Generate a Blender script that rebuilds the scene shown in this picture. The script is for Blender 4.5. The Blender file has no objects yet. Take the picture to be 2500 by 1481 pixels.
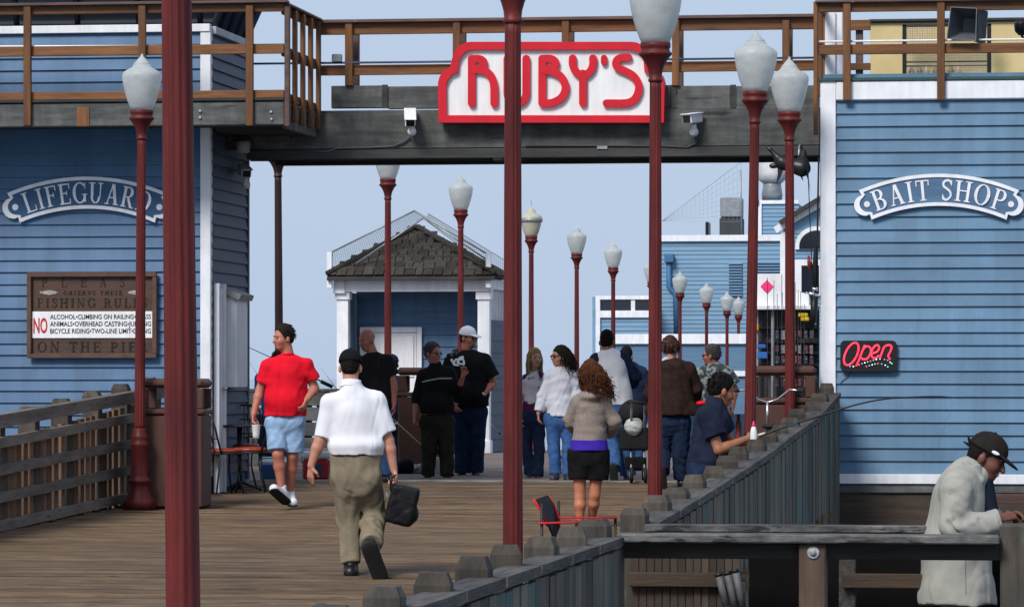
import bpy, bmesh, math, random
import numpy as np
from mathutils import Vector, Matrix
from mathutils.bvhtree import BVHTree

# ---------------------------------------------------------------- camera, sky, sun, exposure
scene = bpy.context.scene
C = bpy.context.scene.collection
FPX, CX, HY, CAMZ = 9800.0, 1250.0, 920.0, 1.2      # focal length and horizon of the photograph, eye height above the plaza
YAW = math.atan(1350.0 / FPX)                        # the pier runs off to the right of the view
CO, SI = math.cos(YAW), math.sin(YAW)
cam_d = bpy.data.cameras.new('camera')
cam = bpy.data.objects.new('camera', cam_d); C.objects.link(cam)
cam.location = (0, 0, CAMZ)
cam.rotation_euler = (math.radians(90), 0, YAW)
cam_d.sensor_width = 36.0
cam_d.lens = 36.0 * FPX / 2500.0
cam_d.shift_y = (HY - 740.5) / 2500.0
cam_d.clip_start = 0.5; cam_d.clip_end = 20000
scene.camera = cam

SUN_EL, SUN_AZ = math.radians(43), math.radians(203)   # high, behind the camera and to its left
world = bpy.data.worlds.new('World'); scene.world = world; world.use_nodes = True
wn = world.node_tree; wn.nodes.clear()
w_out = wn.nodes.new('ShaderNodeOutputWorld')
w_bg = wn.nodes.new('ShaderNodeBackground'); w_bg.inputs[1].default_value = 0.05
w_sky = wn.nodes.new('ShaderNodeTexSky'); w_sky.sky_type = 'NISHITA'; w_sky.sun_disc = False
w_sky.sun_elevation = SUN_EL; w_sky.sun_rotation = SUN_AZ; w_sky.dust_density = 2.0; w_sky.ozone_density = 3.0
w_bg2 = wn.nodes.new('ShaderNodeBackground')            # the even layer of marine cloud
w_bg2.inputs[0].default_value = (0.50, 0.615, 0.80, 1); w_bg2.inputs[1].default_value = 0.43
w_mix = wn.nodes.new('ShaderNodeMixShader'); w_mix.inputs[0].default_value = 0.9
wn.links.new(w_sky.outputs[0], w_bg.inputs[0])
wn.links.new(w_bg.outputs[0], w_mix.inputs[1]); wn.links.new(w_bg2.outputs[0], w_mix.inputs[2])
wn.links.new(w_mix.outputs[0], w_out.inputs[0])

sun_d = bpy.data.lights.new('sun', 'SUN'); sun_d.energy = 1.5; sun_d.angle = math.radians(20); sun_d.color = (1.0, 0.965, 0.91)
sun = bpy.data.objects.new('sun', sun_d); C.objects.link(sun)
sd = Vector((math.sin(SUN_AZ) * math.cos(SUN_EL), math.cos(SUN_AZ) * math.cos(SUN_EL), math.sin(SUN_EL)))
sun.rotation_euler = sd.to_track_quat('Z', 'Y').to_euler()
sun.location = sd * 60
vs = scene.view_settings
vs.view_transform = 'Standard'; vs.look = 'None'; vs.gamma = 1.0; vs.exposure = 1.25; vs.use_curve_mapping = False
scene.cycles.use_denoising = True
scene.cycles.max_bounces = 6

# ---------------------------------------------------------------- measuring: the photograph's pixels on planes of the place
def at(px, py, Y):
    k = (px - CX) / FPX
    D = Y / (CO + SI * k); r = k * D
    return CO * r - SI * D, CAMZ + (HY - py) / FPX * D
def atX(px, X):
    k = (px - CX) / FPX
    D = X / (CO * k - SI)
    return D * (SI * k + CO), D
def atD(px, D):
    r = (px - CX) / FPX * D
    return CO * r - SI * D, SI * r + CO * D
def zat(py, D): return CAMZ + (HY - py) / FPX * D
GK = [(-5, -.62), (22.5, -.58), (30, -.29), (39.5, -.14), (45.5, 0), (58, .03), (66, -.07), (81, -.3), (117, -.85), (160, -1.45)]
def ground(Y):
    return float(np.interp(Y, [k[0] for k in GK], [k[1] for k in GK]))

rng = random.Random(7)
# ---------------------------------------------------------------- materials
MATS = {}
def lin(c):
    return tuple((v / 12.92 if v <= .04045 else ((v + .055) / 1.055) ** 2.4) for v in c)
def M(name, c1, c2=None, scale=6.0, stretch=(1, 1, 1), rough=.6, bump=.15, bscale=None, rand=.0, spots=None, metal=0.0,
      spec=.35, trans=0.0, emit=0.0, bdist=.01, lo=.35, hi=.65, rot=0.0, wear=None):
    if name in MATS: return MATS[name]
    m = bpy.data.materials.new(name); MATS[name] = m; m.use_nodes = True
    nt = m.node_tree; N = nt.nodes; L = nt.links
    b = N['Principled BSDF']; out = N['Material Output']
    b.inputs['Roughness'].default_value = rough; b.inputs['Metallic'].default_value = metal
    b.inputs['Specular IOR Level'].default_value = spec
    if c2 is None: c2 = tuple(v * .82 for v in c1)
    tc = N.new('ShaderNodeTexCoord'); oi = N.new('ShaderNodeObjectInfo')
    ml = N.new('ShaderNodeMath'); ml.operation = 'MULTIPLY'; ml.inputs[1].default_value = 53.0
    L.new(oi.outputs['Random'], ml.inputs[0])
    va = N.new('ShaderNodeVectorMath'); va.operation = 'ADD'
    L.new(tc.outputs['Object'], va.inputs[0]); L.new(ml.outputs[0], va.inputs[1])
    mp = N.new('ShaderNodeMapping'); mp.inputs['Scale'].default_value = stretch; mp.inputs['Rotation'].default_value = (0, 0, rot)
    L.new(va.outputs[0], mp.inputs[0])
    nz = N.new('ShaderNodeTexNoise'); nz.inputs['Scale'].default_value = scale; nz.inputs['Detail'].default_value = 7; nz.inputs['Roughness'].default_value = .62
    L.new(mp.outputs[0], nz.inputs['Vector'])
    rp = N.new('ShaderNodeValToRGB')
    rp.color_ramp.elements[0].position = lo; rp.color_ramp.elements[1].position = hi
    rp.color_ramp.elements[0].color = (*c2, 1); rp.color_ramp.elements[1].color = (*c1, 1)
    L.new(nz.outputs[0], rp.inputs[0]); col = rp.outputs[0]
    if spots:
        sc_, th, c3 = spots
        n2 = N.new('ShaderNodeTexNoise'); n2.inputs['Scale'].default_value = sc_; n2.inputs['Detail'].default_value = 5
        L.new(mp.outputs[0], n2.inputs['Vector'])
        r2 = N.new('ShaderNodeValToRGB'); r2.color_ramp.elements[0].position = th; r2.color_ramp.elements[1].position = min(.99, th + .06)
        L.new(n2.outputs[0], r2.inputs[0])
        mx = N.new('ShaderNodeMixRGB'); mx.inputs[2].default_value = (*c3, 1)
        L.new(r2.outputs[0], mx.inputs[0]); L.new(col, mx.inputs[1]); col = mx.outputs[0]
    if rand:
        mr = N.new('ShaderNodeMapRange'); mr.inputs[3].default_value = 1 - rand; mr.inputs[4].default_value = 1 + rand
        L.new(oi.outputs['Random'], mr.inputs[0])
        mm = N.new('ShaderNodeVectorMath'); mm.operation = 'SCALE'
        L.new(col, mm.inputs[0]); L.new(mr.outputs[0], mm.inputs['Scale']); col = mm.outputs[0]
    if wear:       # weather streaks running down the whole surface
        ge = N.new('ShaderNodeNewGeometry'); m3 = N.new('ShaderNodeMapping'); m3.inputs['Scale'].default_value = wear[1]
        L.new(ge.outputs['Position'], m3.inputs[0]); n4 = N.new('ShaderNodeTexNoise'); n4.inputs['Scale'].default_value = 1.0; n4.inputs['Detail'].default_value = 6; n4.inputs['Roughness'].default_value = .65
        L.new(m3.outputs[0], n4.inputs['Vector']); r4 = N.new('ShaderNodeMapRange'); r4.inputs[1].default_value = .35; r4.inputs[2].default_value = .65; r4.inputs[3].default_value = 1 - wear[0]; r4.inputs[4].default_value = 1 + wear[0] * .6
        L.new(n4.outputs[0], r4.inputs[0]); m4 = N.new('ShaderNodeVectorMath'); m4.operation = 'SCALE'; L.new(col, m4.inputs[0]); L.new(r4.outputs[0], m4.inputs['Scale']); col = m4.outputs[0]
    L.new(col, b.inputs['Base Color'])
    if bump:
        n3 = N.new('ShaderNodeTexNoise'); n3.inputs['Scale'].default_value = bscale or scale * 4; n3.inputs['Detail'].default_value = 4
        L.new(mp.outputs[0], n3.inputs['Vector'])
        bp = N.new('ShaderNodeBump'); bp.inputs['Strength'].default_value = bump; bp.inputs['Distance'].default_value = bdist
        L.new(n3.outputs[0], bp.inputs['Height']); L.new(bp.outputs[0], b.inputs['Normal'])
    if emit:
        L.new(col, b.inputs['Emission Color']); b.inputs['Emission Strength'].default_value = emit
    if trans:
        tl = N.new('ShaderNodeBsdfTranslucent'); L.new(col, tl.inputs[0])
        ms = N.new('ShaderNodeMixShader'); ms.inputs[0].default_value = trans
        L.new(b.outputs[0], ms.inputs[1]); L.new(tl.outputs[0], ms.inputs[2]); L.new(ms.outputs[0], out.inputs[0])
    return m

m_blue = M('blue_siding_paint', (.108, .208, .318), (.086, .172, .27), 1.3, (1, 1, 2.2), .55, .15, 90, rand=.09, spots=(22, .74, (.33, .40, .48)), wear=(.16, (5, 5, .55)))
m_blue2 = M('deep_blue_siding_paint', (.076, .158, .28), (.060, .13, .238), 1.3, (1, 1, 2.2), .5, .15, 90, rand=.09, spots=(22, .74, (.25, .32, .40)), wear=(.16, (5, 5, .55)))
m_shade_side = M('shaded_side_paint', (.075, .09, .135), (.055, .07, .11), 3, (1, 1, 3), .6, .15, 80, rand=.08)  # siding darkened and greyed: shade of right-facing walls put into the colour
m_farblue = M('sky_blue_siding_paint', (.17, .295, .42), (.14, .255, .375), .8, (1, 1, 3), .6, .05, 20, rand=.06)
m_white = M('white_trim_paint', (.80, .80, .83), (.70, .70, .73), 3, (1, 1, 1), .5, .08, 60, rand=.03, spots=(9, .72, (.42, .42, .43)), wear=(.10, (9, 9, 1.2)))
m_cleanwhite = M('white_enamel', (.80, .80, .81), (.70, .70, .70), 2.2, (2.5, 1, .7), .4, .03, 60, spots=(3, .72, (.52, .52, .51)), wear=(.07, (16, 16, 1.5)))
m_red = M('red_sign_paint', (.62, .007, .02), (.50, .006, .016), 2.5, (2.5, 1, .7), .42, .03, 50)
m_lamp = M('oxblood_metal_paint', (.125, .017, .015), (.08, .012, .012), 2.5, (3, 3, .6), .5, .10, 40, rand=.08, spec=.22, spots=(34, .75, (.20, .085, .075)), wear=(.30, (14, 14, 1.6)))
m_globe = M('frosted_globe', (.74, .76, .75), (.60, .62, .61), 7, (1, 1, 1.5), .3, .3, 160, trans=.55, rand=.04, bdist=.004)
m_globe2 = M('yellowed_globe', (.66, .62, .47), (.55, .52, .40), 5, (1, 1, 2.5), .35, .25, 160, trans=.3, bdist=.004)
m_railwood = M('orange_stained_timber', (.20, .078, .020), (.095, .040, .017), 1.6, (1, 6, 12), .6, .25, 8, rand=.22, spots=(1.3, .63, (.06, .034, .022)))
m_railvert = M('orange_stained_upright', (.19, .075, .020), (.095, .040, .017), 1.6, (10, 10, 1), .6, .25, 8, rand=.2, spots=(3, .66, (.10, .055, .035)))
m_capwood = M('dark_cap_timber', (.13, .075, .058), (.075, .045, .04), 2, (1, 6, 6), .6, .25, 8, rand=.15, spots=(6, .72, (.5, .48, .46)))
m_greywood = M('weathered_grey_timber', (.115, .118, .112), (.052, .054, .054), 1.3, (1, 5, 7), .8, .35, 9, rand=.18, spots=(1.6, .66, (.035, .035, .035)), wear=(.30, (7, 7, 3)))
m_darkwood = M('dark_timber', (.05, .045, .042), (.025, .024, .024), 1.4, (1, 5, 7), .8, .3, 9, rand=.2)
m_deck = M('deck_timber', (.172, .108, .060), (.068, .042, .024), .9, (2.2, 13, 13), .85, .8, 7, rand=.24, spots=(.9, .66, (.034, .024, .018)), lo=.38, hi=.64)
m_fence = M('weathered_fence_timber', (.155, .130, .098), (.062, .054, .044), 1.5, (3, 3, .7), .85, .6, 9, rand=.38, spots=(.8, .55, (.052, .100, .092)))
m_fencel = M('brown_fence_timber', (.21, .115, .062), (.10, .06, .042), 1.5, (9, 9, 1), .8, .4, 9, rand=.4, spots=(2.5, .66, (.06, .055, .05)))
m_leftrail = M('brown_grey_rail_timber', (.20, .165, .135), (.09, .075, .065), 1.5, (8, 1, 8), .75, .5, 9, rand=.18, spots=(2.4, .64, (.06, .052, .045)))
m_frail = M('grey_rail_timber', (.088, .076, .068), (.028, .026, .025), 2.2, (8, 1, 8), .8, .8, 9, rand=.25, spots=(2.4, .64, (.045, .045, .045)))
m_fpost = M('green_streaked_post', (.080, .066, .052), (.034, .030, .027), 1.5, (9, 9, 1.2), .85, .6, 9, rand=.3, spots=(3, .66, (.055, .11, .098)))
m_nearcap = M('mottled_cap_timber', (.15, .145, .138), (.035, .033, .031), 3.2, (1, 4, 4), .8, .9, 10, rand=.1, spots=(5, .56, (.022, .021, .02)), wear=(.35, (9, 9, 9)))
m_brownbin = M('brown_bin_plastic', (.085, .034, .022), (.06, .025, .018), 3, (1, 1, 1), .55, .1, 60)
m_signwood = M('dark_sign_board', (.085, .042, .024), (.05, .027, .018), 1.6, (1, 4, 9), .6, .25, 10)
m_signframe = M('sign_frame_timber', (.11, .055, .035), (.065, .035, .026), 1.6, (4, 4, 4), .6, .25, 10)
m_signink = M('engraved_black', (.012, .011, .011), None, 4, rough=.7, bump=0)
m_black = M('black_paint', (.012, .012, .013), (.008, .008, .009), 5, rough=.4, bump=.05)
m_iron = M('black_wrought_iron', (.012, .012, .014), (.02, .018, .016), 20, rough=.5, bump=.1)
m_rubber = M('black_rubber', (.015, .015, .016), None, 20, rough=.8, bump=.1)
m_chrome = M('bright_metal', (.62, .63, .65), (.5, .5, .52), 12, rough=.25, bump=0, metal=.9)
m_steel = M('galvanised_steel', (.36, .37, .38), (.24, .25, .26), 9, rough=.5, bump=.1, metal=.6)
m_glass = M('dark_glass', (.012, .016, .024), None, 3, rough=.08, bump=0, spec=.6)
m_concrete = M('aggregate_paving', (.17, .125, .105), (.10, .075, .066), 1.5, (1, 1, 1), .85, .3, 40, spots=(14, .66, (.36, .33, .31)))
m_yellow = M('yellow_stucco', (.62, .48, .24), (.55, .42, .20), 3, (1, 1, 1), .85, .3, 60)
m_shingle = M('weathered_shingle', (.046, .037, .029), (.019, .016, .013), 5, (4, 4, 1), .85, .4, 20, rand=.45)
# ---------------------------------------------------------------- mesh helpers
class MB:
    def __init__(s): s.v = []; s.f = []; s.sm = []
    def add(s, vs, fs, smooth=False):
        o = len(s.v); s.v += [tuple(v) for v in vs]; s.f += [tuple(i + o for i in f) for f in fs]; s.sm += [smooth] * len(fs); return s
    def box(s, x0, x1, y0, y1, z0, z1):
        if x0 > x1: x0, x1 = x1, x0
        if y0 > y1: y0, y1 = y1, y0
        if z0 > z1: z0, z1 = z1, z0
        return s.add([(x0, y0, z0), (x1, y0, z0), (x1, y1, z0), (x0, y1, z0), (x0, y0, z1), (x1, y0, z1), (x1, y1, z1), (x0, y1, z1)],
                     [(0, 3, 2, 1), (4, 5, 6, 7), (0, 1, 5, 4), (1, 2, 6, 5), (2, 3, 7, 6), (3, 0, 4, 7)])
    def cbox(s, x0, x1, y0, y1, z0, z1, b=.006):
        if x0 > x1: x0, x1 = x1, x0
        if y0 > y1: y0, y1 = y1, y0
        if z0 > z1: z0, z1 = z1, z0
        b = min(b, (x1 - x0) * .45, (y1 - y0) * .45, (z1 - z0) * .45)
        bm = bmesh.new()
        bmesh.ops.create_cube(bm, size=1.0)
        for v in bm.verts: v.co = Vector(((x0 + x1) / 2 + v.co.x * (x1 - x0), (y0 + y1) / 2 + v.co.y * (y1 - y0), (z0 + z1) / 2 + v.co.z * (z1 - z0)))
        bmesh.ops.bevel(bm, geom=bm.edges[:], offset=b, segments=1, affect='EDGES')
        bm.verts.index_update()
        s.add([v.co[:] for v in bm.verts], [[v.index for v in f.verts] for f in bm.faces]); bm.free(); return s
    def obox(s, c, ax, ay, az):      # oriented box, half-axis vectors
        c, ax, ay, az = Vector(c), Vector(ax), Vector(ay), Vector(az)
        vs = [c + sx * ax + sy * ay + sz * az for sz in (-1, 1) for sx, sy in ((-1, -1), (1, -1), (1, 1), (-1, 1))]
        return s.add(vs, [(0, 3, 2, 1), (4, 5, 6, 7), (0, 1, 5, 4), (1, 2, 6, 5), (2, 3, 7, 6), (3, 0, 4, 7)])
    def tube(s, pts, r, n=8, closed=False, caps=True):
        pts = [Vector(p) for p in pts]; rs = r if isinstance(r, (list, tuple)) else [r] * len(pts)
        rings = []; up = None
        for i, p in enumerate(pts):
            a = pts[i - 1] if i > 0 else (pts[-1] if closed else p); b = pts[(i + 1) % len(pts)] if (i < len(pts) - 1 or closed) else p
            t = (b - a); t = t.normalized() if t.length > 1e-9 else Vector((0, 0, 1))
            if up is None: up = Vector((0, 0, 1)) if abs(t.z) < .9 else Vector((1, 0, 0))
            u = t.cross(up)
            if u.length < 1e-6: u = t.cross(Vector((0, 1, 0)))
            u.normalize(); w = u.cross(t).normalized(); up = w
            rings.append([p + (u * math.cos(2 * math.pi * j / n) + w * math.sin(2 * math.pi * j / n)) * rs[i] for j in range(n)])
        vs = [v for rg in rings for v in rg]; fs = []
        m = len(rings)
        for i in range(m if closed else m - 1):
            for j in range(n):
                fs.append((i * n + j, i * n + (j + 1) % n, ((i + 1) % m) * n + (j + 1) % n, ((i + 1) % m) * n + j))
        if caps and not closed:
            fs.append(tuple(range(n))[::-1]); fs.append(tuple((m - 1) * n + j for j in range(n)))
        return s.add(vs, fs, True)
    def lathe(s, prof, n=24, c=(0, 0, 0), flute=None):   # prof: (r, z); flute(i_ring)->depth
        vs = []; fs = []
        for i, (r, z) in enumerate(prof):
            for j in range(n):
                a = 2 * math.pi * j / n; rr = r
                if flute and flute(z): rr = r * (1 - flute(z) * (.5 + .5 * math.cos(a * 12)))
                vs.append((c[0] + rr * math.cos(a), c[1] + rr * math.sin(a), c[2] + z))
        for i in range(len(prof) - 1):
            for j in range(n):
                fs.append((i * n + j, i * n + (j + 1) % n, (i + 1) * n + (j + 1) % n, (i + 1) * n + j))
        fs.append(tuple(range(n))[::-1]); fs.append(tuple((len(prof) - 1) * n + j for j in range(n)))
        return s.add(vs, fs, True)
    def prism(s, poly, y0, y1):      # poly in (x, z), extruded along y
        a = sum(poly[i][0] * poly[(i + 1) % len(poly)][1] - poly[(i + 1) % len(poly)][0] * poly[i][1] for i in range(len(poly)))
        if a < 0: poly = poly[::-1]
        n = len(poly)
        vs = [(x, y0, z) for x, z in poly] + [(x, y1, z) for x, z in poly]
        fs = [tuple(range(n)), tuple(range(2 * n - 1, n - 1, -1))]
        fs += [((i + 1) % n, i, n + i, n + (i + 1) % n) for i in range(n)]
        return s.add(vs, fs)
    def ring(s, outer, inner, y0, y1):   # frame between two loops of equal count, (x, z)
        n = len(outer)
        vs = [(x, y0, z) for x, z in outer] + [(x, y0, z) for x, z in inner] + [(x, y1, z) for x, z in outer] + [(x, y1, z) for x, z in inner]
        fs = []
        for i in range(n):
            j = (i + 1) % n
            fs += [(i, j, n + j, n + i), (j, i, 2 * n + i, 2 * n + j), (n + i, n + j, 3 * n + j, 3 * n + i), (2 * n + j, 2 * n + i, 3 * n + i, 3 * n + j)]
        return s.add(vs, fs)
    def mesh(s, name):
        me = bpy.data.meshes.new(name); me.from_pydata(s.v, [], s.f); me.validate()
        if len(me.polygons) == len(s.sm): me.polygons.foreach_set('use_smooth', s.sm)
        bm = bmesh.new(); bm.from_mesh(me); bmesh.ops.recalc_face_normals(bm, faces=bm.faces[:]); bm.to_mesh(me); bm.free()
        me.update(); return me
    def build(s, name, mat, parent=None, **kw): return put(name, s.mesh(name), mat, parent, **kw)

def put(name, me, mat, parent=None, loc=None, rot=None, local=False, kind=None, label=None):
    o = bpy.data.objects.new(name, me); C.objects.link(o)
    if mat is not None and not me.materials: me.materials.append(mat)
    if parent is not None:
        o.parent = parent
        if not local and parent.type == 'EMPTY': o.matrix_parent_inverse = Matrix.Translation(-Vector(parent.location))
    if loc is not None: o.location = loc
    if rot is not None: o.rotation_euler = rot
    if kind: o['kind'] = kind
    if label: o['label'] = label
    return o
def tag(o, label, cat, group=None, kind=None):
    if label: o['label'] = label
    if cat: o['category'] = cat
    if group: o['group'] = group
    if kind: o['kind'] = kind
    return o
def thing(name, label, cat, loc=(0, 0, 0), rz=0, group=None):
    o = bpy.data.objects.new(name, None); C.objects.link(o); o.empty_display_size = .2
    o.location = loc; o.rotation_euler = (0, 0, rz); return tag(o, label, cat, group)
def copy_tree(o, parent=None):
    c = o.copy(); C.objects.link(c); c.parent = parent
    for ch in list(o.children): copy_tree(ch, c)
    return c
def struct(o): o['kind'] = 'structure'; return o

# ---------------------------------------------------------------- lettering: strokes cut as flat raised pieces
def stroke(path, w, cap=True, n=8):
    P = [Vector((p[0], p[1])) for p in path]; L = []; R = []
    for i, p in enumerate(P):
        a = P[max(i - 1, 0)]; b = P[min(i + 1, len(P) - 1)]; t = (b - a).normalized(); nn = Vector((-t.y, t.x)) * w / 2
        if 0 < i < len(P) - 1:
            t1 = (p - a).normalized(); t2 = (b - p).normalized(); cs = max(.5, math.sqrt(max(0, (1 + t1.dot(t2)) / 2))); nn = nn / cs
        L.append(p + nn); R.append(p - nn)
    e = []; s_ = []
    if cap:
        t = (P[-1] - P[-2]).normalized(); a0 = math.atan2(t.y, t.x)
        e = [P[-1] + Vector((math.cos(a0 + math.pi / 2 - math.pi * k / n), math.sin(a0 + math.pi / 2 - math.pi * k / n))) * w / 2 for k in range(1, n)]
        t = (P[0] - P[1]).normalized(); a0 = math.atan2(t.y, t.x)
        s_ = [P[0] + Vector((math.cos(a0 + math.pi / 2 - math.pi * k / n), math.sin(a0 + math.pi / 2 - math.pi * k / n))) * w / 2 for k in range(1, n)]
    return [tuple(v) for v in (L + e + R[::-1] + s_)]
def smooth_path(pts, n=6):
    P = [Vector(p) for p in pts]; out = []
    for i in range(len(P) - 1):
        p0 = P[max(i - 1, 0)]; p1 = P[i]; p2 = P[i + 1]; p3 = P[min(i + 2, len(P) - 1)]
        for k in range(n):
            t = k / n
            out.append(.5 * ((2 * p1) + (p2 - p0) * t + (2 * p0 - 5 * p1 + 4 * p2 - p3) * t * t + (3 * p1 - p0 - 3 * p2 + p3) * t ** 3))
    out.append(P[-1]); return [tuple(v) for v in out]
def arc(cx, cy, rx, ry, a0, a1, n=14):
    return [(cx + rx * math.cos(math.radians(a0 + (a1 - a0) * k / n)), cy + ry * math.sin(math.radians(a0 + (a1 - a0) * k / n))) for k in range(n + 1)]
def crescent(cx, cy, rx, ry, a0, a1, tk, tn, n=16):     # a curved stroke, thick at its sides and thin at top and foot
    o = []; i = []
    for k in range(n + 1):
        a = math.radians(a0 + (a1 - a0) * k / n); ww = tn + (tk - tn) * abs(math.cos(a))
        o.append((cx + rx * math.cos(a), cy + ry * math.sin(a))); i.append((cx + (rx - ww) * math.cos(a), cy + (ry - ww * .8) * math.sin(a)))
    return [[o[k], o[k + 1], i[k + 1], i[k]] for k in range(n)]
TK, TN, SF = .15, .06, .05
def V(x, y0=0., y1=1., t=TK): return [[(x - t / 2, y0), (x + t / 2, y0), (x + t / 2, y1), (x - t / 2, y1)]]
def H(x0, x1, y, t=TN): return [[(x0, y - t / 2), (x1, y - t / 2), (x1, y + t / 2), (x0, y + t / 2)]]
def S(x, y, w=.34): return H(x - w / 2, x + w / 2, y + (SF / 2 if y < .5 else -SF / 2), SF)
def Dg(x0, y0, x1, y1, t): return [[(x0 - t / 2, y0), (x0 + t / 2, y0), (x1 + t / 2, y1), (x1 - t / 2, y1)]]
GL = {
 'L': (.72, V(.2) + S(.2, 1) + H(.06, .7, .03) + V(.68, 0, .28, .05)),
 'I': (.42, V(.21) + S(.21, 1) + S(.21, 0)),
 'F': (.68, V(.2) + S(.2, 0) + H(.05, .66, .97) + V(.64, .74, 1, .05) + H(.2, .5, .53) + V(.5, .42, .64, .05)),
 'E': (.72, V(.2) + H(.05, .68, .97) + V(.66, .74, 1, .05) + H(.2, .5, .53) + V(.5, .42, .64, .05) + H(.05, .7, .03) + V(.68, 0, .26, .05)),
 'G': (.88, crescent(.46, .5, .42, .52, 50, 330, .17, .06) + V(.75, .06, .42, .14) + S(.75, .40, .3) + V(.76, .7, .98, .05)),
 'U': (.86, V(.2, .3, 1) + S(.2, 1) + V(.68, .3, 1, .07) + S(.68, 1, .26) + crescent(.415, .32, .29, .34, 180, 360, .13, .07)),
 'A': (.86, Dg(.16, 0, .42, 1, .07) + Dg(.70, 0, .44, 1, .17) + H(.24, .62, .34) + S(.16, 0, .26) + S(.70, 0, .32)),
 'R': (.84, V(.2) + S(.2, 0) + H(.05, .42, .97) + H(.2, .42, .50) + crescent(.40, .735, .28, .265, -90, 90, .16, .06) + Dg(.70, 0, .42, .5, .16) + S(.74, 0, .22)),
 'D': (.90, V(.2) + H(.05, .45, .97) + H(.05, .45, .03) + crescent(.42, .5, .42, .5, -90, 90, .17, .06)),
 'B': (.78, V(.2) + H(.05, .40, .97) + H(.05, .42, .03) + H(.2, .42, .53) + crescent(.38, .755, .26, .245, -90, 90, .15, .06) + crescent(.40, .27, .31, .27, -90, 90, .16, .06)),
 'T': (.76, V(.38) + S(.38, 0) + H(.05, .71, .97) + V(.07, .72, 1, .05) + V(.69, .72, 1, .05)),
 'S': (.62, [stroke(smooth_path([(.52, .80), (.48, .92), (.30, .97), (.13, .86), (.14, .68), (.32, .55), (.48, .42), (.52, .22), (.38, .05), (.2, .03), (.09, .18)], 4), .11, False)] + V(.53, .72, .98, .05) + V(.09, .02, .28, .05)),
 'H': (.92, V(.2) + V(.72) + S(.2, 0) + S(.2, 1) + S(.72, 0) + S(.72, 1) + H(.2, .72, .52)),
 'O': (.92, crescent(.46, .5, .42, .52, 0, 360, .17, .06, 28)),
 'P': (.74, V(.2) + S(.2, 0) + H(.05, .42, .97) + H(.2, .42, .47) + crescent(.40, .72, .29, .28, -90, 90, .16, .06)),
 'N': (.90, V(.18, 0, 1, .07) + V(.72, 0, 1, .07) + Dg(.70, 0, .2, 1, .17) + S(.18, 0, .26) + S(.72, 1, .26) + S(.16, 1, .2)),
 'V': (.86, Dg(.42, 0, .16, 1, .17) + Dg(.44, 0, .70, 1, .07) + S(.16, 1, .3) + S(.70, 1, .24)),
 ' ': (.4, []),
}
def text_mesh(body, size, offset=0.0, extrude=.002):
    cu = bpy.data.curves.new('lettering', 'FONT'); cu.body = body; cu.size = size; cu.offset = offset; cu.extrude = extrude; cu.resolution_u = 3
    o = bpy.data.objects.new('lettering', cu); C.objects.link(o)
    dg = bpy.context.evaluated_depsgraph_get(); me = bpy.data.meshes.new_from_object(o.evaluated_get(dg))
    bpy.data.objects.remove(o); bpy.data.curves.remove(cu); return me
def flat_text(body, x0, x1, z, hgt, y, mat, parent, name='lettering', bold=0.0):
    me = text_mesh(body, 1.0, bold)
    co = np.empty(len(me.vertices) * 3); me.vertices.foreach_get('co', co); co = co.reshape(-1, 3)
    a, b = co[:, 0].min(), co[:, 0].max(); lo_, hi_ = 0.0, .70
    X = x0 + (co[:, 0] - a) / (b - a) * (x1 - x0); Z = z + (co[:, 1] - lo_) / (hi_ - lo_) * hgt; Y = y - co[:, 2]
    me.vertices.foreach_set('co', np.stack([X, Y, Z], 1).ravel()); me.update()
    return put(name, me, mat, parent)
# ---------------------------------------------------------------- sea, pier deck, plaza
sea = MB(); sea.add([(-9000, -200, -7.2), (9000, -200, -7.2), (9000, 15000, -7.2), (-9000, 15000, -7.2)], [(0, 1, 2, 3)])
m_sea = M('sea_water', (.10, .15, .19), (.08, .125, .16), .4, (1, 1, 1), .12, .35, .7, bdist=.3, spec=.5)
struct(sea.build('sea', m_sea))

XL_DECK, XR_DECK = -9.95, -2.35
deck = struct(MB().box(XL_DECK, XR_DECK, 8, 12.0, ground(10) - .30, ground(10) - .25).build('pier_deck', m_darkwood))
pl_ms = []
for PW in (.16, .19, .22, .25):
    pl_me = MB().cbox(XL_DECK, XR_DECK, -PW / 2 + .006, PW / 2 - .006, -.09, 0, .010).mesh('deck_plank'); pl_me.materials.append(m_deck); pl_ms.append((PW, pl_me))
y = 12.1; i = 0
while y < 45.4:
    sl = (ground(y + .1) - ground(y - .1)) / .2
    PW, pl_me = rng.choice(pl_ms); y += PW / 2
    put('deck_plank', pl_me, None, deck, (rng.uniform(-.03, .03), y, ground(y) + rng.uniform(-.012, .004)), (math.atan(sl) + rng.uniform(-.03, .03), rng.uniform(-.0008, .0008), 0))
    y += PW / 2; i += 1
sub = MB()
for yy in np.arange(13, 45, 3.0):
    sub.box(-10.0, -2.75, yy - .15, yy + .15, ground(yy) - .75, ground(yy) - .14)
for xx in (-9.6, -7.5, -5.2, -2.8): sub.box(xx - .1, xx + .1, 12, 45, -1.0, -.72)
struct(sub.build('pier_underframe', m_darkwood))

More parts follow.
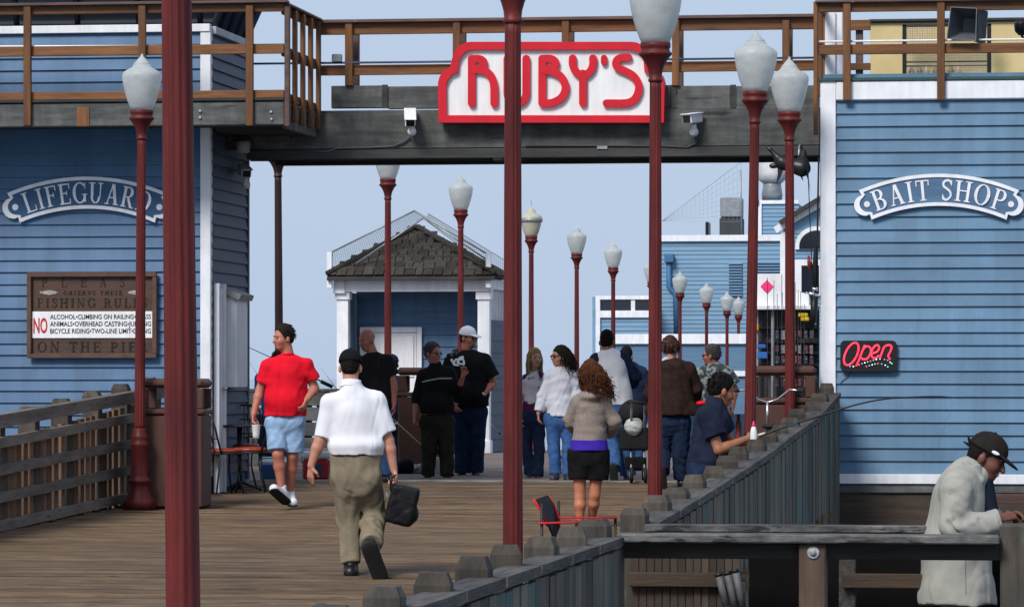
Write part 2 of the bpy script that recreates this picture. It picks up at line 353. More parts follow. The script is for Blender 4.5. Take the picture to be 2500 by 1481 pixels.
pz = MB()
def sheet(mb, x0, x1, ys, dz=0.0, th=.25):
    n = len(ys)
    vs = [(x, yy, ground(yy) + dz - t) for t in (0, th) for yy in ys for x in (x0, x1)]
    fs = [(2 * i, 2 * i + 1, 2 * i + 3, 2 * i + 2) for i in range(n - 1)] + [(2 * n + 2 * i + 2, 2 * n + 2 * i + 3, 2 * n + 2 * i + 1, 2 * n + 2 * i) for i in range(n - 1)]
    fs += [(0, 2 * n, 2 * n + 1, 1), (2 * n - 2, 2 * n - 1, 4 * n - 1, 4 * n - 2)]
    for i in range(n - 1):
        fs += [(2 * i, 2 * i + 2, 2 * n + 2 * i + 2, 2 * n + 2 * i), (2 * i + 1, 2 * n + 2 * i + 1, 2 * n + 2 * i + 3, 2 * i + 3)]
    return mb.add(vs, fs)
sheet(pz, -14, 2.5, [45.56, 50, 54, 58, 62, 66, 70, 74.0], .01)
struct(pz.build('plaza_paving', m_concrete))
struct(MB().cbox(-14, -2.4, 45.42, 45.545, -.2, .022, .01).build('plaza_edge_strip', M('pale_edging', (.30, .29, .27), (.10, .09, .085), 2.5, (1, 5, 5), .7, .2)))
fd = MB(); sheet(fd, -11.2, -1.0, list(np.arange(74.05, 150, 4)), 0)
struct(fd.build('far_pier_deck', m_deck))
for yy in (20, 30, 40, 50, 62, 75, 90, 105, 120, 135):
    for xx in (-9.5, -6.2, -2.9):
        tag(MB().lathe([(.19, -7.6), (.18, -2), (.17, ground(yy) - .42)], 12, (xx, yy, 0)).build('pier_pile', m_darkwood), 'round dark timber pile standing in the sea under the pier', 'pile', 'piles under the pier')

# ---------------------------------------------------------------- fences along the deck
def post_mesh(w, h, cap=.04):
    a = w / 2; b = a * .74
    m = MB(); rings = [(a, -.35), (a, h - cap), (b, h)]
    vs = []
    for r, z in rings: vs += [(-r, -r, z), (r, -r, z), (r, r, z), (-r, r, z)]
    fs = [(0, 3, 2, 1), (8, 9, 10, 11)]
    for k in range(2):
        for j in range(4): fs.append((k * 4 + j, k * 4 + (j + 1) % 4, k * 4 + 4 + (j + 1) % 4, k * 4 + 4 + j))
    return m.add(vs, fs)
def railtop(Y): return float(np.interp(Y, [12, 23, 25, 29, 33, 36, 38.6, 41.9], [.40, .375, .39, .52, .66, .80, .90, 1.13]))
def right_fence(name, label, Y0, Y1, step, X=-2.6, post=.155, deep=1.05, X1=None):
    X1 = X if X1 is None else X1; FX = lambda yy: X + (X1 - X) * (yy - Y0) / (Y1 - Y0)
    rt = thing(name, label, 'fence', (X, (Y0 + Y1) / 2, ground((Y0 + Y1) / 2)), 0, 'plank fences along the seaward deck edge')
    n = int(round((Y1 - Y0) / step))
    for k in range(n + 1):
        yy = Y0 + (Y1 - Y0) * k / n; z0 = ground(yy); h = railtop(yy) - z0 + rng.uniform(-.015, .02)
        put('post', post_mesh(post * rng.uniform(.93, 1.12), h, rng.uniform(.04, .06)).mesh('post'), m_fpost, rt, (FX(yy) - .04, yy, z0), (rng.uniform(-.03, .03), rng.uniform(-.03, .03), rng.uniform(-.12, .12)))
        if k < n:
            y2 = Y0 + (Y1 - Y0) * (k + 1) / n; zz = railtop(yy) - .085; z2 = railtop(y2) - .085
            mb = MB(); hw = .085
            vs = []
            for (a, zc) in ((yy + .03, zz), (y2 - .03, z2)): xx = FX(a) + .03; vs += [(xx - hw, a, zc - .05), (xx + hw, a, zc - .05), (xx + hw, a, zc), (xx - hw, a, zc)]
            mb.add(vs, [(0, 1, 2, 3), (4, 7, 6, 5), (0, 4, 5, 1), (1, 5, 6, 2), (2, 6, 7, 3), (3, 7, 4, 0)])
            mb.build('cap_rail', m_frail, rt)
    pw = .40 if Y0 > 24 else .26; k = 0; yy = Y0
    while yy < Y1 - .05:
        zt = railtop(yy + pw / 2) - .15 + rng.uniform(-.012, .0)
        zb = ground(yy) - deep + rng.uniform(-.04, .04)
        off = rng.uniform(0, .007)
        xx = FX(yy); MB().box(xx + .06 + off, xx + .095 + off, yy + .006, yy + pw - .004, zb, zt).build('plank', m_fence, rt)
        yy += pw; k += 1
    for dz in (-.36, -.78):
        mb = MB()
        for a, b in ((Y0, (Y0 + Y1) / 2), ((Y0 + Y1) / 2, Y1)):
            za, zb = railtop(a) + dz, railtop(b) + dz
            xa_, xb_ = FX(a), FX(b); mb = MB(); mb.add([(xa_ + .01, a, za), (xa_ + .055, a, za), (xb_ + .055, b, zb), (xb_ + .01, b, zb), (xa_ + .01, a, za + .1), (xa_ + .055, a, za + .1), (xb_ + .055, b, zb + .1), (xb_ + .01, b, zb + .1)],
                              [(0, 3, 2, 1), (4, 5, 6, 7), (0, 1, 5, 4), (1, 2, 6, 5), (2, 3, 7, 6), (3, 0, 4, 7)])
            mb.build('stringer', m_frail, rt)
    return rt
right_fence('plank_fence', 'weathered plank fence with chamfered posts in the near foreground before the camp chair', 13.0, 22.75, 1.22)
right_fence('plank_fence', 'tall weathered green-stained plank fence climbing to the bait shop corner', 24.75, 41.8, 1.22, X1=-2.42, deep=1.3)

XLF = -9.62
def left_fence():
    rt = thing('slatted_fence', 'brown timber fence of boards and five long rails below the lifeguard wall', 'fence', (XLF, 38, ground(38)))
    def top(Y): return float(np.interp(Y, [28, 34.0, 36.0, 42.5], [.55, .66, .715, 1.075]))
    Y0, Y1 = 28.0, 42.45
    yy = Y0; k = 0
    for k in range(12):
        yy = Y0 + 1.25 * k + .28
        z0 = ground(yy)
        put('post', post_mesh(.17, top(yy) - z0 + .15, .05).mesh('post'), m_fpost, rt, (XLF - .10, yy, z0), (0, 0, 0))
    for j, fr in enumerate((1.0, .80, .56, .32, .07)):
        mb = MB(); a, b = Y0, Y1; hh = .056 if j else .075
        za = ground(a) + (top(a) - ground(a)) * fr; zb = ground(b) + (top(b) - ground(b)) * fr
        x0, x1 = XLF - .01, XLF + (.055 if j else .10)
        mb.add([(x0, a, za - hh), (x1, a, za - hh), (x1, b, zb - hh), (x0, b, zb - hh), (x0, a, za + hh * .6), (x1, a, za + hh * .6), (x1, b, zb + hh * .6), (x0, b, zb + hh * .6)],
               [(0, 3, 2, 1), (4, 5, 6, 7), (0, 1, 5, 4), (1, 2, 6, 5), (2, 3, 7, 6), (3, 0, 4, 7)])
        mb.build('rail', m_leftrail, rt)
    yy = Y0 + .05
    while yy < Y1 - .2:
        gap = rng.choice([.02, .07, .09, .11]); w = rng.uniform(.13, .19)
        MB().box(XLF - .065, XLF - .025, yy, yy + w, ground(yy) - .06, top(yy) - .08).build('board', m_fencel, rt)
        yy += w + gap
left_fence()

# ---------------------------------------------------------------- street lamps
def make_lamp():
    rt = thing('street_lamp', 'x', 'street lamp', group='fluted oxblood lamps along the pier')
    fl = lambda z: .10 if .84 < z < 3.70 else (.05 if .36 < z < .60 else 0)
    base = MB().lathe([(.165, 0), (.165, .085), (.15, .10), (.125, .14), (.105, .20), (.10, .26), (.118, .275), (.118, .30), (.10, .315), (.092, .34), (.088, .62), (.098, .64), (.098, .67), (.08, .69), (.088, .72), (.088, .745), (.066, .77), (.066, .80), (.058, .82)], 36, flute=fl)
    base.build('base', m_lamp, rt, local=True)
    MB().lathe([(.056, .80), (.0555, .86), (.053, 1.6), (.050, 2.4), (.0465, 3.2), (.045, 3.68), (.045, 3.76)], 72, flute=fl).build('shaft', m_lamp, rt, local=True)
    MB().lathe([(.046, 3.73), (.056, 3.735), (.056, 3.752), (.048, 3.76), (.052, 3.80), (.066, 3.85), (.092, 3.90), (.112, 3.925), (.127, 3.94), (.127, 3.952), (.112, 3.965), (.108, 3.985), (.116, 3.995), (.116, 4.03), (.10, 4.035)], 36).build('collar', m_lamp, rt, local=True)
    MB().lathe([(.108, 4.03), (.125, 4.07), (.148, 4.13), (.172, 4.21), (.188, 4.28), (.198, 4.34), (.201, 4.37), (.196, 4.40), (.17, 4.425), (.135, 4.445), (.105, 4.462), (.09, 4.48), (.085, 4.495)], 36).build('globe', m_globe, rt, local=True)
    MB().lathe([(.084, 4.492), (.078, 4.508), (.058, 4.525), (.052, 4.535), (.04, 4.55), (.018, 4.572), (.006, 4.60)], 20).build('finial', m_globe, rt, local=True)
    return rt
lamp0 = make_lamp(); lamp_used = [False]
def place_lamp(px, X, label, tilt=0.0, scale=1.0):
    Y, D = atX(px, X)
    o = lamp0 if not lamp_used[0] else copy_tree(lamp0); lamp_used[0] = True
    o['label'] = label; o.location = (X, Y, ground(Y)); o.rotation_euler = (0, tilt, rng.uniform(0, .4)); o.scale = (scale,) * 3
    return o
XR, XLm = -3.02, -9.9
long_shaft = MB().lathe([(.060, -.45), (.058, .3), (.0555, .86), (.053, 1.6), (.050, 2.4), (.0465, 3.2), (.045, 3.68), (.045, 3.76)], 72, flute=lambda z: .10 if -.4 < z < 3.70 else 0).mesh('shaft'); long_shaft.materials.append(m_lamp)
place_lamp(456, -2.75, 'thickest oxblood lamp post, cut by the top and foot of the picture', -.011)
lmid = place_lamp(1252, XR, 'oxblood lamp post crossing the middle of the red-framed bridge sign, head out of view')
lbig = place_lamp(1599, -3.10, 'largest white globe lamp, standing before the right end of the bridge sign', .001)
place_lamp(1827, -2.92, 'tall globe lamp leaning slightly, nearest the fishing man in navy', .016)
place_lamp(1930, -2.81, 'globe lamp next to the white corner post of the bait shop', -.003)
place_lamp(340, -9.27, 'globe lamp with moulded base beside the brown slatted fence', .006)
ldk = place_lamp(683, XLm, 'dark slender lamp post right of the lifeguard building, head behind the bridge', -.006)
place_lamp(947, -9.69, 'lamp before the kiosk left of its ridge, globe top hidden by the bridge')
place_lamp(1125, XLm, 'globe lamp rising before the right side of the kiosk roof')
m_backlit_post = M('backlit_post_paint', (.035, .010, .012), (.022, .008, .010), 2.5, (3, 3, .6), .5, .1, 40)  # backlit darkness of this one pole put into its colour
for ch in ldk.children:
    if ch.name.split('.')[0] in ('base', 'shaft', 'collar'): ch.data = ch.data.copy(); ch.data.materials[0] = m_backlit_post
lsp = place_lamp(1297, XLm, 'lamp with yellowed globe, metal band and bird spike on top')
for ch in lsp.children:
    if ch.name.startswith('globe') or ch.name.startswith('finial'):
        ch.data = ch.data.copy(); ch.data.materials[0] = m_globe2
MB().lathe([(.207, 4.30), (.215, 4.31), (.215, 4.36), (.207, 4.37)], 28).build('band', m_steel, lsp, local=True)
MB().lathe([(.13, 4.44), (.09, 4.47), (.05, 4.52), (.012, 4.58), (.006, 4.72)], 14).build('bird_spike', m_steel, lsp, local=True)
for l_ in (lmid, lbig):        # these two are bolted to the outside of the deck: no moulded base
    for ch in list(l_.children):
        if ch.name.startswith('base'): bpy.data.objects.remove(ch)
        elif ch.name.startswith('shaft'): ch.data = long_shaft
place_lamp(1408, XLm, 'first plain globe lamp beyond the banded one')
place_lamp(1497, XLm, 'second plain globe lamp beyond the banded one, above the far white window band')
place_lamp(1592, XLm, 'far lamp all but hidden by the thick post before the bridge sign')
place_lamp(1660, XLm, 'far globe lamp beside the blue duct of the restaurant')
place_lamp(1725, XLm, 'middle one of the three far lamps before the blue restaurant wall')
place_lamp(1775, XLm, 'far globe lamp before the dark louvres of the restaurant')
place_lamp(1803, XLm, 'farthest globe lamp, peeping out beside the leaning lamp post')
# ---------------------------------------------------------------- clapboard walls
def clap(parent, x0, x1, Y, z0, z1, e, mat, th=.032):
    n = max(1, int(round((z1 - z0) / e))); e = (z1 - z0) / n; t = e + .012
    m = MB(); m.add([(x0, Y - th, 0), (x1, Y - th, 0), (x1, Y, 0), (x0, Y, 0), (x0, Y - .005, t), (x1, Y - .005, t), (x1, Y, t), (x0, Y, t)],
                    [(0, 3, 2, 1), (4, 5, 6, 7), (0, 1, 5, 4), (1, 2, 6, 5), (2, 3, 7, 6), (3, 0, 4, 7)])
    me = m.mesh('clapboard'); me.materials.append(mat)
    for k in range(n): put('clapboard', me, None, parent, (0, 0, z0 + k * e + rng.uniform(-.002, .002)), (0, rng.uniform(-.0006, .0006), 0))
def clapx(parent, X, y0, y1, z0, z1, e, mat, th=.032):       # wall facing +x
    n = max(1, int(round((z1 - z0) / e))); e = (z1 - z0) / n; t = e + .012
    m = MB(); m.add([(X + th, y0, 0), (X + th, y1, 0), (X, y1, 0), (X, y0, 0), (X + .005, y0, t), (X + .005, y1, t), (X, y1, t), (X, y0, t)],
                    [(0, 1, 2, 3), (4, 7, 6, 5), (0, 4, 5, 1), (1, 5, 6, 2), (2, 6, 7, 3), (3, 7, 4, 0)])
    me = m.mesh('clapboard'); me.materials.append(mat)
    for k in range(n): put('clapboard', me, None, parent, (0, 0, z0 + k * e))
def prect(mb, px0, px1, py0, py1, Y, d0, d1, b=.005):
    x0, zt = at(px0, py0, Y); x1, _ = at(px1, py0, Y); _, zb = at((px0 + px1) / 2, py1, Y); _, zt = at((px0 + px1) / 2, py0, Y)
    return mb.cbox(x0, x1, Y + d0, Y + d1, zb, zt, b)
def pp(poly, Y): return [at(x, y, Y) for x, y in poly]

# ---------------------------------------------------------------- lifeguard building
YL, YB, YBAL, YBR = 42.72, 42.05, 41.7, 43.6
XC = at(515, 600, YL)[0]; XLW = at(-260, 600, YL)[0]
YLE = atX(605, XC)[0]
lg = thing('lifeguard_building', 'blue clapboard lifeguard building under the timber balcony', 'building', (XC - 1.5, YL + 1, 0))
zb = at(300, 1157, YL)[1]; zt = at(300, 82, YL)[1]
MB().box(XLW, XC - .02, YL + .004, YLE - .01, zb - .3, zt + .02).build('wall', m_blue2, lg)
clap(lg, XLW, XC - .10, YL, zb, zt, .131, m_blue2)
clapx(lg, XC - .018, YL + .03, YLE - .02, zb, zt, .131, m_shade_side)
prect(MB(), 491, 516, 68, 1162, YL, -.045, .06).build('corner_board', m_white, lg)
MB().cbox(XC - .02, XC + .018, YLE - .05, YLE + .02, zb - .1, zt).build('corner_board', m_shade_side, lg)
prect(MB(), -260, 514, 1157, 1183, YL, -.05, .0).build('base_trim', m_white, lg)
prect(MB(), -260, 515, 64, 83, YL, -.06, .03).build('top_trim', m_white, lg)
z1_ = at(515, 64, YL)[1]; z0_ = at(515, 83, YL)[1]
MB().cbox(XC - .015, XC + .05, YL + .035, YLE + .05, z0_, z1_).build('top_trim', M('shaded_trim_paint', (.42, .43, .46), (.34, .35, .38), 4), lg)  # white trim turned grey here, the side wall's shade put into its colour
# the watch room above leans outwards, glazed dark
def quad8(mb, a, b):
    return mb.add(a + b, [(0, 1, 2, 3), (7, 6, 5, 4), (0, 4, 5, 1), (1, 5, 6, 2), (2, 6, 7, 3), (3, 7, 4, 0)])
za, zc = z1_ + .002, z1_ + 1.3
wr = MB(); quad8(wr, [(XLW, YL + .10, za), (XC - .02, YL + .10, za), (XC - .02, YLE - .1, za), (XLW, YLE - .1, za)], [(XLW, YL - .25, zc), (XC + .5, YL - .25, zc), (XC + .5, YLE + .3, zc), (XLW, YLE + .3, zc)])
wroom = wr.build('watch_room', m_glass, lg)
for k in range(5):
    t = k / 4; y_a = YL + .12 + t * (YLE - YL - .26); y_b = YL - .2 + t * (YLE - YL + .42)
    mb = MB(); mb.tube([(XC - .0, y_a, za + .01), (XC + .515, y_b, zc)], .045, 4); mb.build('mullion', m_shade_side, wroom)
for k in range(6):
    xk = XLW + (XC - XLW) * k / 5.2
    MB().tube([(xk, YL + .09, za + .01), (xk, YL - .26, zc)], .03, 4).build('mullion', m_black, wroom)
# door and serving hatch on the side wall
def xrect(mb, ya, yb_, za_, zb_, x0, x1, b=.005): return mb.cbox(XC + x0, XC + x1, ya, yb_, za_, zb_, b)
dz0, dz1 = ground(43), zat(690, 43.4)
door = xrect(MB(), YL + .13, YL + .40, dz0, dz1 - .05, .0, .05).build('door', m_white, lg)
xrect(MB(), YL + .08, YL + .14, dz0, dz1, .012, .075).build('door_frame', m_white, door)
xrect(MB(), YL + .41, YL + .47, dz0, dz1, .012, .075).build('door_frame', m_white, door)
MB().lathe([(.005, 0), (.028, .01), (.03, .03), (.012, .045)], 12, (XC + .08, YL + .36, zat(953, 43.4))).build('handle', m_chrome, door)
hb = xrect(MB(), YL + .52, YL + 1.12, zat(945, 43.8), zat(722, 43.8), .015, .175).build('hatch', m_white, lg)
MB().obox((XC + .11, YL + .82, zat(722, 44) + .03), (.115, 0, -.045), (0, .36, 0), (.012, 0, .03)).build('hatch_lid', M('grey_lid', (.33, .33, .34), (.25, .25, .26), 6), hb)
# balcony
bal = thing('balcony', 'weathered timber balcony with orange-stained railing above the lifeguard wall', 'balcony', (XC - 1.5, YBAL, at(300, 310, YBAL)[1]))
XBE = at(694, 300, YBAL)[0]
prect(MB(), -260, 694, 252, 309, YBAL, .0, .12, .01).build('rim_beam', m_greywood, bal)
zf = at(300, 250, YBAL)[1]
MB().cbox(XLW - .4, XBE, YBAL - .02, YBAL + .14, zf + .002, zf + .035).build('rim_cap', m_darkwood, bal)
for k in range(6):
    yk = YBAL + .16 + k * .145
    MB().box(XLW - .4, XBE if yk < YL - .2 else XC - .1, yk, yk + .135, zf - .045, zf).build('floor_board', m_greywood, bal)
MB().box(XC + .03, XBE, YL + .05, YBR - .1, zf - .045, zf).build('landing', m_greywood, bal)
MB().box(XLW - .4, XBE - .02, YBAL + .125, YL - .04, at(300, 300, YBAL)[1], zf - .05).build('joist_box', m_darkwood, bal)
MB().box(XC + .06, XBE - .02, YL - .03, YBR - .03, at(600, 306, YBAL)[1], zf - .05).build('joist_box', m_darkwood, bal)
for px in (-200, 69, 349, 611): prect(MB(), px - 9, px + 9, 15, 308, YBAL, -.055, -.003, .006).build('post', m_railvert, bal)
prect(MB(), -260, 703, 7, 14, YBAL, -.07, .10).build('cap_rail', m_capwood, bal)
for (a, b, nm) in ((15, 34, 'rail'), (112, 136, 'rail'), (224, 243, 'rail')): prect(MB(), -260, 693, a, b, YBAL, .0, .045).build(nm, m_railwood, bal)
MB().tube([(XLW - .4, YBAL + .02, at(0, 110, YBAL)[1]), (XBE, YBAL + .02, at(690, 111, YBAL)[1])], .011, 8).build('conduit', m_cleanwhite, bal)
for (bx, by) in ((489, 272), (489, 288), (662, 274), (663, 292)):
    x_, z_ = at(bx, by, YBAL); b = MB(); b.lathe([(.018, 0), (.018, .008), (.01, .014)], 10)
    b.v = [(x_ + v[0], YBAL - .001 - v[2], z_ + v[1]) for v in b.v]; b.build('bolt', m_steel, bal)
prect(MB(), 188, 219, 262, 309, YBAL, -.012, -.001).build('patch_board', m_railvert, bal)
prect(MB(), 695, 707, 15, 309, YBAL, -.02, .05).build('post', m_capwood, bal)
for k, yk in enumerate((YBAL + .45, YBAL + .9, YBAL + 1.35, YBR - .08)):
    MB().cbox(XBE + .005, XBE + .05, yk - .045, yk + .045, zf - .2, at(700, 16, YBAL)[1]).build('post', m_railvert, bal)
for (a, b) in ((8, 14), (15, 34), (112, 136), (224, 243)):
    za_, zb_ = at(700, b, YBAL)[1], at(700, a, YBAL)[1]
    MB().cbox(XBE - .045 - (.03 if a < 14 else 0), XBE + .003 + (.06 if a < 14 else 0), YBAL + .055, YBR - .02, za_, zb_).build('rail', m_capwood if a < 14 else m_railwood, bal)
MB().cbox(XBE - .05, XBE - .004, YBAL + .13, YBR, zf - .28, zf - .05).build('rim_beam', m_greywood, bal)

# ---------------------------------------------------------------- footbridge with its sign
br = thing('footbridge', 'dark timber footbridge spanning between the two blue buildings', 'bridge', (-5.5, YBR + .7, at(1200, 385, YBR)[1]))
SL = (at(1990, 38, YBR)[1] - at(775, 47, YBR)[1]) / (at(1990, 38, YBR)[0] - at(775, 47, YBR)[0]) * .35
prect(MB(), 516, 2001, 266, 361, YBR, .0, .14, .01).build('main_beam', m_greywood, br)
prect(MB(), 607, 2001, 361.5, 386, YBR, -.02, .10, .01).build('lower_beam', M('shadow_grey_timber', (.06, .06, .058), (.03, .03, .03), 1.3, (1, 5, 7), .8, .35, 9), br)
zfl = at(1200, 268, YBR)[1]
MB().box(at(516, 268, YBR)[0], at(2000, 268, YBR)[0], YBR + .145, YBR + 1.5, zfl - .12, zfl - .02).build('floor', m_darkwood, br)
MB().box(at(608, 268, YBR)[0], at(2000, 268, YBR)[0], YBR + 1.51, YBR + 1.66, at(1200, 382, YBR)[1], zfl).build('back_beam', m_darkwood, br)
for (a, b) in ((808, 934), (946, 1350), (1351, 1638), (1652, 1783), (1797, 2000)):
    prect(MB(), a, b, 209, 264, YBR, .012, .10, .008).build('kick_board', m_greywood, br)
for a in (940, 1645, 1790): prect(MB(), a - 7, a + 7, 207, 265, YBR, -.006, .011, .003).build('joint_strap', m_darkwood, br)
for pz_ in (852, 1115, 1381, 1650, 1919): prect(MB(), pz_ - 9, pz_ + 9, 50, 210, YBR, -.03, .02, .006).build('post', m_railvert, br)
for pz_ in (852, 1115, 1381, 1650, 1919):
    x_ = at(pz_, 50, YBR)[0]; MB().cbox(x_ - .035, x_ + .045, YBR + .36, YBR + .44, at(pz_, 225, YBR)[1], at(pz_, 62, YBR)[1]).build('post', m_capwood, br)
prect(MB(), 776, 1994, 42, 50, YBR, -.05, .11).build('cap_rail', m_capwood, br)
prect(MB(), 776, 1994, 51, 78, YBR, .022, .065).build('rail', m_railwood, br)
prect(MB(), 776, 1994, 153, 178, YBR, .022, .065).build('rail', m_railwood, br)
xa, xb = at(776, 60, YBR)[0], at(2090, 60, YBR)[0]
MB().tube([(at(610, 150, YBR)[0], YBR - .02, at(1300, 149, YBR)[1]), (at(1990, 146, YBR)[0], YBR - .02, at(1300, 149, YBR)[1])], .012, 8).build('conduit', M('blue_grey_conduit', (.07, .085, .14), None, 5), br)
prect(MB(), 812, 836, 133, 153, YBR, -.06, .0, .01).build('junction_box', m_steel, br)
MB().tube([(at(610, 390, YBR)[0], YBR + .03, at(610, 391, YBR)[1]), (at(1228, 385, YBR)[0], YBR + .03, at(1228, 388, YBR)[1])], .013, 8).build('conduit', m_black, br)
prect(MB(), 1203, 1229, 384, 394, YBR, -.03, .03, .01).build('junction_box', m_black, br)
MB().tube([(at(x, y, YBR)[0], YBR - .025, at(x, y, YBR)[1]) for x, y in ((745, 368), (800, 371), (825, 362), (900, 361), (960, 357), (985, 347), (1002, 334))], .010, 8).build('camera_cable', M('grey_cable', (.10, .10, .10), None, 5), br)
MB().tube([(at(x, y, YBR)[0], YBR - .025, at(x, y, YBR)[1]) for x, y in ((1283, 356), (1480, 356), (1620, 357), (1680, 360), (1700, 350), (1706, 336))], .011, 8).build('camera_cable', M('dark_cable', (.05, .05, .05), None, 5), br)
prect(MB(), 1458, 1484, 356, 365, YBR, -.035, -.001, .004).build('cable_plate', m_steel, br)
MB().tube([(at(x, y, YBR)[0], YBR + .03, at(x, y, YBR)[1]) for x, y in ((1272, 386), (1281, 390), (1286, 384), (1286, 378))], .012, 8).build('hook', m_black, br)
for bx, by in ((711, 317), (711, 333), (1283, 275)):
    x_, z_ = at(bx, by, YBR); b = MB(); b.lathe([(.017, 0), (.017, .006), (.009, .013)], 10); b.v = [(x_ + v[0], YBR - .001 - v[2], z_ + v[1]) for v in b.v]; b.build('bolt', m_darkwood, br)
# sign
YS = YBR - .16
sg = thing('bridge_sign', 'white sign with red stepped frame and big red rounded letters on the footbridge', 'sign', (at(1346, 300, YS)[0], YS, at(1346, 300, YS)[1]))
half_o = [(1072, 300), (1070, 203), (1074, 188), (1084, 174), (1100, 164), (1104, 146), (1110, 126), (1122, 112), (1138, 104.5), (1150, 103)]
half_i = [(1091, 282), (1090, 210), (1094, 196), (1102, 185), (1119, 177), (1121, 152), (1128, 136), (1138, 127), (1150, 123), (1160, 122)]
mir = lambda h: h + [(2 * 1346.5 - x, y) for x, y in h[::-1]]
MB().ring(pp(mir(half_o), YS), pp(mir(half_i), YS), YS - .03, YS + .12).build('frame', m_red, sg)
MB().prism(pp([(x - .8 if x < 1346 else x + .8, y) for x, y in mir(half_i)], YS), YS + .02, YS + .11).build('panel', m_cleanwhite, sg)
def seg(points, name, w=19):
    sc = at(1346, 200, YS); pts = [at(x, y, YS) for x, y in points]
    wm = w * (at(1347, 200, YS)[0] - at(1346, 200, YS)[0]); return stroke(pts, wm)
RU = {
 'letter_r': [[(1152, 144), (1152, 253)], smooth_path([(1152, 144.5), (1170, 144.5), (1180, 150), (1180.5, 160), (1172, 168), (1160, 170)]), smooth_path([(1155, 171), (1174, 171), (1190, 177), (1202, 192), (1206.5, 212), (1207, 232), (1207, 253)])],
 'letter_u': [[(1239, 144)] + arc(1262, 228, 23, 25, 180, 0) + [(1285, 144)]],
 'letter_b': [[(1324, 144), (1324, 252)], smooth_path([(1324, 144), (1344, 144), (1355, 150), (1356, 160), (1347, 168), (1328, 171)]), smooth_path([(1326, 172.5), (1346, 174), (1366, 184), (1379, 203), (1380, 222), (1370, 240), (1352, 250), (1338, 252.5), (1324, 252.5)])],
 'letter_y': [smooth_path([(1398.5, 143), (1398.5, 158), (1404, 172), (1414, 182), (1423.5, 184.5), (1433, 182), (1443, 172), (1448, 158), (1448, 143)]), [(1423.5, 180), (1423.5, 252)]],
 'apostrophe': [[(1475, 142), (1475, 153)]],
 'letter_s': [smooth_path([(1534, 141), (1520, 141), (1508, 146), (1504, 156), (1509, 166), (1524, 173), (1544, 184), (1557, 201), (1560, 218), (1553, 238), (1540, 249), (1522, 252.5), (1500, 252.5), (1481, 252.5)])],
}
for nm, segs in RU.items():
    mb = MB()
    for k, sgm in enumerate(segs): mb.prism(seg(sgm, nm, 15 if nm == 'apostrophe' else 18.5), YS - .022 - .0018 * k, YS + .0195)
    mb.build(nm, m_red, sg)

# surveillance cameras and eave lamp
def cctv(label, px, py, Y, yaw, pitch, ln=.26):
    x_, z_ = at(px, py, Y)
    rt = thing('security_camera', label, 'camera', (x_, Y, z_ - .2), 0, 'white security cameras on the bridge')
    R_ = Matrix.Translation((x_, Y - .16, z_)) @ Matrix.Rotation(yaw, 4, 'Z') @ Matrix.Rotation(pitch, 4, 'X')
    def t(mb):
        mb.v = [tuple(R_ @ Vector(v)) for v in mb.v]; return mb
    t(MB().cbox(-.058, .058, -ln / 2, ln / 2, -.05, .05, .012)).build('housing', m_cleanwhite, rt)
    t(MB().cbox(-.066, .066, -ln / 2 - .03, ln / 2 + .01, .051, .060, .004)).build('sunshield', m_cleanwhite, rt)
    t(MB().cbox(-.045, .045, -ln / 2 - .004, -ln / 2 + .002, -.036, .038, .001)).build('lens_window', m_black, rt)
    MB().tube([(x_ + .01, Y - .14, z_ - .06), (x_ + .015, Y - .11, z_ - .13), (x_ + .015, Y - .02, z_ - .17)], [.03, .028, .025], 10).build('arm', m_cleanwhite, rt)
    MB().lathe([(.02, -.05), (.045, -.03), (.05, .0), (.04, .03), (.02, .045)], 14, (x_ + .01, Y - .1, z_ - .14)).build('swivel', m_cleanwhite, rt)
cctv('white security camera pitched down, between the balcony and the bridge sign', 1007, 291, YBR, .18, .5)
cctv('white security camera turned aside, between the bridge sign and the bait shop', 1694, 292, YBR, -.42, .12)
cctv('white security camera tucked under the bridge at the lifeguard corner', 603, 420, YL + 1.4, .5, .35, .2)
x_, z_ = at(608, 385, YBR + .2)
el = thing('eave_lamp', 'grey round jar lamp hanging under the bridge by the lifeguard corner', 'lamp', (x_, YBR - .12, z_))
MB().lathe([(.05, 0.03), (.075, .05), (.082, .12), (.082, .16)], 18, (x_, YBR - .12, z_)).build('globe', M('grey_jar_glass', (.38, .39, .37), (.3, .31, .3), 6), el)
MB().lathe([(.09, .16), (.092, .18), (.075, .2), (.07, .24), (.02, .25)], 18, (x_, YBR - .12, z_)).build('cap', m_darkwood, el)

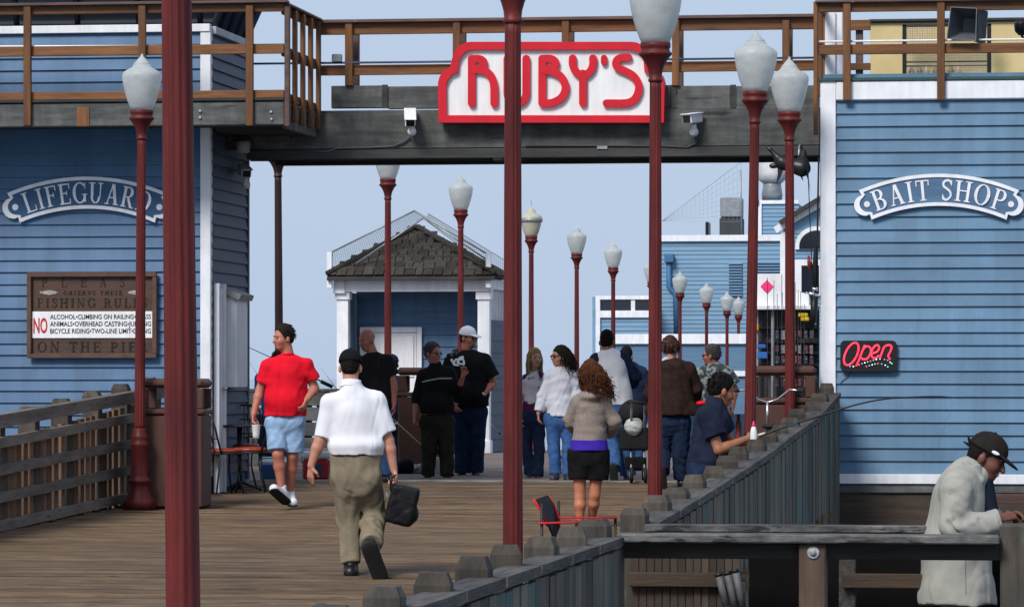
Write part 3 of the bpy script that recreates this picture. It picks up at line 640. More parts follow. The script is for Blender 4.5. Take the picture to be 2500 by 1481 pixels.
# ---------------------------------------------------------------- arched name boards
def arch_sign(label, cx, ytop, text, Y, m_in, spread, size):
    Rp = 455.0; cy = ytop + Rp + 38      # centre of the arc, photo pixels
    kx = at(cx + 1, 500, Y)[0] - at(cx, 500, Y)[0]
    def pol(a, r): return at(cx + r * math.sin(math.radians(a)), cy - r * math.cos(math.radians(a)), Y)
    rt = thing('name_board', label, 'sign', (at(cx, 500, Y)[0], Y, at(cx, 500, Y)[1]), 0, 'arched name boards on the blue walls')
    def outline(ins):
        A = 23.3 - ins * .11; ro, ri = Rp + 39 - ins, Rp - 39 + ins
        top = [pol(-A + 2 * A * k / 28, ro) for k in range(29)]
        def end(sg_):
            c0 = (sg_ * (A + .2), Rp); rr = 26 - ins * .75; pts = []
            pts.append(pol(sg_ * (A - .25), Rp + 25 - ins * .2))
            for k in range(9):
                th = math.radians(75 - 150 * k / 8)
                pts.append(pol(sg_ * (A + .1 + math.degrees(rr * math.cos(th) / Rp)), Rp + rr * math.sin(th)))
            pts.append(pol(sg_ * (A - .25), Rp - 25 + ins * .2))
            return pts
        bot = [pol(A - 2 * A * k / 28, ri) for k in range(29)]
        return top + end(1) + bot + end(-1)[::-1]
    MB().ring(outline(0), outline(8.5), Y - .075, Y - .04).build('border', m_white, rt)
    MB().prism(outline(8.0), Y - .062, Y - .042).build('panel', m_in, rt)
    tot = sum(GL[c][0] for c in text) + .10 * (len(text) - 1)
    pos = -tot / 2
    for ch in text:
        w, polys = GL[ch]
        if polys:
            mb = MB()
            for k, poly in enumerate(polys):
                q = []
                for x, y in poly:
                    u = (pos + x) * size; a = math.degrees(u / Rp) * spread
                    q.append(pol(a, Rp - 25 + y * 50))
                mb.prism(q, Y - .071 - .0004 * k, Y - .0615)
            mb.build('letter', m_white, rt)
        pos += w + .10
    for sg_ in (-1, 1):
        c0 = pol(sg_ * 22.7, Rp); n = 14
        MB().prism([(c0[0] + 7.5 * kx * math.cos(2 * math.pi * k / n), c0[1] + 7.5 * kx * math.sin(2 * math.pi * k / n)) for k in range(n)], Y - .071, Y - .0615).build('stud', m_white, rt)
arch_sign('arched blue board with white letters LIFEGUARD', 217, 433, 'LIFEGUARD', YL, M('navy_board', (.04, .105, .21), (.03, .085, .175), 5), 1.0, 41.5)
arch_sign('arched blue board with white letters BAIT SHOP', 2293, 426, 'BAIT SHOP', YB, M('slate_blue_board', (.085, .16, .265), (.06, .12, .21), 1.6, (1, 1, 8)), 1.0, 46)

# ---------------------------------------------------------------- fishing rules board
YN = YL - .035
nb = thing('rules_board', 'brown carved notice board PLEASE FISHING RULES with a white NO panel on the lifeguard wall', 'notice board', (at(228, 870, YN)[0], YN, at(228, 870, YN)[1]))
prect(MB(), 72, 384, 668, 870, YN, -.03, .0).build('board', m_signwood, nb)
for (a, b, c, d) in ((70, 385, 664, 676), (70, 385, 863, 874)): prect(MB(), a, b, c, d, YN, -.075, -.028).build('frame', m_signframe, nb)
for (a, b, c, d) in ((69.5, 80, 676.5, 862.5), (375, 386, 676.5, 862.5)): prect(MB(), a, b, c, d, YN, -.075, -.028).build('frame', m_signframe, nb)
prect(MB(), 81, 374, 760, 825, YN, -.042, -.031, .002).build('white_panel', m_cleanwhite, nb)
def carve(text, px0, px1, py0, py1, name='lettering'):
    tot = sum(GL[c][0] for c in text) + .22 * (len(text) - 1); mb = MB(); pos = 0; n = 0
    for ch in text:
        w, polys = GL[ch]
        for poly in polys:
            mb.prism([at(px0 + (pos + x) / tot * (px1 - px0), py1 + (py0 - py1) * y, YN) for x, y in poly], YN - .0335 - .0003 * (n % 20), YN - .0295); n += 1
        pos += w + .22
    mb.build(name, m_signink, nb)
def carve_wide(text, px0, px1, py0, py1):
    for k, ch in enumerate(text):
        if ch == ' ': continue
        c = px0 + (px1 - px0) * k / (len(text) - 1); w = GL[ch][0] * (py1 - py0) * .95
        carve(ch, c - w / 2, c + w / 2, py0, py1, 'letter')
carve_wide('PLEASE', 110, 348, 678, 700)
carve('OBSERVE THESE', 156, 300, 710, 719)
carve('FISHING RULES', 92, 362, 728, 750)
carve('ON THE PIER', 92, 362, 834, 858)
m_ink = M('black_lettering', (.02, .02, .022), None, 4, rough=.6, bump=0); m_rink = M('red_lettering', (.55, .015, .02), None, 4, rough=.5, bump=0)
def line(t, a, b, yb, yt, mt, bold=.006):
    x0, z0 = at(a, yb, YN); x1, _ = at(b, yb, YN); _, z1 = at(a, yt, YN)
    flat_text(t, x0, x1, z0, z1 - z0, YN - .0445, mt, nb, 'lettering', bold)
line('NO', 84, 118, 812, 776, m_rink, .02)
line('ALCOHOL\u2022CLIMBING ON RAILING\u2022GLASS', 125, 370.5, 778.5, 767.5, m_ink)
line('ANIMALS\u2022OVERHEAD CASTING\u2022JUMPING', 125, 370.5, 796, 784.5, m_ink)
line('BICYCLE RIDING\u2022TWO-LINE LIMIT\u2022DIVING', 125, 370.5, 813.5, 802, m_ink)
m_fish = M('silver_fish_paint', (.42, .40, .38), (.2, .18, .17), 30, rough=.5)
for fx, sgn in ((121, 1), (335, -1)):
    body = [(fx + sgn * x, 714 - 5.5 * math.sin(math.pi * (x + 20) / 42) ** .8 * s_) for s_ in (1,) for x in range(-18, 23, 4)] + [(fx + sgn * x, 714 + 5.5 * math.sin(math.pi * (x + 20) / 42) ** .8) for x in range(22, -19, -4)] + [(fx - sgn * 23, 720), (fx - sgn * 20, 714), (fx - sgn * 23, 708)]
    MB().prism(pp(body, YN), YN - .036, YN - .0295).build('painted_fish', m_fish, nb)
# ---------------------------------------------------------------- bait shop
XBL = at(2003, 600, YB)[0]; XBR = at(2800, 600, YB)[0]
bs = thing('bait_shop', 'blue clapboard bait shop with white corner board at the seaward deck edge', 'building', (XBL + 1.5, YB + 1.5, 0))
zb2 = at(2250, 1156, YB)[1]; zt2 = at(2250, 245, YB)[1]
MB().box(XBL + .03, XBR, YB + .004, YB + 4.5, zb2 - .3, zt2 + .28).build('wall', m_blue, bs)
clap(bs, XBL + .15, XBR, YB, zb2, zt2 + .0, .133, m_blue)
prect(MB(), 2003, 2041, 197, 1182, YB, -.05, .09).build('corner_board', m_white, bs)
prect(MB(), 2041.5, 2800, 196, 243, YB, -.06, .02, .012).build('fascia', m_white, bs)
prect(MB(), 2000, 2800, 188, 196, YB, -.075, .2, .004).build('roof_edge', M('green_flashing', (.03, .075, .07), None, 6), bs)
prect(MB(), 2041.5, 2800, 1157, 1181, YB, -.055, .0).build('base_trim', m_white, bs)
prect(MB(), 2030, 2800, 1182, 1203, YB, -.03, .2).build('sill_beam', m_greywood, bs)
prect(MB(), 2030, 2800, 1204, 1300, YB, -.0, .3).build('sill_beam', M('brown_beam', (.075, .05, .035), (.035, .026, .02), 1.4, (1, 5, 7), .8, .3, 9), bs)
prect(MB(), 2030, 2800, 1301, 1420, YB, .05, .3).build('sill_beam', m_darkwood, bs)
prect(MB(), 2400, 2800, 1206, 1229, YB - .8, -.06, .1).build('dock_rail', M('red_brown_beam', (.12, .06, .05), (.06, .035, .03), 2, (1, 5, 7), .8, .3), bs)
# seaward post legs of the shop
for px in (2060, 2320, 2580):
    x_ = at(px, 1300, YB)[0]; tag(MB().lathe([(.17, -7.6), (.16, zb2 - .55)], 12, (x_, YB + .5, 0)).build('pier_pile', m_darkwood), 'round dark timber pile standing in the sea under the bait shop', 'pile', 'piles under the bait shop')
# roof-deck railing
rd = thing('roof_railing', 'brown stained railing of the bait shop roof deck', 'railing', (XBL + 1.5, YB, zt2))
for px in (2069, 2298, 2527, 2756): prect(MB(), px - 9.5, px + 9.5, 4, 247, YB, -.12, -.08, .006).build('post', m_railvert, rd)
prect(MB(), 1992, 2800, -1, 5, YB, -.14, .02).build('cap_rail', m_capwood, rd)
prect(MB(), 1996, 2800, 6, 27, YB, -.078, -.035).build('rail', m_railwood, rd)
prect(MB(), 2000, 2800, 107, 131, YB, -.078, -.035).build('rail', m_railwood, rd)
x_a, z_a = at(2000, 106, YB)
MB().tube([(x_a, YB - .06, z_a + .012), (XBR, YB - .06, z_a + .012)], .011, 8).build('conduit', m_cleanwhite, rd)
xs = at(1999, 100, YB)[0]
for yk in (YB - .05, YB + .75, YBR - .06):
    MB().cbox(xs - .05, xs - .005, yk - .05, yk + .05, at(2000, 330, YB)[1] if yk < YB else zt2 + .1, at(2000, 6, YB)[1]).build('post', m_railvert, rd)
for (a, b) in ((6, 27), (107, 131)): MB().cbox(xs - .0, xs + .045, YB - .03, YBR - .05, at(2000, b, YB)[1], at(2000, a, YB)[1]).build('rail', m_railwood, rd)
for px in (2098,): prect(MB(), px - 9, px + 9, 70, 200, YBR, .0, .05).build('post', m_capwood, rd)
for (a, b) in ((50, 75), (155, 172)): prect(MB(), 2060, 2126, a, b, YBR, -.05, -.004).build('rail', m_railwood, rd)
# things on the roof deck
tag(prect(MB(), 2014, 2040, 30, 195, YB + .5, 0, .16).build('white_pillar', m_white), 'square white boxed pillar on the bait shop roof, behind the railing corner', 'pillar')
tag(prect(MB(), 2040.5, 2056, 26, 196, YB + .5, .03, .13).build('upright_panel', m_white), 'narrow white upright panel beside the boxed pillar on the roof', 'panel')
YY = YBR + 1.0
yb = thing('rooftop_hut', 'yellow stucco hut on the bait shop roof deck', 'building', (at(2320, 192, YY)[0], YY, at(2320, 192, YY)[1]))
prect(MB(), 2124, 2800, 52, 215, YY, 0, 2.0, .01).build('wall', m_yellow, yb)
prect(MB(), 2120, 2810, 44, 51.5, YY, -.05, 2.0, .01).build('roof_edge', m_darkwood, yb)
cg = thing('wire_cage', 'dark framed wire-mesh cage against the yellow hut', 'cage', (at(2310, 190, YY)[0], YY - .3, at(2310, 190, YY)[1]))
for (a, b, c, d) in ((2203, 2213, 60, 196), (2410, 2420, 58, 196)): prect(MB(), a, b, c, d, YY - .35, 0, .05).build('post', m_black, cg)
prect(MB(), 2203, 2420, 57, 65, YY - .35, 0, .05).build('top_bar', m_darkwood, cg)
mesh_ = MB()
for px in range(2216, 2410, 6):
    x_, z0 = at(px, 195, YY - .33); _, z1 = at(px, 66, YY - .33); mesh_.tube([(x_, YY - .33, z0), (x_, YY - .33, z1)], .0022, 3, caps=False)
for py in range(70, 195, 6):
    x0, z0 = at(2213, py, YY - .335); x1, z1 = at(2410, py, YY - .335); mesh_.tube([(x0, YY - .335, z0), (x1, YY - .335, z1)], .0022, 3, caps=False)
mesh_.build('wire_mesh', m_steel, cg, kind='stuff')
for py in (152, 162): 
    x0, z0 = at(2213, py, YY - .3); x1, _ = at(2410, py, YY - .3); MB().tube([(x0, YY - .3, z0), (x1, YY - .3, z0)], .008, 6).build('shelf_bar', m_black, cg)
for k, px in enumerate((2225, 2245, 2262, 2285, 2302, 2322, 2340)):
    x_, z_ = at(px, 191, YY - .18); h = .12
    tag(MB().lathe([(.035, 0), (.036, h * .65), (.02, h * .8), (.018, h)], 12, (x_, YY - .18, at(2300, 215, YY)[1] + .1)).build('jar', M('amber_jar' if k % 2 else 'pale_jar', (.30, .2, .08) if k % 2 else (.6, .5, .3), None, 8, rough=.3)), 'small jar standing in the wire cage on the roof', 'jar', 'jars in the rooftop cage')
# loudspeaker horn
xh, zh = at(2352, 62, YB)
sp = thing('loudspeaker', 'grey square horn loudspeaker on the roof railing', 'loudspeaker', (xh, YB, zh))
sw = at(2353, 62, YB)[0] - at(2352, 62, YB)[0]
def sx(px): return at(px, 60, YB)[0]
def sz(py): return at(2350, py, YB)[1]
f0 = [(sx(2322), sz(20)), (sx(2386), sz(24)), (sx(2384), sz(104)), (sx(2312), sz(98))]
b0 = [(sx(2352), sz(42)), (sx(2378), sz(44)), (sx(2377), sz(76)), (sx(2350), sz(74))]
mb = MB(); mb.add([(x, YB - .16, z) for x, z in f0] + [(x, YB + .12, z) for x, z in b0], [(0, 1, 5, 4), (1, 2, 6, 5), (2, 3, 7, 6), (3, 0, 4, 7), (4, 5, 6, 7)])
mb.build('horn', M('dull_grey_plastic', (.11, .115, .13), (.08, .085, .10), 4, rough=.5), sp)
MB().ring([(x, z) for x, z in f0], [(x + (xh - x) * .05, z + (zh - z) * .05) for x, z in f0], YB - .18, YB - .155).build('rim', M('grey_rim', (.16, .165, .18), None, 4), sp)
mb = MB(); quad8(mb, [(sx(2388), YB - .12, sz(26)), (sx(2411), YB + .1, sz(26)), (sx(2404), YB + .1, sz(106)), (sx(2386), YB - .12, sz(104))], [(sx(2380), YB + .13, sz(30)), (sx(2411), YB + .3, sz(26)), (sx(2404), YB + .3, sz(106)), (sx(2378), YB + .13, sz(100))]); mb.build('side_box', M('dark_grey_plastic', (.045, .05, .06), None, 4), sp)
MB().tube([(sx(2300), YB - .04, sz(60)), (sx(2345), YB + .13, sz(58))], .02, 8).build('bracket', m_steel, sp)
xf, zf2 = at(2494, 75, YB + .3)
fl_ = thing('floodlight', 'small dark floodlight at the far end of the roof railing', 'floodlight', (xf, YB + .3, zf2))
MB().lathe([(.03, 0), (.07, .04), (.08, .12), (.06, .15)], 14, (xf, YB + .3, zf2 - .05)).build('head', m_black, fl_)
MB().tube([(xf, YB + .3, zf2 - .05), (xf + .1, YB + .3, zf2 - .2), (xf + .1, YB + .3, zt2 + .2)], .015, 6).build('stem', m_black, fl_)

# open sign: lit
YO = YB - .04
og = thing('open_sign', 'black lit sign with glowing red script Open on the bait shop wall', 'sign', (at(2122, 905, YO)[0], YO, at(2122, 905, YO)[1]))
def rr(px0, px1, py0, py1, r=12, n=5):
    pts = []
    for cx_, cy_, a in ((px1 - r, py0 + r, 0), (px1 - r, py1 - r, -90), (px0 + r, py1 - r, -180), (px0 + r, py0 + r, -270)):
        for k in range(n + 1):
            th = math.radians(90 + a - 90 * k / n); pts.append((cx_ + r * math.cos(th), cy_ - r * math.sin(th)))
    return pp(pts, YO)
MB().prism(rr(2052, 2190, 831, 906), YO - .05, YO + .0).build('board', m_black, og)
m_neon = M('red_neon', (1.0, .03, .06), (1.0, .02, .05), 3, rough=.4, bump=0, emit=1.2)
def op(pts): return [(at(x, y, YO)[0], YO - .056, at(x, y, YO)[1]) for x, y in pts]
el_ = [(2079 + 20 * math.cos(a) * .82 - 12 * math.sin(a) * -.62, 863.5 - 27 * math.sin(a) * 1.0 - 4 * math.cos(a)) for a in np.linspace(0, 2 * math.pi, 24, endpoint=False)]
MB().tube(op(el_), .0095, 6, closed=True).build('letter_o', m_neon, og)
MB().tube(op(smooth_path([(2112, 842), (2104, 862), (2098, 878), (2091, 893)], 4)), .0095, 6).build('letter_p', m_neon, og)
MB().tube(op(smooth_path([(2106, 856), (2114, 846), (2124, 847), (2127, 858), (2120, 873), (2110, 877), (2102, 873)], 4)), .0095, 6).build('letter_p', m_neon, og)
MB().tube(op(smooth_path([(2131, 862), (2142, 858), (2147, 849), (2143, 842), (2134, 847), (2128, 860), (2130, 871), (2138, 874), (2147, 867)], 4)), .0095, 6).build('letter_e', m_neon, og)
MB().tube(op(smooth_path([(2149, 873), (2155, 857), (2160, 846), (2170, 842), (2177, 845), (2175, 856), (2169, 868), (2174, 877)], 4)), .0095, 6).build('letter_n', m_neon, og)
for k, (x, y) in enumerate([(2076, 894), (2084, 894), (2091, 892), (2098, 890), (2105, 887), (2112, 885), (2119, 883), (2126, 881), (2133, 879), (2140, 877), (2149, 876), (2160, 877), (2168, 879), (2174, 884), (2178, 887), (2116, 894), (2123, 892), (2130, 890), (2137, 888), (2144, 887), (2153, 888), (2162, 891), (2168, 895)]):
    cc = [(.2, .4, 1), (.9, 1, .9), (.1, .9, .5), (1, .15, .15)][k % 4]
    p = op([(x, y)])[0]; MB().lathe([(.003, -.004), (.0075, 0), (.003, .004)], 6, p).build('light_bead', M('bead_%d' % (k % 4), cc, cc, 3, bump=0, emit=1.0), og)
xw = op([(2078, 906), (2068, 920), (2052, 934)]); MB().tube([(a, YB - .036, c) for a, b, c in xw], .004, 5).build('power_lead', m_black, og)

# ---------------------------------------------------------------- tackle display by the shop corner
YT, XT0 = 43.0, at(1842, 800, 43.0)[0]; XT1 = at(1998, 800, 43.0)[0]
g_t = ground(YT)
tr = thing('tackle_rack', 'grey display stand of fishing tackle with a white shelf top, beside the bait shop corner', 'display rack', ((XT0 + XT1) / 2, YT, g_t))
m_rack = M('grey_rack_paint', (.30, .31, .32), (.2, .21, .22), 5)
prect(MB(), 1846, 1998, 756, 1120, YT, .12, .16).build('back_panel', M('dark_pegboard', (.055, .052, .055), (.035, .033, .035), 8, spots=(40, .6, (.12, .10, .11))), tr)
prect(MB(), 1834, 1998, 746, 756, YT, -.12, .2).build('shelf_top', m_white, tr)
for px in (1848, 1887, 1930): prect(MB(), px - 4, px + 4, 757, 1150, YT, -.03, .02).build('upright', m_rack, tr)
for k, py in enumerate((800, 835, 862, 890)): prect(MB(), 1850, 1995, py, py + 3, YT, .0, .119).build('hook_bar', m_black, tr)
tag(prect(MB(), 1842, 1908, 668, 746, YT, .05, .12).build('white_crate', m_white), 'white panel box with a pink diamond tag standing on the tackle shelf', 'box')
dc = [(1872 + r * math.cos(math.radians(a)), 699 + r * math.sin(math.radians(a))) for a, r in [(k * 15, 17 if k % 6 == 0 else (15 - abs((k % 6) - 3) * .0 - (2.2 if k % 2 else 0.6))) for k in range(24)]]
tag(MB().prism(pp([(1872 + (x - 1872) * .9, y) for x, y in [(1872, 681), (1876, 687), (1880, 690), (1884, 694), (1890, 699), (1884, 704), (1880, 709), (1876, 712), (1872, 718), (1868, 712), (1863, 709), (1859, 704), (1854, 699), (1859, 694), (1863, 690), (1868, 687)]], YT), YT + .043, YT + .049).build('price_tag', M('hot_pink_card', (.85, .03, .18), None, 5, bump=0)), 'hot pink diamond price tag on the white box', 'tag')
prect(MB(), 1910, 1975, 714, 746, YT, .06, .14).build('white_tray', m_white); tag(C.objects[-1], 'low white tray on the tackle shelf beside the tagged box', 'tray')
packs = [(1850, 840, 22, 11, (.03, .12, .42), 'blue'), (1850, 859, 26, 17, (.03, .10, .45), 'blue'), (1846, 792, 8, 16, (.75, .25, .02), 'orange'), (1950, 764, 24, 10, (.75, .5, .02), 'yellow'), (1955, 774, 22, 10, (.65, .42, .02), 'yellow')]
for px, py, w, h, c, nm in packs:
    prect(MB(), px, px + w, py, py + h, YT, -.09, -.035, .01).build('tackle_pack', M('pack_' + nm, c, None, 9, rough=.4)); o = C.objects[-1]
    tag(o, '%s %s tackle pack hanging on the display stand' % ('lower' if py in (859, 774) else 'upper', nm), 'pack', 'tackle packs on the stand')
cols = [(.12, .05, .09), (.08, .08, .12), (.25, .22, .22), (.05, .06, .12), (.2, .05, .06), (.3, .3, .32), (.16, .14, .10)]
k = 0
for py in (806, 842, 868, 897, 925):
    for px in range(1893, 1990, 14):
        c = cols[rng.randrange(len(cols))]; h = rng.uniform(16, 24)
        prect(MB(), px, px + rng.uniform(8, 11), py, py + h, YT, -.02, -.004, .004).build('lure_card', M('card_%d' % cols.index(c), c, tuple(v * .4 for v in c), 60, rough=.35, spots=(70, .62, (.55, .5, .5))))
        tag(C.objects[-1], 'small lure card hooked in rows on the tackle stand', 'lure card', 'lure cards on the stand'); k += 1
for k, (px, py0, py1) in enumerate(((1876, 678, 930), (1892, 684, 930), (1900, 718, 930), (1911, 712, 935), (1944, 690, 940), (1951, 708, 940), (1957, 712, 940), (1966, 742, 940))):
    x0, z0 = at(px + rng.uniform(-3, 3), py1, YT); x1, z1 = at(px, py0, YT)
    rt = thing('display_rod', 'thin dark fishing rod standing upright before the tackle stand', 'fishing rod', (x0, YT - .15, g_t), 0, 'rods before the tackle stand')
    MB().tube([(x0, YT - .15, g_t + .02), (x1, YT - .15, z1)], [.007, .003], 6).build('blank', m_black, rt)
    MB().tube([(x0, YT - .15, g_t + .02), (x0 + (x1 - x0) * .15, YT - .15, g_t + .35)], .013, 6).build('grip', m_rubber, rt)
# gear hung at the shop corner
def hung(name, label, pts, mat, r):
    tag(MB().tube([(at(x, y, YB - .1)[0], YB - .1, at(x, y, YB - .1)[1]) for x, y in pts], r, 7).build(name, mat), label, 'fishing gear')
hung('hanging_rod', 'dark rod hung upright on the bait shop corner board', [(1999, 385), (1997, 480), (1995, 620), (1996, 720)], m_black, .01)
hung('hanging_line', 'thin cord hanging down from the dark fish before the shop corner', [(1972, 400), (1976, 500), (1980, 600), (1984, 690)], m_black, .005)
hung('red_lure', 'long red lure hanging by the shop corner', [(1974, 624), (1976, 645), (1978, 662)], M('red_lure_paint', (.35, .02, .03), None, 9, rough=.3), [.012, .024, .008])
hung('hanging_net_bag', 'dark bundle of gear hanging at the shop corner', [(1991, 600), (1988, 660), (1990, 712)], m_rubber, [.012, .028, .02])
hung('white_lure', 'pointed white lure hanging below the reels at the corner', [(1988, 762), (1988, 780), (1988, 792)], m_cleanwhite, [.006, .014, .022])
rl = thing('hanging_reel', 'bright fishing reel hung on the shop corner', 'reel', (at(1985, 718, YB - .12)[0], YB - .12, at(1985, 718, YB)[1]))
for (px, py, r) in ((1990, 706, .028), (1982, 718, .035)):
    x_, z_ = at(px, py, YB - .12); mb = MB(); mb.lathe([(r * .5, -.03), (r, -.02), (r * .6, 0), (r, .02), (r * .5, .03)], 14); mb.v = [(x_ + v[2], YB - .12 + v[0], z_ + v[1]) for v in mb.v]; mb.build('spool', m_chrome, rl)
MB().tube([(at(x, y, YB - .12)[0], YB - .12, at(x, y, YB - .12)[1]) for x, y in ((1998, 718), (1980, 720), (1970, 714), (1964, 716))], .009, 6).build('handle', m_chrome, rl)
hung('dark_gear_bag', 'black tapering gear sleeve below the reel at the corner', [(1988, 722), (1987, 770), (1986, 800)], m_black, [.045, .035, .02])
for px, py, r, mt, nm in ((1986, 922, .034, M('blue_float', (.03, .16, .30), None, 5, rough=.3), 'blue'), (1984, 942, .03, M('red_float', (.45, .07, .04), None, 5, rough=.3), 'red')):
    x_, z_ = at(px, py, YB - .1)
    tag(MB().lathe([(.004, -r), (r * .7, -r * .7), (r, 0), (r * .7, r * .7), (.004, r)], 16, (x_, YB - .1, z_)).build('net_float', mt), '%s round float at the foot of the white corner board' % nm, 'float')

# ---------------------------------------------------------------- kiosk with shingle roof
YK = 66.6
kx0, kx1 = at(822, 900, YK)[0], at(1196, 900, YK)[0]; gk = ground(YK) + .0
kz = lambda py: at(1000, py, YK)[1]
ko = thing('kiosk', 'small white-posted kiosk with blue walls and brown shingle hip roof', 'kiosk', ((kx0 + kx1) / 2, YK + 1.3, gk))
KD = 2.6
for px in ((822, 850), (1166, 1195)):
    prect(MB(), px[0], px[1], 716, 1200, YK, 0, .2).build('column', m_white, ko)
    prect(MB(), px[0] - 4, px[1] + 4, 712, 731, YK, -.03, .23).build('capital', m_white, ko)
    x0, x1 = at(px[0] - 3, 1100, YK)[0], at(px[1] + 3, 1100, YK)[0]
    MB().cbox(x0, x1, YK - .03, YK + .23, gk, gk + .22).build('plinth', m_white, ko)
prect(MB(), 816, 1200, 677, 711.5, YK, -.06, .22).build('beam', m_white, ko)
prect(MB(), 816, 844, 680, 716, YK, -.09, -.061).build('beam_end', m_white, ko)
MB().cbox(kx0 + .18, kx1 - .2, YK + .9, YK + 1.0, gk, kz(690)).build('back_wall', m_blue, ko)
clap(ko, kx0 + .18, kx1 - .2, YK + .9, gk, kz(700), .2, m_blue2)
MB().cbox(kx1 - .15, kx1 - .02, YK + .22, YK + KD, gk, kz(780)).build('side_wall', m_shade_side, ko)
clapx(ko, kx1 - .02, YK + .22, YK + KD, gk + .02, kz(800), .2, m_shade_side, .02)
MB().cbox(kx0, kx0 + .15, YK + .22, YK + KD, gk, kz(712)).build('side_wall', m_blue, ko)
MB().cbox(kx1 - .13, kx1 - .0, YK + .23, YK + KD, kz(705), kz(680)).build('side_beam', m_white, ko)
for k in range(12):
    yk = YK + .3 + k * .19; MB().cbox(kx1 - .08, kx1 - .045, yk, yk + .05, kz(780), kz(706)).build('baluster', m_white, ko)
kdp = (881, 1030)
dr = prect(MB(), 892, 1018, 812, 1190, YK + .88, -.05, .0).build('door', m_white, ko)
for (a, b, c, d) in ((880, 891, 798, 1180), (1019, 1031, 798, 1180), (891.5, 1018.5, 798, 811)): prect(MB(), a, b, c, d, YK + .88, -.075, -.02).build('door_frame', m_white, dr)
prect(MB(), 905, 1010, 820, 920, YK + .82, -.012, .0).build('door_panel', m_cleanwhite, dr)
# roof
ex0, ex1, ey0, ey1 = kx0 - .12, kx1 + .12, YK - .25, YK + KD + .1
zeave = kz(675); ax, az = at(1018, 560, YK + .8); ay0, ay1 = YK + .85, YK + KD - .85
rf = MB(); rf.add([(ex0, ey0, zeave), (ex1, ey0, zeave), (ex1, ey1, zeave), (ex0, ey1, zeave), (ax, ay0, az), (ax, ay1, az)], [(0, 1, 4), (1, 2, 5, 4), (2, 3, 5), (3, 0, 4, 5), (0, 3, 2, 1)])
roof = rf.build('roof', M('roof_felt', (.04, .036, .033), None, 5), ko)
sw_, sh_ = .17, .03
sm = MB().cbox(-.08, .08, -.006, .012, 0, 1.0, .004).mesh('shingle'); sm.materials.append(m_shingle)
def shingle_face(pA, pB, pC, pD, rows):   # eave A-B, top D-C
    A, B, Cc, Dd = map(Vector, (pA, pB, pC, pD)); nrm = (B - A).cross(Dd - A).normalized()
    for r in range(rows):
        t0, t1 = r / rows, (r + 1) / rows
        e0, e1 = A.lerp(Dd, t0), B.lerp(Cc, t0); up = (A.lerp(B, .5).lerp(Dd.lerp(Cc, .5), t1) - A.lerp(B, .5).lerp(Dd.lerp(Cc, .5), t0)); u = (e1 - e0); L_ = u.length
        if L_ < .1: continue
        u.normalize(); x = rng.uniform(-.08, 0); upn = up.normalized(); h = up.length * 1.35
        while x < L_:
            w = rng.uniform(.12, .2); x0, x1 = max(0, x), min(L_, x + w - .012)
            if x1 - x0 > .05:
                s_ = (x0 + x1) / 2; p = e0 + u * s_ + nrm * (.03 + rng.uniform(0, .012)) - upn * rng.uniform(0, .02)
                o = put('shingle', sm, None, roof)
                nn = (upn.cross(u)).normalized()
                nn = -nn if nn.dot(nrm) > 0 else nn     # box -y side faces out
                yv = nn; tilt = Matrix.Rotation(-.05, 3, u)
                Mx = Matrix((u * ((x1 - x0) / .16), yv, upn * h)).transposed().to_4x4(); Mx.translation = p
                o.matrix_basis = Mx
            x += w
shingle_face((ex0, ey0, zeave), (ex1, ey0, zeave), (ax, ay0, az), (ax, ay0, az), 8)
shingle_face((ex1, ey0, zeave), (ex1, ey1, zeave), (ax, ay1, az), (ax, ay0, az), 8)
MB().tube([(ex0, ey0 - .02, zeave + .05), (ax, ay0, az + .05)], .05, 5).build('hip_ridge', m_shingle, roof)
MB().tube([(ex1, ey0 - .02, zeave + .05), (ax, ay0, az + .05)], .05, 5).build('hip_ridge', m_shingle, roof)
MB().cbox(ex0, ex1, ey0 - .02, ey0 + .03, zeave - .07, zeave - .004).build('gutter', m_darkwood, roof)
# bird net on white stays
nt_ = thing('bird_net', 'thin dark bird netting stretched over the kiosk roof on white stays', 'netting', (ax, YK, kz(680)))
for (px0, px1, y0_, y1_) in ((803, 815, 616, 704), (1190, 1202, 614, 703)): prect(MB(), px0, px1, y0_, y1_, YK, -.2, -.1).build('stay', m_white, nt_)
net = MB()
def netpanel(a, b, c, d, n1, n2):     # a-b lower edge, d-c upper edge (photo pixels on the net's plane)
    a, b, c, d = [Vector((at(p[0], p[1], YK + p[2])[0], YK + p[2], at(p[0], p[1], YK + p[2])[1])) for p in (a, b, c, d)]
    for i in range(n1 + 1):
        t = i / n1; net.tube([a.lerp(b, t), d.lerp(c, t)], .0022, 3, caps=False)
    for j in range(n2 + 1):
        t = j / n2; net.tube([a.lerp(d, t), b.lerp(c, t)], .0022 if 0 < j < n2 else .006, 3, caps=False)
netpanel((818, 668, -.15), (1036, 533, .3), (1014, 515, .3), (812, 616, -.15), 44, 12)
netpanel((1036, 535, .3), (1240, 690, -.15), (1240, 640, -.15), (1046, 522, .3), 44, 9)
net.build('mesh', m_black, nt_, kind='stuff')
for (p, q) in (((1012, 514), (1195, 622)), ((1040, 534), (1200, 640)), ((812, 616), (1014, 515)), ((870, 645), (1036, 533))):
    MB().tube([(at(p[0], p[1], YK)[0], YK - .1, at(p[0], p[1], YK)[1]), (at(q[0], q[1], YK)[0], YK - .1, at(q[0], q[1], YK)[1])], .016, 5).build('net_bar', m_steel, nt_)

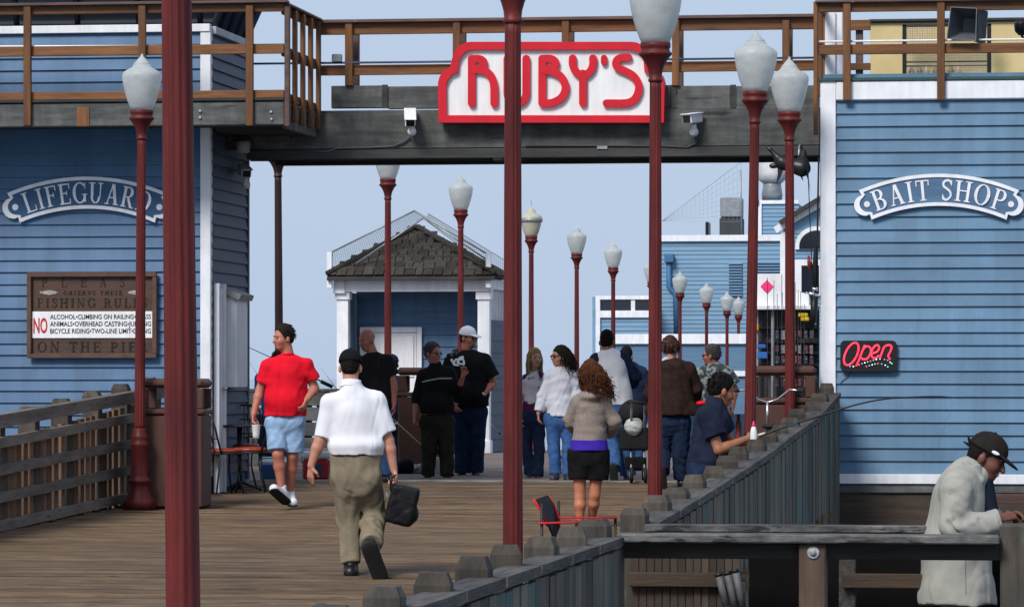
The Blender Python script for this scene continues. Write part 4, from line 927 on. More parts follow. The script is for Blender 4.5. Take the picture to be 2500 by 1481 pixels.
# ---------------------------------------------------------------- the restaurant at the pier's end
YR = 124.0
rs = thing('restaurant', 'pale blue clapboard restaurant with white parapet at the end of the pier', 'building', (at(1760, 1000, YR)[0], YR + 5, ground(YR)))
rz = lambda py: at(1700, py, YR)[1]
def rx(px): return at(px, 700, YR)[0]
gr = ground(YR) - .3
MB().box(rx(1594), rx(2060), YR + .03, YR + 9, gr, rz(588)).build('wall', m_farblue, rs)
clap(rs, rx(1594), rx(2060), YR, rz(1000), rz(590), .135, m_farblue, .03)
prect(MB(), 1591, 1912, 574, 589, YR, -.12, .1).build('parapet', m_white, rs)
MB().box(rx(1460), rx(1600), YR - 1.5, YR + 6, gr, rz(726)).build('wing_wall', m_farblue, rs)
YW = YR - 1.55
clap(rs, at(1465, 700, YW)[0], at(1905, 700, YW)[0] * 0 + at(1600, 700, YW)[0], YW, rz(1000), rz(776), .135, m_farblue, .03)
prect(MB(), 1455, 1600, 722, 731, YW, -.1, .02).build('wing_trim', m_white, rs)
prect(MB(), 1455, 1600, 758, 775, YW, -.1, .02).build('wing_trim', m_white, rs)
prect(MB(), 1455, 1466, 722, 1000, YW, -.11, .02).build('corner_board', m_white, rs)
for (a, b) in ((1468, 1541), (1551, 1600)): prect(MB(), a, b, 731, 758, YW, -.03, .0).build('window', m_glass, rs)
prect(MB(), 1541, 1551, 731, 758, YW, -.06, .0).build('mullion', m_white, rs)
prect(MB(), 1470, 1860, 815, 839, YW - .3, -.1, .0).build('band', m_white, rs)
prect(MB(), 1470, 1860, 839, 1010, YW - .3, .0, .3).build('lower_wall', M('grey_blue_wall', (.10, .19, .30), (.08, .15, .24), 1, (1, 1, 9), .6, .1), rs)
prect(MB(), 1470, 1860, 905, 918, YW - .3, -.1, -.005).build('band', m_white, rs)
lou = prect(MB(), 1780, 1812, 642, 725, YR, -.05, -.02).build('louvre', M('louvre_shadow', (.05, .10, .18), None, 3), rs)
lo2 = prect(MB(), 1846, 1906, 640, 672, YR, -.05, -.02).build('louvre', M('louvre_shadow', (.05, .10, .18)), rs)
for base, (a, b, c, d) in ((lou, (1780, 1812, 642, 725)), (lo2, (1846, 1906, 640, 672))):
    for py in range(c, d, 7): prect(MB(), a, b, py, py + 3, YR, -.09, -.051, .002).build('slat', m_farblue, base)
MB().tube([(rx(1634), YR - .12, rz(628)), (rx(1634), YR - .12, rz(700)), (rx(1650), YR - .12, rz(716)), (rx(1652), YR - .12, rz(820))], .08, 8).build('duct', M('duct_blue', (.05, .15, .30), None, 3), rs)
MB().cbox(rx(1624), rx(1646), YR - .3, YR - .04, rz(640), rz(620)).build('duct_hood', M('duct_blue', (.05, .15, .30)), rs)
def unit(name, label, px0, px1, py0, py1, mat, extra=None):
    o = prect(MB(), px0, px1, py0, py1, YR + 1.5, 0, .9, .03).build(name, mat); tag(o, label, 'roof unit'); return o
vu = thing('rooftop_vent', 'grey metal vent box on a dark stand on the restaurant roof', 'roof unit', (at(1784, 578, YR + 1.5)[0], YR + 1.9, at(1784, 578, YR + 1.5)[1]))
prect(MB(), 1758, 1810, 482, 530, YR + 1.5, 0, .9, .03).build('duct_box', m_steel, vu)
prect(MB(), 1756, 1812, 531, 578, YR + 1.5, .05, .85, .03).build('stand', M('dark_unit', (.05, .05, .055), None, 5), vu)
unit('roof_flue', 'short dark flue pipe on the restaurant roof edge', 1722, 1729, 541, 578, m_black)
tw = thing('stair_tower', 'small blue clapboard roof tower with white trim on the restaurant', 'building', (at(1880, 570, YR + 1)[0], YR + 1, rz(570)))
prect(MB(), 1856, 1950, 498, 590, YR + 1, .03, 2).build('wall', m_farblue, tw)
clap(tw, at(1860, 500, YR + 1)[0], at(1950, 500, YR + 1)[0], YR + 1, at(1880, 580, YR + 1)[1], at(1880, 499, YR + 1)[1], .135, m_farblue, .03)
prect(MB(), 1850, 1950, 489, 498, YR + 1, -.08, .1).build('trim', m_white, tw)
prect(MB(), 1850, 1860, 498, 585, YR + 1, -.08, .02).build('corner_board', m_white, tw)
ef = thing('exhaust_fan', 'round grey kitchen exhaust fan on top of the roof tower', 'fan', (at(1885, 490, YR + 2)[0], YR + 2, at(1885, 490, YR + 2)[1]))
fx, fz = at(1885, 489, YR + 2); kf = (at(1886, 489, YR + 2)[0] - fx)
MB().lathe([(24 * kf, 0), (26 * kf, 12 * kf), (22 * kf, 36 * kf), (22 * kf, 42 * kf)], 18, (fx, YR + 2, fz)).build('curb', m_steel, ef)
MB().lathe([(24 * kf, 42 * kf), (33 * kf, 50 * kf), (34 * kf, 66 * kf), (30 * kf, 72 * kf), (28 * kf, 92 * kf), (18 * kf, 100 * kf), (3 * kf, 102 * kf)], 20, (fx, YR + 2, fz)).build('hood', M('pale_metal', (.5, .5, .5), (.35, .35, .36), 2), ef)
tag(MB().tube([(at(1811, 575, YR + 1)[0], YR + 1, at(1811, 575, YR + 1)[1]), (at(1808, 415, YR + 1)[0], YR + 1, at(1808, 415, YR + 1)[1])], .03, 6).build('antenna_mast', m_steel), 'thin mast on the restaurant roof beside the vent box', 'mast')
tag(MB().tube([(at(1850, 500, YR + 1)[0], YR + .9, at(1850, 500, YR + 1)[1]), (at(1846, 385, YR + 1)[0], YR + .9, at(1846, 385, YR + 1)[1])], .05, 6).build('vent_pipe', m_steel), 'pale vent pipe rising from the corner of the roof tower', 'pipe')
nn_ = MB()
for k in range(20):
    t = k / 19; a = at(1615 + 195 * t, 541 - 8 * math.sin(t * 3) - 0 * t, YR + 1.2); b = at(1615 + 195 * t, 540 - 145 * t, YR + 1.2)
    nn_.tube([(a[0], YR + 1.2, a[1]), (b[0], YR + 1.2, b[1])], .004, 3, caps=False)
for k in range(9):
    t = k / 8; a = at(1615, 540, YR + 1.2); b = at(1810, 541 - 146 * t, YR + 1.2); nn_.tube([(a[0], YR + 1.2, a[1]), (b[0], YR + 1.2, b[1])], .004 if k < 8 else .010, 3, caps=False)
tag(nn_.build('roof_net', M('thin_net', (.38, .42, .50), None, 3)), 'faint triangular net stretched over the restaurant roof', 'netting', None, 'stuff')
# gabled wing nearer than the restaurant
YG = 96.0
gw = thing('gabled_wing', 'blue gabled wing with white raking trim and arched window behind the shop corner', 'building', (at(1960, 900, YG)[0], YG + 3, ground(YG)))
gp = pp([(1912, 1010), (1912, 552), (2080, 445), (2260, 552), (2260, 1010)], YG)
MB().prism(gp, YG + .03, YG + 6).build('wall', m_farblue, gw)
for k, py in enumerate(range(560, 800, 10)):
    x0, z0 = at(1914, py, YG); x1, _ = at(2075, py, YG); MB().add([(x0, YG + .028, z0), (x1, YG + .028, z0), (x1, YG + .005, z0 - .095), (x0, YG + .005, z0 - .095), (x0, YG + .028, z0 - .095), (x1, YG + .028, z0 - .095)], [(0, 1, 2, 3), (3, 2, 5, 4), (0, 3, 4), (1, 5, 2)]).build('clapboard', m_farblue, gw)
def bar(p, q, w, name, mat, d0=-.1, d1=.0):
    MB().prism(stroke([at(*p, YG), at(*q, YG)], w, False), YG + d0, YG + d1).build(name, mat, gw)
bar((1893, 562), (2080, 452), .16, 'raking_trim', m_white, -.12, -.002); bar((1905, 545), (2080, 438), .10, 'roof_edge', m_darkwood, -.3, .3)
prect(MB(), 1905, 1922, 566, 715, YG, -.06, -.003).build('corner_board', m_white, gw)
aw = [(1942, 609), (1942, 600)] + [(1995 - 53 * math.cos(math.radians(a)), 600 - 48 * math.sin(math.radians(a))) for a in range(10, 175, 12)] + [(2048, 600), (2048, 609)]
MB().prism(pp(aw, YG), YG - .05, YG - .001).build('window_frame', m_white, gw)
MB().prism(pp([(1995 + (x - 1995) * .82, 604 + (y - 604) * .80) for x, y in aw], YG), YG - .06, YG - .0505).build('window', m_glass, gw)
prect(MB(), 1941, 2010, 634, 722, YG, -.05, -.001).build('window_frame', m_white, gw)
prect(MB(), 1957, 2000, 648, 716, YG, -.06, -.051, .002).build('window', m_glass, gw)
# ---------------------------------------------------------------- people: bodies and clothes grown from joints
def vec(*a): return np.array(a, dtype=np.float32)
def nrm(v): v = np.asarray(v, np.float32); return v / max(1e-9, float(np.linalg.norm(v)))
class Blob:
    def __init__(s): s.p = []; s.cuts = []
    def cap(s, a, b, ra, rb, k=.02, sq=None, flat=(0, 0), sub=False): s.p.append(('c', np.asarray(a, np.float32), np.asarray(b, np.float32), ra, rb, k, sq, flat, sub)); return s
    def ell(s, c, R, rad, k=.02, sub=False): s.p.append(('e', np.asarray(c, np.float32), np.asarray(R, np.float32), rad, k, sub)); return s
    def rbox(s, c, R, half, r, k=.01, sub=False): s.p.append(('b', np.asarray(c, np.float32), np.asarray(R, np.float32), half, r, k, sub)); return s
    def cut(s, n, p): n = nrm(n); s.cuts.append((n, float(np.dot(n, p)))); return s
    def mesh(s, name, h=.01, wrinkle=0.0, wl=.12, seed=1, wdir=None):
        lo = np.full(3, 1e9); hi = np.full(3, -1e9); bb = []
        for q in s.p:
            if q[0] == 'c': r = max(q[3], q[4]) + q[5] * .3 + .012; l = np.minimum(q[1], q[2]) - r; u = np.maximum(q[1], q[2]) + r; sub = q[8]
            elif q[0] == 'e': r = max(q[3]) + q[4] * .3 + .012; l = q[1] - r; u = q[1] + r; sub = q[5]
            else: r = float(np.linalg.norm(q[3])) + q[4] + .012; l = q[1] - r; u = q[1] + r; sub = q[6]
            bb.append((l, u))
            if not sub: lo = np.minimum(lo, l); hi = np.maximum(hi, u)
        lo -= 2 * h; hi += 2 * h
        n = np.ceil((hi - lo) / h).astype(int) + 1
        ax = [(lo[i] + h * np.arange(n[i])).astype(np.float32) for i in range(3)]
        F = np.full(tuple(n), .15, np.float32)
        for q, (l, u) in zip(s.p, bb):
            i0 = np.clip(np.floor((l - lo) / h).astype(int) - 1, 0, n - 1); i1 = np.clip(np.ceil((u - lo) / h).astype(int) + 2, 1, n)
            if (i1 <= i0).any(): continue
            sl = tuple(slice(i0[i], i1[i]) for i in range(3))
            X = ax[0][sl[0]][:, None, None]; Y = ax[1][sl[1]][None, :, None]; Z = ax[2][sl[2]][None, None, :]
            if q[0] == 'c':
                _, a, b, ra, rb, k, sq, flat, sub = q
                d = b - a; L2 = float(d @ d) + 1e-12; L = math.sqrt(L2)
                px, py, pz_ = X - a[0], Y - a[1], Z - a[2]
                t = (px * d[0] + py * d[1] + pz_ * d[2]) / L2; tc = np.clip(t, 0, 1)
                qx, qy, qz = px - tc * d[0], py - tc * d[1], pz_ - tc * d[2]
                if sq is not None:
                    nv, fct = nrm(sq[0]), sq[1]; w = (qx * nv[0] + qy * nv[1] + qz * nv[2]) * (1 / fct - 1)
                    qx, qy, qz = qx + w * nv[0], qy + w * nv[1], qz + w * nv[2]
                D = np.sqrt(qx * qx + qy * qy + qz * qz) - (ra + (rb - ra) * tc)
                if sq is not None: D = D * (.5 + .5 * min(1, sq[1]))
                if flat[0]: D = np.maximum(D, -t * L)
                if flat[1]: D = np.maximum(D, (t - 1) * L)
            elif q[0] == 'e':
                _, c, R, rad, k, sub = q
                px, py, pz_ = X - c[0], Y - c[1], Z - c[2]
                e = [px * R[i][0] + py * R[i][1] + pz_ * R[i][2] for i in range(3)]
                k0 = np.sqrt(sum((e[i] / rad[i]) ** 2 for i in range(3))); k1 = np.sqrt(sum((e[i] / rad[i] ** 2) ** 2 for i in range(3))) + 1e-9
                D = k0 * (k0 - 1) / k1
            else:
                _, c, R, half, r, k, sub = q
                px, py, pz_ = X - c[0], Y - c[1], Z - c[2]
                e = [np.abs(px * R[i][0] + py * R[i][1] + pz_ * R[i][2]) - half[i] for i in range(3)]
                D = np.sqrt(sum(np.maximum(v, 0) ** 2 for v in e)) + np.minimum(np.maximum(np.maximum(e[0], e[1]), e[2]), 0) - r
            f = F[sl]
            if sub:
                D = -D; hh = np.maximum(k - np.abs(f - D), 0) / k; F[sl] = np.maximum(f, D) + hh * hh * k * .25
            else:
                hh = np.maximum(k - np.abs(f - D), 0) / k; F[sl] = np.minimum(f, D) - hh * hh * k * .25
        for nv, c in s.cuts:
            F = np.maximum(F, ax[0][:, None, None] * nv[0] + ax[1][None, :, None] * nv[1] + ax[2][None, None, :] * nv[2] - c)
        if wrinkle:
            m = np.argwhere(np.abs(F) < .03); P = lo + m * h; r = np.random.RandomState(seed); acc = np.zeros(len(P))
            for o in range(7):
                dv = r.normal(size=3)
                if wdir is not None: dv = dv * np.array(wdir)
                dv = dv / np.linalg.norm(dv) * (2 * math.pi / (wl * r.uniform(.5, 1.6)))
                ph = P @ dv + r.uniform(0, 6.3) + 1.3 * np.sin(P @ (r.normal(size=3) * 9))
                acc += (np.sin(ph) * .6 + (.6 - 1.2 * np.abs(np.sin(ph * .5 + o)) ** .6)) * np.abs(np.sin(ph * .23 + o))
            F[m[:, 0], m[:, 1], m[:, 2]] += (acc * wrinkle / 2.2).astype(np.float32)
        return nets(F, lo, h, name)
def nets(F, lo, h, name):
    S_ = F < 0; nx, ny, nz = F.shape
    cnt = np.zeros((nx - 1, ny - 1, nz - 1), np.int8)
    for a in (0, 1):
        for b in (0, 1):
            for c in (0, 1): cnt += S_[a:nx - 1 + a, b:ny - 1 + b, c:nz - 1 + c]
    act = np.argwhere((cnt > 0) & (cnt < 8)); idx = np.full(cnt.shape, -1, np.int64); idx[tuple(act.T)] = np.arange(len(act))
    acc = np.zeros((len(act), 3)); num = np.zeros(len(act))
    cor = [(a, b, c) for a in (0, 1) for b in (0, 1) for c in (0, 1)]
    i, j, k = act.T
    for p in range(8):
        for q in range(p + 1, 8):
            dif = [abs(cor[p][t] - cor[q][t]) for t in range(3)]
            if sum(dif) != 1: continue
            f0 = F[i + cor[p][0], j + cor[p][1], k + cor[p][2]]; f1 = F[i + cor[q][0], j + cor[q][1], k + cor[q][2]]
            m = (f0 < 0) != (f1 < 0); t = np.where(m, f0 / np.where(m, f0 - f1, 1), 0)
            pt = np.array(cor[p]) + t[:, None] * (np.array(cor[q]) - np.array(cor[p])); acc += pt * m[:, None]; num += m
    Vt = lo + (act + acc / num[:, None]) * h
    Q = []
    for axis in range(3):
        a = [slice(None)] * 3; b = [slice(None)] * 3; a[axis] = slice(0, -1); b[axis] = slice(1, None)
        ch = S_[tuple(a)] != S_[tuple(b)]; e = np.argwhere(ch); o1, o2 = (axis + 1) % 3, (axis + 2) % 3
        e = e[(e[:, o1] > 0) & (e[:, o2] > 0) & (e[:, o1] < F.shape[o1] - 1) & (e[:, o2] < F.shape[o2] - 1)]
        if not len(e): continue
        def c(d1, d2):
            g = e.copy(); g[:, o1] -= d1; g[:, o2] -= d2; return idx[g[:, 0], g[:, 1], g[:, 2]]
        qd = np.stack([c(1, 1), c(0, 1), c(0, 0), c(1, 0)], 1); ins = S_[tuple(e.T)]
        qd[~ins] = qd[~ins][:, ::-1]; Q.append(qd)
    Q = np.concatenate(Q); me = bpy.data.meshes.new(name)
    me.vertices.add(len(Vt)); me.vertices.foreach_set('co', Vt.astype(np.float32).ravel())
    me.loops.add(Q.size); me.loops.foreach_set('vertex_index', Q.ravel().astype(np.int32))
    me.polygons.add(len(Q)); me.polygons.foreach_set('loop_start', np.arange(0, Q.size, 4, dtype=np.int32)); me.polygons.foreach_set('loop_total', np.full(len(Q), 4, np.int32))
    me.polygons.foreach_set('use_smooth', np.ones(len(Q), bool)); me.update(calc_edges=True); me.validate(); return me

def cloth(name, c, c2=None, scale=40, **kw): return M(name, c, c2 or tuple(v * .8 for v in c), scale, rough=kw.pop('rough', .9), bump=kw.pop('bump', .25), bscale=kw.pop('bscale', 350), spec=.08, bdist=.002, **kw)
def skin(name, c): return M(name, c, (c[0] * .86, c[1] * .78, c[2] * .76), 14, rough=.5, bump=.1, bscale=200, spec=.35, bdist=.001)
sk_fair = skin('fair_skin', (.50, .24, .165)); sk_red = skin('ruddy_skin', (.46, .175, .12)); sk_tan = skin('tanned_skin', (.30, .125, .065)); sk_dark = skin('brown_skin', (.14, .055, .032)); sk_pale = skin('pale_skin', (.56, .30, .22))
h_dark = M('dark_hair', (.03, .022, .018), (.012, .009, .008), 90, (1, 1, .2), rough=.7, spec=.06, bump=.5, bscale=160); h_grey = M('grey_hair', (.085, .08, .075), (.04, .037, .035), 90, (1, 1, .2), rough=.7, spec=.06, bump=.5, bscale=160)
h_brown = M('auburn_hair', (.105, .038, .018), (.038, .013, .008), 40, (1, 1, .3), rough=.7, spec=.06, bump=.3, bscale=160); h_blond = M('blond_hair', (.42, .25, .10), (.22, .12, .045), 40, (1, 1, .2), rough=.7, spec=.06, bump=.3, bscale=160)
h_black = M('black_hair', (.012, .010, .010), (.006, .005, .005), 90, (1, 1, .2), rough=.7, spec=.06, bump=.5, bscale=160); h_cbrown = M('chestnut_hair', (.085, .038, .022), (.035, .015, .01), 60, (1, 1, .3), rough=.55, bump=.4, bscale=160)
m_eye = M('socket_shade', (.02, .014, .012), None, 4, rough=.2, bump=0); m_lens = M('sunglass_lens', (.008, .008, .009), None, 4, rough=.1, bump=0, spec=.7); m_lip = M('lip_tone', (.34, .10, .085), None, 4, rough=.5, bump=0)  # eyes dark all over: shade of the sockets put into their colour

def basis(f, up=(0, 0, 1)):
    f = nrm(f); r = nrm(np.cross(f, nrm(up))); u = np.cross(r, f); return r, f, u     # right, forward, up
class Person:
    def __init__(s, label, px0, D, group=None, lift=0.0, gz=None):
        X, Y = atD(px0, D); s.D = D; s.s = FPX / D; s.px0 = px0
        s.g = (ground(Y) if gz is None else gz) + lift; s.yg = HY + (CAMZ - s.g) * s.s
        s.rt = thing('person', label, 'person', (X, Y, s.g), YAW, group)
        s.h = .0085 if D < 42 else .0105
        s.body = Blob(); s.n = 0
    def J(s, px, py, y=0.0): return vec((px - s.px0) / s.s, y, (s.yg - py) / s.s)
    def add(s, name, blob, mat, h=None, **kw):
        s.n += 1; me = blob.mesh(name, h or s.h, seed=s.n * 7 + int(s.px0), **kw); return put(name, me, mat, s.rt, local=True)
    def addmesh(s, name, mb, mat): return put(name, mb.mesh(name), mat, s.rt, local=True)
    # head: c = centre, f = facing
    def head(s, c, f, neck, mat_hair=None, style='short', size=1.0, glasses=None, up=(0, 0, 1), beard=None, brow=None):
        s.hc, s.hs = np.asarray(c, np.float32), size; r, f, u = basis(f, up); s.hb = (r, f, u); B = s.body; R = np.stack([r, f, u])
        P = lambda a, b, cc: s.hc + (r * a + f * b + u * cc) * size
        s.P = P; z = size
        B.ell(P(0, -.012, .030), R, (.074 * z, .094 * z, .088 * z), .03)
        B.ell(P(0, .030, -.035), R, (.061 * z, .064 * z, .086 * z), .03)
        B.ell(P(0, .055, -.092), R, (.034 * z, .032 * z, .026 * z), .03)
        B.cap(P(0, .090, .004), P(0, .111, -.036), .009 * z, .0135 * z, .012)
        B.cap(P(-.036, .080, .016), P(.036, .080, .016), .012 * z, .012 * z, .012)
        B.ell(P(.034, .052, -.035), R, (.03 * z, .035 * z, .03 * z), .02); B.ell(P(-.034, .052, -.035), R, (.03 * z, .035 * z, .03 * z), .02)
        for a in (-1, 1):
            B.ell(P(a * .031, .099, -.006), R, (.017 * z, .014 * z, .010 * z), .008, sub=True)
            B.ell(P(a * .079, -.010, -.022), R, (.012 * z, .021 * z, .032 * z), .006)
        B.cap(P(-.018, .088, -.066), P(.018, .088, -.066), .009 * z, .009 * z, .008)
        B.cap(neck, P(0, -.02, -.06), .060 * z, .055 * z, .03)
        mb = MB()
        for a in (-1, 1):
            e = Blob().ell(P(a * .031, .084, -.006), R, (.0105 * z, .008 * z, .0055 * z), .004); s.add('eye', e, m_eye, .003)
        hm = brow or mat_hair
        if hm:
            for a in (-1, 1): s.add('eyebrow', Blob().cap(P(a * .016, .094, .019), P(a * .046, .080, .020), .0055 * z, .0045 * z, .004), hm, .004)
        s.add('lips', Blob().cap(P(-.02, .092, -.0665), P(.02, .092, -.0665), .006 * z, .006 * z, .004, sq=(f, 1)), m_lip, .004)
        if glasses:
            g = Blob()
            for a in (-1, 1): g.ell(P(a * .034, .097, -.004), R, (.027 * z, .007 * z, .019 * z), .004)
            g.cap(P(-.012, .1, .002), P(.012, .1, .002), .004, .004, .004)
            for a in (-1, 1): g.cap(P(a * .06, .09, .003), P(a * .08, -.01, .0), .004, .004, .004)
            s.add('glasses', g, glasses, .0045)
        if mat_hair and style in ('short', 'crop'):
            th = .013 if style == 'short' else .006
            H_ = Blob().ell(P(0, -.012, .034), R, ((.073 + th * .55) * z, (.094 + th * .8) * z, (.088 + th * 1.2) * z), .02)
            H_.ell(P(0, -.05, -.02), R, ((.060 + th * .4) * z, (.050 + th * .5) * z, (.058) * z), .02)
            H_.cut(.90 * f - .44 * u, P(0, .066, .080)); H_.cut(-u + .25 * f, P(0, -.05, -.062)); s.add('hair', H_, mat_hair, .005, wrinkle=.0022, wl=.02)
            if style == 'short': s.fuzz(mat_hair, th)
        if beard: s.add('beard', Blob().ell(P(0, .06, -.088), R, (.040 * z, .036 * z, .030 * z), .01), beard, .006)
    def fuzz(s, mat, th, n=420, seed=4):
        r, f, u = s.hb; z = s.hs; rg = np.random.RandomState(seed + int(s.px0)); mb = MB()
        for i in range(n):
            d = rg.normal(size=3); d /= np.linalg.norm(d)
            l = np.array([d[0] * (.073 + th * .5), -.012 + d[1] * (.094 + th * .7), .034 + d[2] * (.088 + th * 1.1)])
            if .90 * (l[1] - .066) - .44 * (l[2] - .080) > -.004 or l[2] < -.055 - .25 * (l[1] + .05) * -1: continue
            o = nrm(r * d[0] + f * d[1] + u * d[2]); g = nrm(-f * .5 - u * .35 + r * rg.normal() * .35 + f * rg.normal() * .4); p = s.P(*l)
            L = rg.uniform(.018, .032) * z; mb.tube([p - o * .003, p + o * .005 + g * L * .5, p + o * .004 + g * L], [.0042, .0036, .0012], 3)
        if mb.v: put('hair_tufts', mb.mesh('hair_tufts'), mat, s.rt, local=True)
    def cap_hat(s, mat, brim=True, back=False, mat2=None, tilt=0.0):
        r, f, u = s.hb; z = s.hs; P = s.P; R = np.stack([r, f, u])
        H_ = Blob().ell(P(0, -.010, .036), R, (.088 * z, .108 * z, .096 * z), .02); H_.cut(-u - .12 * f, P(0, .0, .022)); s.add('cap', H_, mat, .006, wrinkle=.0015, wl=.06)
        s.add('cap_button', Blob().ell(P(0, -.012, .133), R, (.009, .009, .006), .003), mat, .004)
        if brim:
            d = -1 if back else 1; f2 = nrm(f - u * .28); u2 = np.cross(r, f2)
            Bm = Blob().ell(P(0, d * .098, .026), np.stack([r, f2, u2]), (.074 * z, .085 * z, .011 * z), .01); s.add('cap_brim', Bm, mat2 or mat, .005)
    def strands(s, mat, n=150, length=.3, r0=.008, curl=.03, drift=(0, 0, 0), seed=3, fmin=-1.0, cutf=.45, vol=1.0, nseg=9):
        r, f, u = s.hb; P = s.P; rg = np.random.RandomState(seed); mb = MB(); z = s.hs
        base = Blob().ell(P(0, -.018, .032), np.stack([r, f, u]), (.083 * z, .100 * z, .097 * z), .02); base.cut(.80 * f - .6 * u, P(0, .072, .056)); hair = s.add('hair', base, mat, .007, wrinkle=.005, wl=.03)
        dr = np.asarray(drift, float)
        for i in range(n):
            th = rg.uniform(0, 2 * math.pi); el = math.asin(rg.uniform(-.25, 1)); d = np.array([math.cos(el) * math.cos(th), math.cos(el) * math.sin(th), math.sin(el)])
            if d[1] > cutf and d[2] < .75: continue
            p = np.array(P(d[0] * .08, -.018 + d[1] * .098, .032 + d[2] * .094)); out = r * d[0] + f * d[1] * .9
            pts = []; L = length * rg.uniform(.65, 1.1); ph = rg.uniform(0, 6.3); cu = curl * rg.uniform(.5, 1.3); a1 = nrm(rg.normal(size=3)); a2 = nrm(rg.normal(size=3)); tw = rg.uniform(9, 16)
            for k in range(nseg):
                t = k / (nseg - 1); q = p + out * (.035 * vol * math.sin(min(1, t * 1.6) * math.pi * .62)) - np.array([0, 0, 1.0]) * L * t * (.35 + .65 * t) + dr * t * t * rg.uniform(.6, 1.3) + (a1 * math.sin(tw * t + ph) + a2 * math.cos(tw * t * .8 + ph)) * cu * t
                pts.append(q)
            mb.tube(pts, [r0 * (1 - .75 * (k / (nseg - 1)) ** 2) for k in range(nseg)], 4)
        if mb.v: put('hair_locks', mb.mesh('hair_locks'), mat, s.rt, local=True)
    def hand(s, w, d, pn, side=1, curl=.5, z=1.0, thumb=1.0):
        # w wrist, d direction of the fingers, pn palm normal (the way fingers curl), side: which way the thumb points
        d = nrm(d); pn = nrm(pn - np.dot(pn, d) * d); sd = nrm(np.cross(d, pn)) * side; B = s.body
        B.cap(w + d * .02, w + d * .075 * z, .030 * z, .036 * z, .015, sq=(pn, .45))
        for i, (o, ln) in enumerate(((.029, .072), (.010, .082), (-.010, .077), (-.028, .060))):
            k0 = w + d * .085 * z + sd * o * z; c1 = curl * (.9 + .12 * i); p = k0; dd = d
            a0 = 0
            for sg_, fr, rr_ in ((0, .45, .0105), (1, .32, .0095), (2, .23, .0085)):
                a0 += c1; dd = d * math.cos(a0) + pn * math.sin(a0); q = p + dd * ln * fr * z; B.cap(p, q, rr_ * z, (rr_ - .001) * z, .004); p = q
        t0 = w + d * .028 * z + sd * .026 * z; t1 = t0 + (d * .5 + sd * .75 + pn * .25 * thumb) * .042 * z; t2 = t1 + (d * .85 + sd * .1 + pn * .45 * thumb) * .036 * z
        B.cap(t0, t1, .015 * z, .012 * z, .012); B.cap(t1, t2, .011 * z, .009 * z, .004)
    def arm(s, sh, el, wr, g=1.0):
        B = s.body; sh = sh + vec(0, 0, -.034); B.cap(sh, el, .050 * g, .039 * g, .02); m = el + (wr - el) * .28; B.cap(el, m, .038 * g, .040 * g, .02); B.cap(m, wr, .040 * g, .026 * g, .02)
    def leg(s, hp, kn, an, g=1.0, f=(0, 1, 0)):
        B = s.body; B.cap(hp, kn, .082 * g, .054 * g, .02); m = kn + (an - kn) * .32 - np.asarray(f) * .012; B.cap(kn, m, .051 * g, .056 * g, .02); B.cap(m, an, .055 * g, .034 * g, .02)
    def torso(s, L, R, HL, HR, f, g=1.0):
        B = s.body; f = nrm(f); cs = (L + R) / 2; ch = (HL + HR) / 2; hw = float(np.linalg.norm(R - L)) / 2
        B.cap(L + vec(0, 0, -.04), R + vec(0, 0, -.04), .055 * g, .055 * g, .03); B.cap(cs - (cs - ch) * .25, ch + (cs - ch) * .2, hw * .80, hw * .68, .03, sq=(f, .68)); B.cap(HL, HR, .095 * g, .095 * g, .03)
    def shirt(s, L, R, HL, HR, f, hem, g=1.0, sleeves=(), rc=None, rw=None, rh=None, depth=.70, belly=None, collar=None):
        b = Blob(); f = nrm(f); cs = (L + R) / 2; ch = (HL + HR) / 2; hw = float(np.linalg.norm(R - L)) / 2; ax = cs - ch
        rc = rc or hw * .90 * g; rw = rw or hw * .84 * g; rh = rh or hw * .9 * g
        
        dn = vec(0, 0, -.034); nt_p = cs + nrm(ax) * .012
        for q_ in (L, R): b.cap(nt_p, q_ + dn, .072, .066, .04)
        b.cap(cs - ax * .22, ch + ax * .35, rc, rw, .04, sq=(f, depth)); b.cap(ch + ax * .35, ch - ax * .10, rw, rh, .04, sq=(f, depth + .06))
        if belly: b.ell(*belly)
        if collar is not None: b.cap(cs + (collar - cs) * .5, collar, .078, .064, .02, flat=(0, 1))
        for (a, e, ra, rb) in sleeves: b.cap(a + (dn if (a is L or a is R) else 0), e, ra * (.85 if (a is L or a is R) else .95), rb * .88, .03, flat=(0, 1))
        if hem is not None: b.cut((0, 0, -1), (0, 0, hem))
        return b
    def shoe(s, an, d, up=(0, 0, 1), z=1.0, mat=None, sole=None, w=.042):
        d = nrm(d); up = nrm(np.asarray(up, np.float32) - np.dot(up, d) * d); b = Blob()
        hl = an - d * .045 * z - up * .048 * z; to = an + d * .155 * z - up * .056 * z
        b.cap(hl, to, w * z, (w - .003) * z, .02); b.cap(an - up * .03, an + up * .015, .045 * z, .043 * z, .02); b.cap(an - up * .02 + d * .01, to + up * .0, .042 * z, .03 * z, .02)
        b.cut(-up, an - up * .083 * z); s.add('shoe', b, mat, .007)
        q = Blob().cap(an - d * .05 * z - up * .088 * z, to - up * .03 * z + d * .003, (w + .004) * z, (w + .002) * z, .01, sq=(up, .3)); s.add('sole', q, sole or m_rubber, .007)
    def done(s, mat): return s.add('body', s.body, mat)
